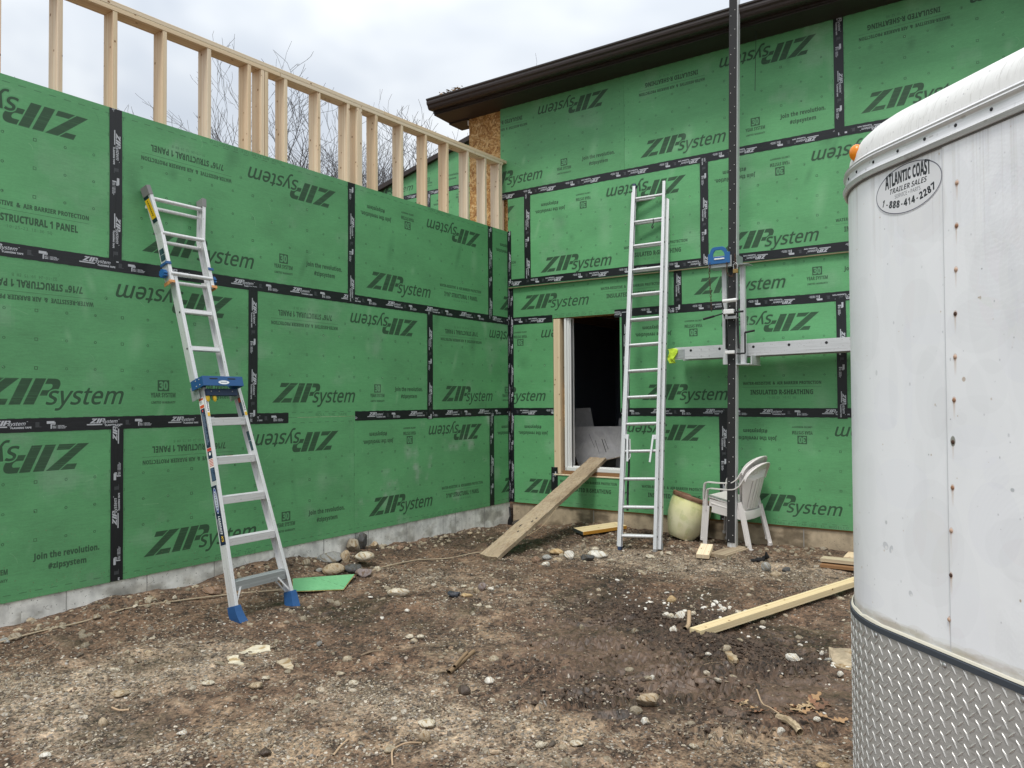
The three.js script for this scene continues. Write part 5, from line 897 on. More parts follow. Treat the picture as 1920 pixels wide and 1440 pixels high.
// lay a box shaped piece: middle of its underside's ends at a and b
function lay(m, a, b, t, roll = 0) { const A = new THREE.Vector3(...a), B = new THREE.Vector3(...b), X = B.clone().sub(A).normalize(), Z = new THREE.Vector3(0, 1, 0); const side = X.clone().cross(Z).normalize(), up = side.clone().cross(X).normalize(); m.quaternion.setFromRotationMatrix(new THREE.Matrix4().makeBasis(X, up, side)); m.rotateX(roll); m.position.copy(A).add(B).multiplyScalar(0.5).addScaledVector(up, t / 2); return m; }
{
  const ramp = new THREE.Group(); const r = thing('ramp_plank', 'long worn plank ramp from the dirt up into the doorway', 'plank', [0, 0, 0]);
  srand(601); const L = 2.62, w = 0.232, t = 0.042, g = new THREE.BoxGeometry(L, t, w, 60, 1, 8).toNonIndexed(), p = g.attributes.position;
  for (let i = 0; i < p.count; i++) { const x = p.getX(i), z = p.getZ(i), e = Math.abs(z) > w * 0.49 ? 1 : 0, en = Math.abs(x) > L * 0.498 ? 1 : 0; p.setZ(i, z + e * (fbm(x * 12, z > 0 ? 3 : 8, 3) - 0.5) * 0.014); p.setX(i, x + en * (vn(z * 40, x > 0 ? 1 : 5) - 0.5) * 0.03); p.setY(i, p.getY(i) + (fbm(x * 3, z * 5, 3) - 0.5) * 0.008 - 0.012 * (1 - (2 * x / L) ** 2)); }
  uvBox(g, 0); g.computeVertexNormals(); const m = part('plank_board', g, M.rampWood, r); lay(m, [1.245, -0.245, 2.2], [1.19, 0.585, -0.27], t);
  for (const [x, z, l] of [[-0.62, -0.03, 0.03], [-0.5, 0.05, 0.025], [-0.75, 0.02, 0.02], [-0.42, 0.06, 0.018]]) { const k = new THREE.SphereGeometry(0.01, 8, 6); k.scale(l / 0.01, 0.2, 0.9); part('gouge', k, M.black, m).position.set(x, t / 2 - 0.011 + 0.012 * (2 * x / L) ** 2, z); }
  part('edge_splinter', tube([[-0.75, -0.03, 0.122], [-0.5, -0.06, 0.135], [-0.25, -0.05, 0.128], [-0.05, -0.02, 0.12]], 0.0025, 24, 5), M.old, m);
}
{
  const s = thing('short_plank', 'short plank with orange edge and dark end lying below the doorway', 'plank', [1.53, -0.17, 0.34]);
  srand(602); s.rotation.set(0.06, 0.1, -0.02); s.rotation.y = -0.55;
  part('plank_board', bx(0.235, 0.04, 0.6, 0, 0, 0, 2, 0.003), M.timber, s);
  part('painted_edge', bx(0.003, 0.038, 0.596, 0.1185, 0, 0, 2, 0.0005), std({ color: new THREE.Color(0.5, 0.24, 0.03), roughness: 0.6 }), s);
  part('dark_end', bx(0.232, 0.038, 0.004, 0, 0, 0.3015, 0, 0.0005), std({ color: new THREE.Color(0.035, 0.045, 0.045), roughness: 0.7 }), s);
}
lay(board('timber', 'long pale yellow timber lying on the mud and running behind the trailer', 'timber', 3.0, 0.089, 0.045, M.timber, 603, 0.0006), [3.965, -0.2, 3.6], [4.82, -0.19, 0.73], 0.045);
lay(board('base_board', 'short weathered board under the foot of the black pole', 'board', 0.52, 0.2, 0.034, M.greyWood, 604, 0.002), [3.2, -0.222, 0.99], [3.3, -0.212, 0.48], 0.034);
lay(board('wood_block', 'short pale wood block tilted beside the board under the black pole', 'wood block', 0.29, 0.125, 0.04, M.pinePale, 605, 0.001), [3.085, -0.222, 1.1], [3.03, -0.165, 0.82], 0.04);
lay(board('trim_board', 'white painted board on top of the board stack beside the trailer', 'board', 1.5, 0.14, 0.03, std({ map: M.greyWood.map, color: new THREE.Color(1.6, 1.7, 1.75), roughness: 0.6 }), 606, 0.001), [4.155, -0.175, 0.78], [5.64, -0.17, 0.76], 0.03);
lay(board('brown_board', 'brown weathered board under the white board beside the trailer', 'board', 1.5, 0.13, 0.028, M.brownWood, 607, 0.002), [4.165, -0.218, 0.84], [5.65, -0.215, 0.8], 0.028);
lay(board('plywood_piece', 'tan plywood piece behind the white board beside the trailer', 'plywood', 1.2, 0.3, 0.018, M.pineWarm, 608, 0.001), [4.32, -0.165, 0.5], [5.5, -0.16, 0.46], 0.018);
{ // green offcut
  const pts = [[0.71, 4.25], [0.985, 3.945], [0.745, 3.585], [0.44, 4.03]], s = new THREE.Shape(pts.map(([x, z]) => new THREE.Vector2(x - 0.72, -(z - 3.95)))), g = ni(new THREE.ExtrudeGeometry(s, { depth: 0.011, bevelEnabled: false })); g.rotateX(-Math.PI / 2);
  const o = thing('sheathing_offcut', 'green sheathing offcut lying on the dirt by the ladder foot', 'offcut', [0.72, -0.212, 3.95]); o.rotation.set(0.03, 0, -0.07);
  const [c, k] = canvas(256, 256); srand(610); k.fillStyle = '#6fae7d'; k.fillRect(0, 0, 256, 256); for (let i = 0; i < 1500; i++) { k.globalAlpha = rr(0.05, 0.25); k.fillStyle = rnd() < 0.6 ? '#a5cfa5' : '#3f7a50'; k.fillRect(rr(0, 256), rr(0, 256), rr(1, 14), rr(1, 3)); } k.globalAlpha = 0.7; k.strokeStyle = INK; k.lineWidth = 2; k.setLineDash([18, 14]); k.beginPath(); k.moveTo(10, 200); k.lineTo(250, 190); k.stroke();
  const t = tex(c); t.repeat.set(1.5, 1.5); uvBox(g, 0, 0.1, 0.1); part('green_face', g, std({ map: t, roughness: 0.6 }), o);
  const e = []; for (let i = 0; i < 4; i++) { const a = pts[i], b = pts[(i + 1) % 4]; e.push(beam([a[0] - 0.72, 0.0045, a[1] - 3.95], [b[0] - 0.72, 0.0045, b[1] - 3.95], 0.003, 0.0085, [0, 1, 0])); } part('strand_edge', merge(e), M.osb, o);
}
// grey sheets leaning inside the doorway
{
  const [sc_, sg_] = canvas(256, 256); srand(615); sg_.fillStyle = '#a8a8aa'; sg_.fillRect(0, 0, 256, 256); for (let i = 0; i < 300; i++) { sg_.globalAlpha = rr(0.03, 0.12); sg_.fillStyle = rnd() < 0.5 ? '#77777a' : '#d0d0d2'; sg_.beginPath(); sg_.ellipse(rr(0, 256), rr(0, 256), rr(3, 40), rr(2, 16), rr(0, 3), 0, 7); sg_.fill(); } for (let i = 0; i < 14; i++) { sg_.globalAlpha = 0.4; sg_.strokeStyle = '#5a5a5c'; const x = rr(0, 256), y = rr(0, 256); sg_.beginPath(); sg_.moveTo(x, y); sg_.lineTo(x - rr(4, 20), y + rr(10, 50)); sg_.stroke(); }
  const sheet = std({ map: tex(sc_), roughness: 0.7 });
  const mk = (label, pts, z, tilt, chips) => {
    const cx = pts.reduce((a, p) => a + p[0], 0) / pts.length, cy = Math.min(...pts.map((p) => p[1])), o = thing('leaning_sheet', label, 'board', [cx, cy, z]); o.rotation.x = tilt;
    const s = new THREE.Shape(pts.map(([x, y]) => new THREE.Vector2(x - cx, y - cy))), g = ni(new THREE.ExtrudeGeometry(s, { depth: 0.014, bevelEnabled: false })); uvBox(g, 0); part('sheet', g, sheet, o);
    for (const [i, j] of chips.edges) { const A = pts[i], B = pts[j]; part('sheet_edge', beam([A[0] - cx, A[1] - cy, 0.007], [B[0] - cx, B[1] - cy, 0.007], 0.004, 0.015, [0, 0, 1]), M.pine, o); }
    for (const [x0, y0, x1, y1, w] of chips.marks) part('chip_mark', beam([x0 - cx, y0 - cy, 0.0145], [x1 - cx, y1 - cy, 0.0145], w, 0.001, [1, 0, 0], 0), M.black, o);
    return o; };
  mk('grey sheet leaning low inside the doorway with chipped dark edges', [[0.5, 0.74], [0.66, 0.46], [1.3, 0.62], [1.34, 1.02], [0.5, 1.0]], -0.72, -0.16, { edges: [[0, 1], [1, 2]], marks: [[0.88, 0.72, 0.78, 0.9, 0.004], [0.95, 0.66, 0.88, 0.82, 0.005], [1.06, 0.66, 0.98, 0.84, 0.01], [1.09, 0.7, 1.02, 0.84, 0.006], [0.53, 0.68, 0.56, 0.63, 0.008], [0.59, 0.58, 0.62, 0.52, 0.008]] });
  mk('second grey sheet standing behind the front sheet inside the doorway', [[0.42, 0.45], [0.85, 0.45], [0.72, 1.02], [0.66, 1.26], [0.42, 1.25]], -0.98, -0.08, { edges: [], marks: [] });
  mk('grey sheet at the right leaning behind the ramp end inside the doorway', [[1.1, 0.45], [1.75, 0.45], [1.72, 1.06], [1.12, 1.12]], -0.95, -0.12, { edges: [], marks: [] });
}

// ---------- glazed planter ----------
{
  const o = thing('planter', 'tipped yellow green glazed planter with brown rim beside the tall ladder', 'planter', [2.52, -0.2, 0.28]);
  o.rotation.set(-0.2, 0, -0.27); o.scale.setScalar(1.12);
  const prof = [[0.0, 0.0], [0.1, 0.0], [0.122, 0.006], [0.15, 0.06], [0.182, 0.14], [0.203, 0.22], [0.211, 0.3], [0.209, 0.36], [0.204, 0.398]].map((p) => new THREE.Vector2(...p));
  const [c, k] = canvas(512, 256); srand(620); const gr = k.createLinearGradient(0, 0, 0, 256); gr.addColorStop(0, '#e0dd9c'); gr.addColorStop(0.45, '#eeeac6'); gr.addColorStop(1, '#e6e1b2'); k.fillStyle = gr; k.fillRect(0, 0, 512, 256);
  for (let i = 0; i < 500; i++) { k.globalAlpha = rr(0.02, 0.1); k.fillStyle = ['#e2e3c0', '#8f9d45', '#d9d9b6', '#7c8a3c'][Math.floor(rnd() * 4)]; k.beginPath(); k.ellipse(rr(0, 512), rr(0, 256), rr(2, 22), rr(2, 26), 0, 0, 7); k.fill(); }
  for (let i = 0; i < 60; i++) { k.globalAlpha = rr(0.1, 0.4); k.strokeStyle = '#6d7a36'; k.lineWidth = 0.8; const x = rr(0, 512), y = rr(0, 256); k.beginPath(); k.moveTo(x, y); k.lineTo(x + rr(-6, 6), y + rr(8, 40)); k.stroke(); }
  const glaze = new THREE.MeshPhysicalMaterial({ map: tex(c), roughness: 0.4, clearcoat: 0.4, clearcoatRoughness: 0.35 });
  part('pot_body', new THREE.LatheGeometry(prof, 48), glaze, o);
  part('pot_rim', new THREE.LatheGeometry([[0.203, 0.398], [0.212, 0.4], [0.214, 0.43], [0.21, 0.442], [0.196, 0.444], [0.188, 0.43], [0.182, 0.3], [0.13, 0.06], [0, 0.05]].map((p) => new THREE.Vector2(...p)), 48), std({ map: stoneMap, color: new THREE.Color(0.3, 0.16, 0.1), roughness: 0.7 }), o);
}

// ---------- stacked plastic armchairs ----------
function makeChair(label) {
  const o = thing('plastic_armchair', label, 'chair', [0, 0, 0], 'stacked plastic armchairs'), pl = M.chairPlastic;
  // strip swept along points with a given sideways width
  const strip = (pts, w, t, side = [1, 0, 0]) => {
    const cv = new THREE.CatmullRomCurve3(pts.map((p) => new THREE.Vector3(...p)), false, 'catmullrom', 0.35), n = 36, pos = [], S_ = new THREE.Vector3(...side);
    const ring = []; for (let i = 0; i <= n; i++) { const p = cv.getPoint(i / n), T = cv.getTangent(i / n), X = S_.clone().addScaledVector(T, -S_.dot(T)).normalize(), N = X.clone().cross(T).normalize(), W = typeof w === 'function' ? w(i / n) : w; ring.push([[-1, -1], [-1, 1], [-0.8, 1.5], [0.8, 1.5], [1, 1], [1, -1]].map(([a, b]) => p.clone().addScaledVector(X, a * W / 2).addScaledVector(N, b * t / 2))); }
    for (let i = 0; i < n; i++) for (let k = 0; k < 6; k++) { const a = ring[i][k], b = ring[i][(k + 1) % 6], c = ring[i + 1][k], d = ring[i + 1][(k + 1) % 6]; for (const q of [a, c, b, b, c, d]) pos.push(q.x, q.y, q.z); }
    for (const [r, f] of [[ring[0], 1], [ring[n], -1]]) for (let k = 1; k < 5; k++) for (const q of f > 0 ? [r[0], r[k], r[k + 1]] : [r[0], r[k + 1], r[k]]) pos.push(q.x, q.y, q.z);
    let g = new THREE.BufferGeometry(); g.setAttribute('position', new THREE.Float32BufferAttribute(pos, 3)); g = toCreasedNormals(g, 0.7); g.setAttribute('uv', new THREE.Float32BufferAttribute(new Float32Array(g.attributes.position.count * 2), 2)); return g;
  };
  // seat: dished panel with a turned down rim
  { const s = new THREE.Shape(); s.moveTo(-0.21, -0.21); s.lineTo(0.21, -0.21); s.quadraticCurveTo(0.245, 0.0, 0.25, 0.2); s.quadraticCurveTo(0.24, 0.24, 0.2, 0.245); s.lineTo(-0.2, 0.245); s.quadraticCurveTo(-0.24, 0.24, -0.25, 0.2); s.quadraticCurveTo(-0.245, 0, -0.21, -0.21);
    const g = new THREE.ExtrudeGeometry(s, { depth: 0.008, bevelEnabled: true, bevelSize: 0.004, bevelThickness: 0.004, bevelSegments: 2, steps: 1, curveSegments: 8 }); g.rotateX(Math.PI / 2); const p = g.attributes.position; for (let i = 0; i < p.count; i++) p.setY(i, p.getY(i) + 0.43 + 0.045 * p.getZ(i) / 0.24 + 0.12 * p.getX(i) ** 2); g.computeVertexNormals();
    part('seat', g, pl, o);
    part('seat_apron', merge([strip([[-0.24, 0.425, 0.2], [-0.12, 0.437, 0.252], [0.12, 0.437, 0.252], [0.24, 0.425, 0.2]], 0.07, 0.008, [0, 1, 0]), strip([[-0.25, 0.415, 0.2], [-0.24, 0.385, 0], [-0.215, 0.355, -0.2]], 0.075, 0.008, [0, 1, 0]), strip([[0.25, 0.415, 0.2], [0.24, 0.385, 0], [0.215, 0.355, -0.2]], 0.075, 0.008, [0, 1, 0]), strip([[-0.2, 0.36, -0.215], [0, 0.362, -0.235], [0.2, 0.36, -0.215]], 0.09, 0.008, [0, 1, 0])]), pl, o); }
  // back: round topped shell with six slots, leaning and curved
  { const s = new THREE.Shape(); s.moveTo(-0.17, 0); s.lineTo(0.17, 0); s.bezierCurveTo(0.19, 0.16, 0.25, 0.27, 0.25, 0.36); s.bezierCurveTo(0.25, 0.5, 0.13, 0.54, 0, 0.54); s.bezierCurveTo(-0.13, 0.54, -0.25, 0.5, -0.25, 0.36); s.bezierCurveTo(-0.25, 0.27, -0.19, 0.16, -0.17, 0);
    for (let k = 0; k < 6; k++) { const x0 = -0.125 + k * 0.05, h = new THREE.Path(), top = 0.375 - 1.6 * x0 * x0, f = (y) => x0 * (1 + 0.3 * y); h.moveTo(f(0.05) - 0.009, 0.05); h.lineTo(f(0.2) - 0.01, 0.2); h.lineTo(f(top) - 0.01, top); h.quadraticCurveTo(f(top), top + 0.018, f(top) + 0.01, top); h.lineTo(f(0.2) + 0.01, 0.2); h.lineTo(f(0.05) + 0.009, 0.05); h.closePath(); s.holes.push(h); }
    const g = new THREE.ExtrudeGeometry(s, { depth: 0.007, bevelEnabled: true, bevelSize: 0.003, bevelThickness: 0.003, bevelSegments: 2, curveSegments: 10 }), p = g.attributes.position;
    for (let i = 0; i < p.count; i++) { const x = p.getX(i), y = p.getY(i); p.setZ(i, p.getZ(i) - 0.215 - 0.3 * y - 0.06 * y * y + 1.5 * x * x); p.setY(i, y + 0.375); } g.computeVertexNormals(); part('backrest', g, pl, o);
    const rim = []; for (let k = 0; k <= 14; k++) { const a = k / 14 * Math.PI, x = 0.25 * Math.cos(a), y = 0.36 + 0.18 * Math.sin(a); rim.push([x, y + 0.375, -0.215 - 0.3 * y - 0.06 * y * y + 1.5 * x * x - 0.012]); } part('back_rim', strip(rim, 0.034, 0.007, [0, 0.1, -1]), pl, o); }
  for (const s of [-1, 1]) {
    part('armrest', strip([[s * 0.25, 0.76, -0.25], [s * 0.262, 0.69, -0.2], [s * 0.27, 0.645, -0.12], [s * 0.275, 0.635, 0.05], [s * 0.272, 0.635, 0.2], [s * 0.268, 0.615, 0.245], [s * 0.262, 0.52, 0.265], [s * 0.255, 0.4, 0.27]], (t) => 0.05, 0.01), pl, o);
    // legs: tapered angle sections
    const leg = (top, foot) => merge([beam(top, foot, 0.05, 0.007, [1, 0, 0]), beam([top[0] + s * 0.022, top[1], top[2]], [foot[0] + s * 0.016, foot[1], foot[2]], 0.007, 0.055, [1, 0, 0]), beam([foot[0], foot[1] + 0.03, foot[2]], foot, 0.046, 0.04, [1, 0, 0])]);
    part('leg', leg([s * 0.24, 0.44, 0.255], [s * 0.262, 0.0, 0.295]), pl, o);
    part('leg', leg([s * 0.205, 0.44, -0.2], [s * 0.235, 0.0, -0.315]), pl, o);
  }
  return o;
}
M.chairPlastic = std({ color: new THREE.Color(0.7, 0.67, 0.65), roughness: 0.5 });
{
  const a = makeChair('lower of two stacked beige plastic armchairs behind the black pole, its feet on the dirt'); a.position.set(3.175, -0.215, 0.29); a.rotation.set(0.02, -1.72, 0.0); a.scale.set(0.95, 1.0, 0.84);
  const b = a.clone(); b.name = numbered('plastic_armchair'); b.userData = { ...a.userData, label: 'upper of two stacked beige plastic armchairs, standing higher with its back nearer the pole' }; scene.add(b);
  b.position.set(3.145, -0.15, 0.282);
}

// ---------- trailer ----------
{
  const T = thing('cargo_trailer', 'white enclosed trailer with tread plate skirt and rounded roof cap at the right', 'trailer');
  const t = [0.73695, 0.67595], n = [-0.67595, 0.73695], N0 = 0.935, SA = 8.371, SB = 9.75, R = 0.4, DEP = 2.7;
  const pt = (s, d) => [s * t[0] + d * n[0], s * t[1] + d * n[1]];
  // plan outline of the front: q runs leftwards along the face; returns [x, z, nx, nz] at offset o from the skin
  const plan = (q, o = 0) => {
    const arc = R * Math.PI / 2, flat = SB - SA; let s, d, ns, nd;
    if (q < -flat - arc) { const k = -q - flat - arc; s = SB + R; d = N0 - R - k; ns = 1; nd = 0; }
    else if (q < -flat) { const a = (-q - flat) / R; s = SB + R * Math.sin(a); d = N0 - R + R * Math.cos(a); ns = Math.sin(a); nd = Math.cos(a); }
    else if (q < 0) { s = SA - q; d = N0; ns = 0; nd = 1; }
    else if (q < arc) { const a = q / R; s = SA - R * Math.sin(a); d = N0 - R + R * Math.cos(a); ns = -Math.sin(a); nd = Math.cos(a); }
    else { s = SA - R; d = N0 - R - (q - arc); ns = -1; nd = 0; }
    s += ns * o; d += nd * o; const [x, z] = pt(s, d); return [x, z, ns * t[0] + nd * n[0], ns * t[1] + nd * n[1]];
  };
  const arcL = R * Math.PI / 2, Q0 = -(SB - SA) - arcL - DEP, Q1 = arcL + DEP;
  const qs = (a, b) => { const v = [a]; let q = a; while (q < b - 1e-6) { q += (q > -0.05 && q < arcL + 0.05) || (q < -(SB - SA) + 0.05 && q > -(SB - SA) - arcL - 0.05) ? 0.025 : 0.12; v.push(Math.min(q, b)); } return v; };
  // band with a cross section of [offset, y] points, swept along the outline; uv = (distance, height) in metres
  const band = (sec, a, b, closed = true, smoothN = false) => {
    const Q = qs(a, b), pos = [], uv = [], nrm = [], m = sec.length, last = closed ? m : m - 1;
    for (let i = 0; i < Q.length - 1; i++) for (let k = 0; k < last; k++) {
      const c0 = sec[k], c1 = sec[(k + 1) % m], P = (q, c) => { const p = plan(q, c[0]); return [p[0], c[1], p[1]]; }, A = P(Q[i], c0), B = P(Q[i + 1], c0), C = P(Q[i], c1), D = P(Q[i + 1], c1);
      for (const [v, q, c] of [[A, Q[i], c0], [C, Q[i], c1], [B, Q[i + 1], c0], [B, Q[i + 1], c0], [C, Q[i], c1], [D, Q[i + 1], c1]]) { pos.push(...v); uv.push(SA - q, c[1]); }
    }
    let g = new THREE.BufferGeometry(); g.setAttribute('position', new THREE.Float32BufferAttribute(pos, 3)); g.setAttribute('uv', new THREE.Float32BufferAttribute(uv, 2)); return toCreasedNormals(g, 0.5);
  };
  // painted skin: texture over s 7.9..9.1 and y 0.7..2.05, real stains only
  srand(701); const W = 1024, H = 1024, [c, g] = canvas(W, H), px = (s) => (s - 7.9) / 1.2 * W, py = (y) => H - (y - 0.7) / 1.35 * H;
  g.fillStyle = '#fafcff'; g.fillRect(0, 0, W, H);
  for (let i = 0; i < 500; i++) { g.globalAlpha = rr(0.01, 0.05); g.fillStyle = rnd() < 0.5 ? '#b9bcc0' : '#ffffff'; g.beginPath(); g.ellipse(rr(0, W), rr(0, H), rr(10, 90), rr(10, 120), 0, 0, 7); g.fill(); }
  for (let i = 0; i < 120; i++) { const x = rr(0, W), l = rr(30, 260), gr = g.createLinearGradient(0, py(1.965), 0, py(1.965) + l); gr.addColorStop(0, 'rgba(130,126,116,0.13)'); gr.addColorStop(1, 'rgba(130,126,116,0)'); g.globalAlpha = rr(0.3, 1); g.fillStyle = gr; g.fillRect(x, py(1.965), rr(2, 9), l); }
  for (let i = 0; i < 260; i++) { g.globalAlpha = rr(0.1, 0.55); g.fillStyle = rnd() < 0.75 ? '#8a8d92' : '#8a6a4a'; g.beginPath(); const r = rr(0.5, 2.2) * (rnd() < 0.06 ? 2 : 1); g.ellipse(rr(0, W), rr(0, H), r, r * rr(0.6, 1.6), 0, 0, 7); g.fill(); }
  for (let i = 0; i < 200; i++) { g.globalAlpha = rr(0.03, 0.1); g.fillStyle = '#a89f86'; g.beginPath(); g.ellipse(rr(0, W), py(0.8 + 0.03 * rnd() * rnd()), rr(10, 60), rr(2, 10), 0, 0, 7); g.fill(); }
  const riv = [[8.611, 1.857], [8.608, 1.761], [8.604, 1.663], [8.6, 1.564], [8.597, 1.467], [8.592, 1.37], [8.5865, 1.275], [8.583, 1.172], [8.577, 1.074], [8.5735, 0.973], [8.566, 0.871]].map(([s, y]) => [s, y]);
  for (const [s, y] of riv) { const gr = g.createLinearGradient(0, py(y), 0, py(y - 0.045)); gr.addColorStop(0, 'rgba(150,95,55,0.4)'); gr.addColorStop(1, 'rgba(150,110,80,0)'); g.globalAlpha = rr(0.5, 1); g.fillStyle = gr; g.fillRect(px(s) - 2.5, py(y), rr(3, 6), 36); g.fillStyle = 'rgba(150,90,50,0.35)'; g.beginPath(); g.ellipse(px(s), py(y), 5, 6, 0, 0, 7); g.fill(); }
  g.globalAlpha = 0.7; g.fillStyle = '#6d6f64'; g.beginPath(); g.ellipse(px(8.5865), py(1.277), 6, 9, 0, 0, 7); g.fill();
  for (const [s, y, a, b] of [[8.36, 1.0, 9, 7], [8.38, 0.995, 5, 8], [8.445, 0.9, 6, 5]]) { g.globalAlpha = 0.25; g.fillStyle = '#777a80'; g.beginPath(); g.ellipse(px(s), py(y), a, b, 0.5, 0, 7); g.fill(); g.globalAlpha = 0.6; g.fillStyle = '#fff'; g.beginPath(); g.ellipse(px(s) + 2, py(y) + 3, a * 0.5, b * 0.5, 0, 0, 7); g.fill(); }
  g.globalAlpha = 1; const ct = tex(c); ct.repeat.set(1 / 1.2, 1 / 1.35); ct.offset.set(-7.9 / 1.2, -0.7 / 1.35);
  const bmpc = canvas(512, 512), bg = bmpc[1]; bg.fillStyle = '#808080'; bg.fillRect(0, 0, 512, 512); for (let i = 0; i < 40; i++) { const x = rr(100, 412), y = rr(100, 412), r = rr(20, 95), gr = bg.createRadialGradient(x, y, 0, x, y, r); const k = rnd() < 0.5 ? 0 : 255; gr.addColorStop(0, `rgba(${k},${k},${k},0.16)`); gr.addColorStop(1, `rgba(${k},${k},${k},0)`); bg.fillStyle = gr; bg.fillRect(0, 0, 512, 512); }
  const bt = tex(bmpc[0], false); bt.repeat.set(1 / 1.2, 1 / 1.35);
  const white = new THREE.MeshPhysicalMaterial({ map: ct, bumpMap: bt, bumpScale: 0.022, roughness: 0.42, clearcoat: 0.25, clearcoatRoughness: 0.35 });
  const SE = SA - 8.583;                                                   // the sheet seam
  part('skin_panel', band([[0, 0.3], [0.0, 1.99], [-0.02, 1.99], [-0.02, 0.3]], SE, Q1), white, T);
  part('skin_panel', band([[0.0025, 0.3], [0.0025, 1.99], [-0.02, 1.99], [-0.02, 0.3]], Q0, SE + 0.012), white, T);
  const seam = []; // sheet edge line follows the lean of the seam
  part('seam_edge', band([[0.0028, 0.79], [0.0028, 1.965], [0.0005, 1.965], [0.0005, 0.79]], SE + 0.0122, SE + 0.0138), std({ color: new THREE.Color(0.6, 0.61, 0.63), roughness: 0.6 }), T);
  const at = (s, y, o) => { const p = plan(SA - s, o); return [p, new THREE.Vector3(p[0], y, p[1]), new THREE.Vector3(p[2], 0, p[3])]; };
  const stud = (name, s, y, o, r, mat, parent = T) => { const [, p, nn] = at(s, y, o), gg = new THREE.SphereGeometry(r, 12, 6, 0, 6.3, 0, 1.57); gg.scale(1, 0.55, 1); const m = part(name, gg, mat, parent); m.position.copy(p); m.quaternion.setFromUnitVectors(new THREE.Vector3(0, 1, 0), nn); return m; };
  const rustMat = std({ color: new THREE.Color(0.3, 0.16, 0.09), roughness: 0.8 }), rustPale = std({ color: new THREE.Color(0.5, 0.34, 0.25), roughness: 0.7 });
  riv.forEach(([s, y], i) => stud('rivet', s, y, 0.0025, 0.0048, [3, 6, 9].includes(i) ? M.rust : i % 2 ? rustMat : rustPale));
  // oval sticker, follows the skin
  { const [sc, k] = canvas(768, 420), w = 0.222, h = 0.122; k.fillStyle = '#e6e7ea'; k.fillRect(0, 0, 768, 420); k.strokeStyle = '#3c3b52'; k.lineWidth = 7; k.beginPath(); k.ellipse(384, 210, 376, 202, 0, 0, 7); k.stroke();
    k.fillStyle = '#1d1d26'; k.save(); k.textAlign = 'center';
    const word = 'ATLANTIC COAST'; const total = 520; let x = 384 - total / 2; k.font = 'bold 100px sans-serif'; const wd = [...word].map((ch) => k.measureText(ch).width), sum = wd.reduce((a, b) => a + b, 0); [...word].forEach((ch, i) => { const cw = wd[i] / sum * total, u = (x + cw / 2 - 384) / (total / 2), hh = 92 + 46 * u * u; k.save(); k.translate(x + cw / 2, 142 + 22 * u * u); k.scale(cw / wd[i], hh / 72); k.fillText(ch, 0, 0); k.lineWidth = 5; k.strokeStyle = '#1d1d26'; k.strokeText(ch, 0, 0); k.restore(); x += cw; });
    letterText(k, 'TRAILER SALES', 384, 218, 44, 430, 'bold', 0.22, 'center'); k.fillStyle = '#55555f'; letterText(k, 'SERVICE \u2022 PARTS', 384, 268, 32, 300, '', 0, 'center'); k.fillStyle = '#1d1d26';
    const num = '1-888-414-2287'; [...num].forEach((ch, i) => { const dx = (i - 6.5) * 45; k.save(); k.translate(384 + dx, 176 + 172 * Math.sqrt(1 - (dx / 400) ** 2)); k.rotate(-dx / 400 * 0.5); letterText(k, ch, 0, 10, 58, ch === '-' ? 22 : ch === '1' ? 28 : 40, 'bold', 0, 'center'); k.lineWidth = 4; k.strokeStyle = '#1d1d26'; if (ch !== '-') { k.font = 'bold 81px sans-serif'; k.textAlign = 'center'; k.save(); k.translate(0, 10); k.scale((ch === '1' ? 28 : 40) / k.measureText(ch).width, 1); k.strokeText(ch, 0, 0); k.restore(); }; k.restore(); }); k.restore();
    const st = tex(sc, true, false), gg = new THREE.BufferGeometry(), pos = [], uv = [], N = 48; const s0 = 8.4575, y0 = 1.889;
    for (let i = 0; i < N; i++) for (let r = 0; r < 6; r++) { const P = (ri, ii) => { const a = ii / N * 6.28319, u = Math.cos(a) * ri / 6, v = Math.sin(a) * ri / 6, p = plan(SA - (s0 + u * w / 2), 0.0008); pos.push(p[0], y0 + v * h / 2, p[1]); uv.push(0.5 + u / 2, 0.5 + v / 2); }; P(r, i); P(r + 1, i); P(r + 1, i + 1); P(r, i); P(r + 1, i + 1); P(r, i + 1); }
    gg.setAttribute('position', new THREE.Float32BufferAttribute(pos, 3)); gg.setAttribute('uv', new THREE.Float32BufferAttribute(uv, 2)); gg.computeVertexNormals(); part('oval_sticker', gg, std({ map: st, roughness: 0.4 }), T); }
  // aluminium roof trim with screws, rounded white cap above
  part('roof_trim', band([[0.002, 1.955], [0.01, 1.955], [0.014, 1.966], [0.008, 1.97], [0.006, 1.975], [0.006, 1.995], [0.01, 1.999], [0.012, 2.003], [0.008, 2.008], [0.01, 2.012], [0.004, 2.018], [-0.01, 2.018], [-0.01, 1.955]], Q0, Q1), M.alu, T);
  part('trim_gasket', band([[0.0005, 1.951], [0.004, 1.951], [0.004, 1.9545], [0.0005, 1.9545]], Q0, Q1), M.greyPlastic, T);
  for (const s of [8.195, 8.262, 8.3456, 8.4337, 8.522, 8.6142, 8.7098, 8.805, 8.9, 9.0, 9.1]) stud('trim_screw', s, 1.986, 0.006, 0.0042, M.black);
  { srand(705); const [cc, k] = canvas(1024, 256); k.fillStyle = '#dcdcda'; k.fillRect(0, 0, 1024, 256); for (let i = 0; i < 1500; i++) { k.globalAlpha = rr(0.03, 0.16); k.fillStyle = rnd() < 0.6 ? '#7d7b74' : '#fff'; k.fillRect(rr(0, 1024), rr(0, 256), rr(1, 4), rr(4, 40)); } for (let i = 0; i < 160; i++) { k.globalAlpha = rr(0.2, 0.6); k.fillStyle = '#77757a'; k.beginPath(); k.arc(rr(0, 1024), rr(0, 256), rr(0.6, 2.4), 0, 7); k.fill(); }
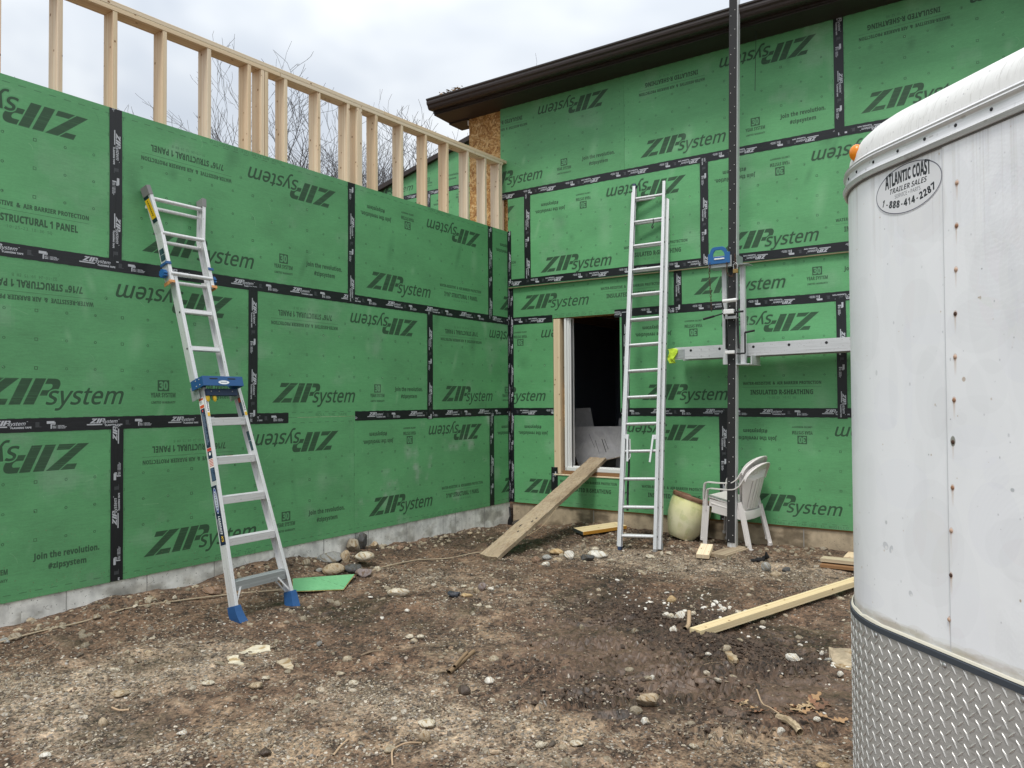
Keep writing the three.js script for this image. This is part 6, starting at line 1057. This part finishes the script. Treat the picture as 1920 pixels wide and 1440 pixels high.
    const capT = tex(cc); capT.repeat.set(1, 4); const sec = []; for (let k2 = 0; k2 <= 12; k2++) { const a = k2 / 12 * Math.PI / 2; sec.push([-0.002 - 0.36 * (1 - Math.cos(a)), 2.016 + 0.165 * Math.sin(a) ** 0.85]); }
    part('roof_cap', band(sec, Q0, Q1, false), std({ map: capT, roughness: 0.5, side: THREE.DoubleSide }), T);
    const top = new THREE.Shape(), Q = qs(Q0, Q1); Q.forEach((q, i) => { const p = plan(q, -0.36); i ? top.lineTo(p[0], -p[1]) : top.moveTo(p[0], -p[1]); }); const tg = new THREE.ShapeGeometry(top); tg.rotateX(-Math.PI / 2); tg.translate(0, 2.1808, 0); part('roof_panel', tg, std({ color: new THREE.Color(0.7, 0.7, 0.7), roughness: 0.5, side: THREE.DoubleSide }), T); }
  // amber marker light at the rounded corner
  { const q = 0.155, p = plan(q, -0.012), o = sub('marker_light', T), nn = new THREE.Vector3(p[2], 0, p[3]), tt = new THREE.Vector3(-p[3], 0, p[2]), base = new THREE.Vector3(p[0], 2.052, p[1]), k = new THREE.Matrix4().makeBasis(tt, new THREE.Vector3(0, 1, 0), nn);
    const add = (nm, geo, mat, dx, dy, dz) => { const m = part(nm, geo, mat, o); m.quaternion.setFromRotationMatrix(k); m.position.copy(base).addScaledVector(tt, dx).addScaledVector(nn, dz); m.position.y += dy; };
    const lens = new THREE.SphereGeometry(1, 20, 14); lens.scale(0.019, 0.023, 0.017); add('amber_lens', lens, new THREE.MeshPhysicalMaterial({ color: new THREE.Color(0.95, 0.3, 0.01), roughness: 0.25, transmission: 0.25, thickness: 0 }), 0, 0, 0.002); add('light_base', bx(0.046, 0.054, 0.03, 0, 0, 0, 0, 0.006), M.black, 0.008, 0, -0.016); }
  // tread plate skirt
  const tread_ = std({ map: M.galv.map, color: new THREE.Color(0.86, 0.84, 0.81), metalness: 0.35, roughness: 0.55 }), bar = std({ color: new THREE.Color(0.66, 0.645, 0.62), metalness: 0.4, roughness: 0.42 });
  const skirt = part('tread_plate', band([[0.008, 0.26], [0.008, 0.776], [-0.001, 0.776], [-0.001, 0.26]], Q0 + DEP * 0.4, Q1), tread_, T);
  { const lz = new THREE.BufferGeometry(), v = [[-0.0138, 0, 0], [0, 0.0033, 0], [0.0138, 0, 0], [0, -0.0033, 0]], r0 = [-0.009, 0, 0.0017], r1 = [0.009, 0, 0.0017], pos = [];
    for (const tri of [[v[0], v[3], r0], [r0, v[3], r1], [v[3], v[2], r1], [v[2], v[1], r1], [r1, v[1], r0], [v[1], v[0], r0]]) for (const q of tri) pos.push(...q); lz.setAttribute('position', new THREE.Float32BufferAttribute(pos, 3)); lz.computeVertexNormals(); lz.setAttribute('uv', new THREE.Float32BufferAttribute(new Float32Array(36), 2));
    const list = [], m4 = new THREE.Matrix4(); let i = 0;
    for (let q = -1.35; q < arcL + 0.3; q += 0.01675, i++) for (let j = 0; j < 16; j++) { const y = 0.27 + (j + (i % 2) * 0.5) * 0.033; if (y > 0.765) continue; const p = plan(q, 0.0082), nn = new THREE.Vector3(p[2], 0, p[3]), up = new THREE.Vector3(0, 1, 0), tt = up.clone().cross(nn); const a = i % 2 ? 0.78 : -0.95; const X = tt.clone().multiplyScalar(Math.cos(a)).addScaledVector(up, Math.sin(a)), Y = nn.clone().cross(X); m4.makeBasis(X, Y, nn).setPosition(p[0], y, p[1]); list.push(lz.clone().applyMatrix4(m4)); }
    part('raised_treads', merge(list), bar, skirt).userData.kind = 'stuff'; }
  part('skirt_cap', band([[0.0, 0.777], [0.011, 0.775], [0.011, 0.789], [0.004, 0.792], [0.0, 0.79]], Q0 + DEP * 0.4, Q1), std({ color: new THREE.Color(0.05, 0.06, 0.075), roughness: 0.6 }), T);
  { const sec = [[0.003, 0.792], [0.0085, 0.7925], [0.006, 0.797], [0.0034, 0.799]]; const gb = band(sec, Q0 + DEP * 0.4, Q1, true), p = gb.attributes.position; for (let i = 0; i < p.count; i++) if (p.getY(i) > 0.7935) p.setY(i, p.getY(i) + (vn(p.getX(i) * 40, p.getZ(i) * 40) - 0.4) * 0.008); gb.computeVertexNormals(); part('sealant_bead', gb, std({ color: new THREE.Color(0.6, 0.57, 0.48), roughness: 0.8 }), T); }
  for (const s of [8.1, 8.3286, 8.5561, 8.7609, 8.98, 9.2]) { stud('skirt_screw', s, 0.765, 0.0085, 0.0065, M.steel); }
  // floor frame and wheels, out of sight below the frame
  const flo = new THREE.Shape(); qs(Q0, Q1).forEach((q, i) => { const p = plan(q, -0.03); i ? flo.lineTo(p[0], -p[1]) : flo.moveTo(p[0], -p[1]); }); const fg = new THREE.ExtrudeGeometry(flo, { depth: 0.06, bevelEnabled: false }); fg.rotateX(-Math.PI / 2); fg.translate(0, 0.24, 0); part('floor_frame', fg, M.black, T);
  for (const s of [SA - R + 0.08, SB + R - 0.08]) { const w = sub('wheel', T), [x, z] = pt(s, N0 - R - 1.5), gt = new THREE.TorusGeometry(0.24, 0.09, 12, 32); gt.scale(1, 1, 1.1); const ty = part('tyre', gt, M.black, w), ri = part('rim', new THREE.CylinderGeometry(0.17, 0.17, 0.14, 24).rotateX(Math.PI / 2), M.galv, w); for (const m of [ty, ri]) { m.position.set(x, 0.07, z); m.rotation.y = Math.atan2(t[0], t[1]); } }
}

// ---------- things lying about ----------
{
  const gy = (x, z) => groundH(x, z), on = (pts, up) => pts.map(([x, z, e = 0]) => [x, gy(x, z) + up + e, z]);
  const rope = std({ color: new THREE.Color(0.36, 0.29, 0.2), roughness: 0.85 });
  solo('ground_cord', 'thin tan cord running along the left foundation behind the ladder feet', 'cord', tube(on([[0.27, 6.9], [0.25, 6.25], [0.25, 6.03], [0.26, 5.74], [0.27, 5.44], [0.28, 5.07], [0.41, 4.65], [0.6, 4.32], [0.66, 4.2]], 0.008), 0.0065, 120, 6), rope);
  solo('ground_cord', 'thin tan cord curving over the dirt from the rock pile to the ramp plank', 'cord', tube(on([[0.72, 3.43], [0.69, 3.15], [0.75, 2.76], [0.9, 2.44], [1.02, 2.1], [1.15, 1.9]], 0.008), 0.006, 80, 6), rope);
  const bark = std({ map: M.greyWood.map, color: new THREE.Color(0.75, 0.65, 0.55), roughness: 0.95 }), twigM = std({ color: new THREE.Color(0.2, 0.15, 0.1), roughness: 0.9 }), rootM = std({ color: new THREE.Color(0.42, 0.3, 0.19), roughness: 0.85 });
  const stick = (label, pts, r, mat = twigM) => solo('stick', label, 'stick', tube(on(pts, r * 0.7), r, 30, 6), mat);
  { const o = thing('split_stick', 'split grey stick lying in the dirt right of centre in the foreground', 'stick'); part('split_half', tube(on([[3.0, 5.0], [2.92, 4.79], [2.845, 4.56]], 0.012), 0.014, 24, 6), bark, o); part('split_half', tube(on([[2.985, 4.93], [2.9, 4.75], [2.87, 4.66]], 0.03), 0.011, 24, 6), bark, o); part('side_twig', tube(on([[2.99, 5.0], [2.95, 4.98], [2.93, 5.04]], 0.012), 0.006, 12, 5), twigM, o); }
  stick('short bare stick low in the left foreground', [[3.215, 6.085], [3.17, 5.997], [3.148, 5.934]], 0.006, rootM);
  stick('dark stick lying flat left of the split stick', [[2.348, 5.07], [2.38, 5.01], [2.407, 4.95]], 0.007);
  stick('small pale stick in the left foreground dirt', [[1.83, 6.354], [1.88, 6.34], [1.934, 6.316]], 0.006, rootM);
  stick('thin bent twig pointing at the grey driftwood piece', [[4.571, 4.273, 0.02], [4.649, 4.432, 0.03], [4.716, 4.523, 0.02], [4.775, 4.574, 0.01]], 0.0045, rootM);
  stick('thin root looping over the lower foreground', [[3.48, 5.98], [3.42, 5.92, 0.01], [3.385, 5.857], [3.42, 5.83, 0.015], [3.445, 5.75]], 0.005, rootM);
  stick('knobbly brown root standing beside the timber end', [[3.79, 3.26, 0.05], [3.82, 3.35, 0.04], [3.843, 3.44, 0.02], [3.876, 3.56, 0]], 0.016, rootM);
  { const g = tube([[-0.07, 0.0, -0.05], [-0.02, 0.012, -0.02], [0.03, 0.01, 0.02], [0.065, 0.0, 0.06]], 0.017, 24, 8), p = g.attributes.position; for (let i = 0; i < p.count; i++) { const k = 0.7 + 0.9 * fbm3(p.getX(i) * 40, p.getY(i) * 40, p.getZ(i) * 40, 3); p.setY(i, p.getY(i) * k); } g.computeVertexNormals(); uvBox(g, 0); const m = solo('driftwood', 'short grey driftwood piece at the end of the bent twig', 'stick', g, std({ map: M.greyWood.map, color: new THREE.Color(1.2, 1.2, 1.15), roughness: 0.9 })); m.position.set(4.835, gy(4.835, 4.626) + 0.014, 4.626); }
  const flake = (name, label, cat, pts, mat, th = 0.012, curl = 0.02, seed = 1) => {
    let cx = 0, cz = 0; pts.forEach(([x, z]) => { cx += x / pts.length; cz += z / pts.length; }); srand(900 + seed); const out = []; for (let i = 0; i < pts.length; i++) { const a = pts[i], b = pts[(i + 1) % pts.length]; for (let k = 0; k < 5; k++) { const u = k / 5; out.push(new THREE.Vector2(a[0] + (b[0] - a[0]) * u - cx + rr(-1, 1) * 0.008, -(a[1] + (b[1] - a[1]) * u - cz) + rr(-1, 1) * 0.008)); } }
    const g = ni(new THREE.ExtrudeGeometry(new THREE.Shape(out), { depth: th, bevelEnabled: true, bevelSize: 0.003, bevelThickness: 0.003, bevelSegments: 1, steps: 1 })); g.rotateX(-Math.PI / 2); const p = g.attributes.position; for (let i = 0; i < p.count; i++) p.setY(i, p.getY(i) + curl * (fbm(p.getX(i) * 9 + seed, p.getZ(i) * 9, 2) - 0.3)); uvBox(g, 0); g.computeVertexNormals(); const m = solo(name, label, cat, g, mat); m.position.set(cx, gy(cx, cz) + 0.002, cz); return m; };
  const shingle = std({ map: stoneMap, color: new THREE.Color(0.72, 0.65, 0.5), roughness: 0.9 });
  flake('torn_shingle', 'larger torn pale shingle piece lying on the gravel right of the ladder foot', 'shingle', [[1.62, 5.43], [1.56, 5.28], [1.66, 5.23], [1.74, 5.28], [1.77, 5.38]], shingle, 0.006, 0.03, 1);
  flake('torn_shingle', 'smaller torn pale shingle piece next to the larger torn one', 'shingle', [[1.61, 5.51], [1.65, 5.46], [1.73, 5.5], [1.83, 5.55], [1.71, 5.565]], shingle, 0.006, 0.03, 2);
  flake('wood_flake', 'pale splintered flake lying flat right of the torn shingle pieces', 'wood chip', [[1.98, 5.42], [2.02, 5.36], [2.13, 5.42], [2.18, 5.47], [2.08, 5.46]], std({ map: stoneMap, color: new THREE.Color(0.6, 0.5, 0.36), roughness: 0.9 }), 0.006, 0.02, 3);
  flake('bark_slab', 'large tan bark slab on the mud against the trailer edge', 'bark', [[4.73, 3.29], [4.8, 3.22], [4.93, 3.3], [4.95, 3.5], [4.91, 3.67], [4.84, 3.6]], std({ map: stoneMap, color: new THREE.Color(0.52, 0.42, 0.29), roughness: 0.9 }), 0.012, 0.06, 4);
  flake('wood_chip', 'brown and white wood chip on the mud in front of the timber end', 'wood chip', [[4.23, 3.78], [4.26, 3.75], [4.34, 3.87], [4.31, 3.91]], std({ map: stoneMap, color: new THREE.Color(0.5, 0.4, 0.27), roughness: 0.9 }), 0.018, 0.02, 5);
  flake('dark_chip', 'dark stick like clod lying flat in the tracked mud', 'clod', [[4.27, 4.14], [4.29, 4.12], [4.36, 4.16], [4.35, 4.19]], std({ color: new THREE.Color(0.05, 0.036, 0.028), roughness: 0.8 }), 0.012, 0.02, 6);
  // black glove
  { const lobes = [[0, 0, 0, 0.045, 0.02, 0.035], [0.05, 0.012, -0.01, 0.03, 0.016, 0.02], [0.06, 0.03, 0.01, 0.012, 0.03, 0.012], [-0.04, 0, 0.01, 0.035, 0.014, 0.014], [-0.05, 0.002, -0.012, 0.03, 0.012, 0.012], [-0.03, 0.004, 0.028, 0.032, 0.011, 0.011]].map(([x, y, z, a, b, c]) => { const g = new THREE.IcosahedronGeometry(1, 2); g.scale(a, b, c); g.translate(x, y, z); return g; }); const g = merge(lobes), p = g.attributes.position; for (let i = 0; i < p.count; i++) { const n = fbm3(p.getX(i) * 60, p.getY(i) * 60, p.getZ(i) * 60, 2) - 0.5; p.setXYZ(i, p.getX(i) + n * 0.012, p.getY(i) + n * 0.012, p.getZ(i) + n * 0.01); } g.computeVertexNormals(); const m = solo('glove', 'crumpled black work glove on the dirt right of the black pole', 'glove', g, std({ color: new THREE.Color(0.008, 0.008, 0.009), roughness: 0.9 })); m.position.set(3.6, gy(3.6, 0.93) + 0.015, 0.93); m.rotation.y = 0.3; m.rotation.z = 0.2; m.scale.setScalar(1.25); }
  // black membrane scrap sticking out of the dirt in the wall corner
  { const pts = [[0, -0.12], [0.03, -0.08], [0.035, 0.0], [0.012, 0.07], [0.008, 0.15], [-0.004, 0.19], [-0.012, 0.185], [-0.006, 0.08], [-0.025, 0.03], [-0.03, -0.06]].map((p) => new THREE.Vector2(...p)), g = new THREE.ExtrudeGeometry(new THREE.Shape(pts), { depth: 0.006, bevelEnabled: true, bevelSize: 0.002, bevelThickness: 0.002, bevelSegments: 1 }), p = g.attributes.position; for (let i = 0; i < p.count; i++) p.setZ(i, p.getZ(i) + 0.02 * Math.sin(p.getY(i) * 20)); g.computeVertexNormals(); const m = solo('membrane_scrap', 'black strip of membrane sticking up from the dirt in the wall corner', 'scrap', g, M.black); m.position.set(0.05, -0.26, 0.1); m.rotation.y = 0.7; m.scale.setScalar(1.1);
    const k = stoneGeo(ico, 77, 'ang'); k.scale(0.09, 0.06, 0.07); const q = solo('dirt_lump', 'dark dirt lump heaped in the wall corner beside the black strip', 'clod', k, std({ color: new THREE.Color(0.06, 0.05, 0.04), roughness: 0.9 })); q.position.set(0.16, -0.27, 0.07); }
  // dead oak leaves
  srand(940); const lm = [[0.36, 0.22, 0.11], [0.24, 0.12, 0.065], [0.16, 0.085, 0.05], [0.46, 0.33, 0.19]].map((c) => std({ color: new THREE.Color(...c), roughness: 0.75, side: THREE.DoubleSide }));
  const leafShape = () => { const s = new THREE.Shape(), up = [], n = 26; for (let i = 0; i <= n; i++) { const u = i / n, e = Math.sin(Math.PI * Math.min(1, u * 1.02) ** 0.8); up.push([u * 0.13, e * (0.022 + 0.013 * Math.sin(u * 22) + rr(-0.002, 0.002))]); } s.moveTo(0, 0); up.forEach(([x, y]) => s.lineTo(x, Math.max(0.001, y))); for (let i = n; i >= 0; i--) s.lineTo(up[i][0], -Math.max(0.001, up[i][1] + rr(-0.003, 0.003))); const g = new THREE.ShapeGeometry(s); g.translate(-0.065, 0, 0); const p = g.attributes.position, k = rr(4, 12), k2 = rr(1, 5); for (let i = 0; i < p.count; i++) { const x = p.getX(i), y = p.getY(i); p.setZ(i, k * y * y + k2 * x * x + 0.004 * Math.sin(x * 90)); } g.computeVertexNormals(); g.rotateX(-Math.PI / 2); return g; };
  const spots = [[4.642, 4.545], [4.685, 4.573], [4.789, 4.448], [4.84, 4.496], [4.838, 4.211], [4.89, 4.262], [4.917, 4.326], [4.835, 4.314], [5.005, 4.441], [4.721, 4.495], [4.522, 4.428], [4.56, 4.431], [4.87, 4.38], [4.8, 4.36], [4.92, 4.24], [4.86, 4.28], [4.95, 4.4], [4.76, 4.55], [4.9, 4.55], [4.82, 4.4]];
  spots.forEach(([x, z], i) => { const hue = ['mid brown', 'dark russet', 'deep brown', 'pale tan'][i % 4], o = thing('oak_leaf', `curled ${hue} dead oak leaf in the loose litter beside the trailer`, 'leaf', [x + rr(-0.02, 0.02), gy(x, z) + rr(0.004, 0.018), z + rr(-0.02, 0.02)], `${hue} oak leaves beside the trailer`); o.rotation.set(rr(-0.4, 0.4), rr(0, 6.3), rr(-0.4, 0.4)); const k = rr(0.6, 1.05); o.scale.setScalar(k); const m = part('leaf_blade', leafShape(), lm[i % 4], o); part('leaf_stalk', rod([-0.065, 0.016, 0], [-0.1, 0.014, 0.004], 0.0016, 0.001, 5), lm[2], o); });
}

// ---------- bare trees beyond the wing ----------
{
  const barkM = std({ color: new THREE.Color(0.032, 0.027, 0.025), roughness: 0.95 }), twM = std({ color: new THREE.Color(0.05, 0.04, 0.034), roughness: 0.95 });
  function tree(label, x, z, H, r0, seed, lean, spread = 1) {
    srand(seed); const o = thing('bare_tree', label, 'tree', [x, -0.3, z]), big = [], fine = [];
    const add = (list, a, b, ra, rb, sides) => list.push([a, b, ra, rb, sides]);
    const grow = (p, d, len, r, lvl) => {
      const steps = lvl < 2 ? 6 : lvl < 4 ? 4 : 3; let a = p.clone(), dir = d.clone(), ra = r; const kids = [];
      for (let i = 0; i < steps; i++) {
        const w = lvl === 0 ? 0.12 : 0.34; dir.add(new THREE.Vector3(rr(-w, w), rr(-w * 0.6, w) + 0.05, rr(-w, w))).normalize();
        const b = a.clone().addScaledVector(dir, len / steps), rb = r * (1 - (i + 1) / steps * (lvl === 0 ? 0.5 : 0.62)); add(lvl < 2 ? big : fine, a, b, ra, rb, lvl < 1 ? 9 : lvl < 2 ? 6 : lvl < 3 ? 4 : 3);
        const u = (i + 1) / steps; if (lvl < 5 && (lvl === 0 ? u > 0.4 : u > 0.2)) { const n = lvl === 0 ? 2 : lvl === 1 ? (rnd() < 0.35 ? 2 : 1) : rnd() < (lvl === 2 ? 0.95 : lvl === 3 ? 0.95 : 0.75) ? 1 : 0; for (let k = 0; k < n; k++) kids.push([b.clone(), dir.clone(), rb, u]); } a = b; ra = rb;
      }
      if (lvl < 5) for (const [q, dd, rb, u] of kids) { const az = rr(0, 6.283), ax = new THREE.Vector3(Math.cos(az), 0, Math.sin(az)), t = dd.clone().lerp(ax, rr(0.42, 0.72) * spread * (lvl === 0 ? 1.0 : 0.85)).normalize(); t.y += 0.06; t.normalize(); grow(q, t, len * (lvl === 0 ? rr(0.5, 0.72) : rr(0.48, 0.72)), Math.min(rb * 0.72, rb), lvl + 1); }
    };
    grow(new THREE.Vector3(0, 0, 0), new THREE.Vector3(lean[0], 1, lean[1]).normalize(), H * 0.455, r0, 0);
    const build = (list, rmin) => {
      const pos = [], nor = []; const X = new THREE.Vector3(), Z = new THREE.Vector3(), Y = new THREE.Vector3(), T = new THREE.Vector3();
      for (const [a, b, ra, rb, n] of list) { Y.subVectors(b, a).normalize(); T.set(Math.abs(Y.x) > 0.8 ? 0 : 1, 0, Math.abs(Y.x) > 0.8 ? 1 : 0); X.crossVectors(Y, T).normalize(); Z.crossVectors(X, Y);
        const A = Math.max(ra, rmin), B = Math.max(rb, rmin * 0.8), P = (c, r, k) => { const an = k / n * 6.283, cx = Math.cos(an), sx = Math.sin(an); return [c.x + (X.x * cx + Z.x * sx) * r, c.y + (X.y * cx + Z.y * sx) * r, c.z + (X.z * cx + Z.z * sx) * r]; }; for (let k = 0; k < n; k++) { const p0 = P(a, A, k), p1 = P(a, A, k + 1), p2 = P(b, B, k), p3 = P(b, B, k + 1); pos.push(...p0, ...p2, ...p1, ...p1, ...p2, ...p3); } }
      const g = new THREE.BufferGeometry(); g.setAttribute('position', new THREE.Float32BufferAttribute(pos, 3)); g.computeVertexNormals(); return g;
    };
    part('trunk', build(big, 0.012), barkM, o); const c = part('crown', build(fine, 0.0065), twM, o); return o;
  }
  tree('tall bare tree with heavy crooked limbs left of the gable wall', -10.18, -9.64, 10.95, 0.24, 11, [-0.12, 0.00], 1.00);
  tree('bare tree with forked leaning limbs behind the middle of the stud wall', -15.93, -9.33, 12.43, 0.21, 12, [0.10, 0.00], 1.00);
  tree('tall slender bare tree seen through the double studs', -19.51, -10.51, 15.00, 0.16, 13, [0.02, 0.00], 0.75);
  tree('low bare twiggy tree at the left through the studs', -24.72, -11.79, 14.88, 0.14, 14, [0.00, 0.00], 1.00);
  tree('bare tree of fine twigs between the two big trees', -17.45, -13.14, 13.57, 0.14, 15, [0.03, 0.00], 0.90);
  tree('bare tree rising behind the end of the brown gutter', -12.74, -15.16, 12.95, 0.17, 16, [-0.05, 0.00], 0.90);
  tree('slim bare tree just left of the roof corner', -17.25, -19.35, 15.21, 0.15, 17, [0.00, 0.00], 0.80);

}
renderer.render(scene, camera);
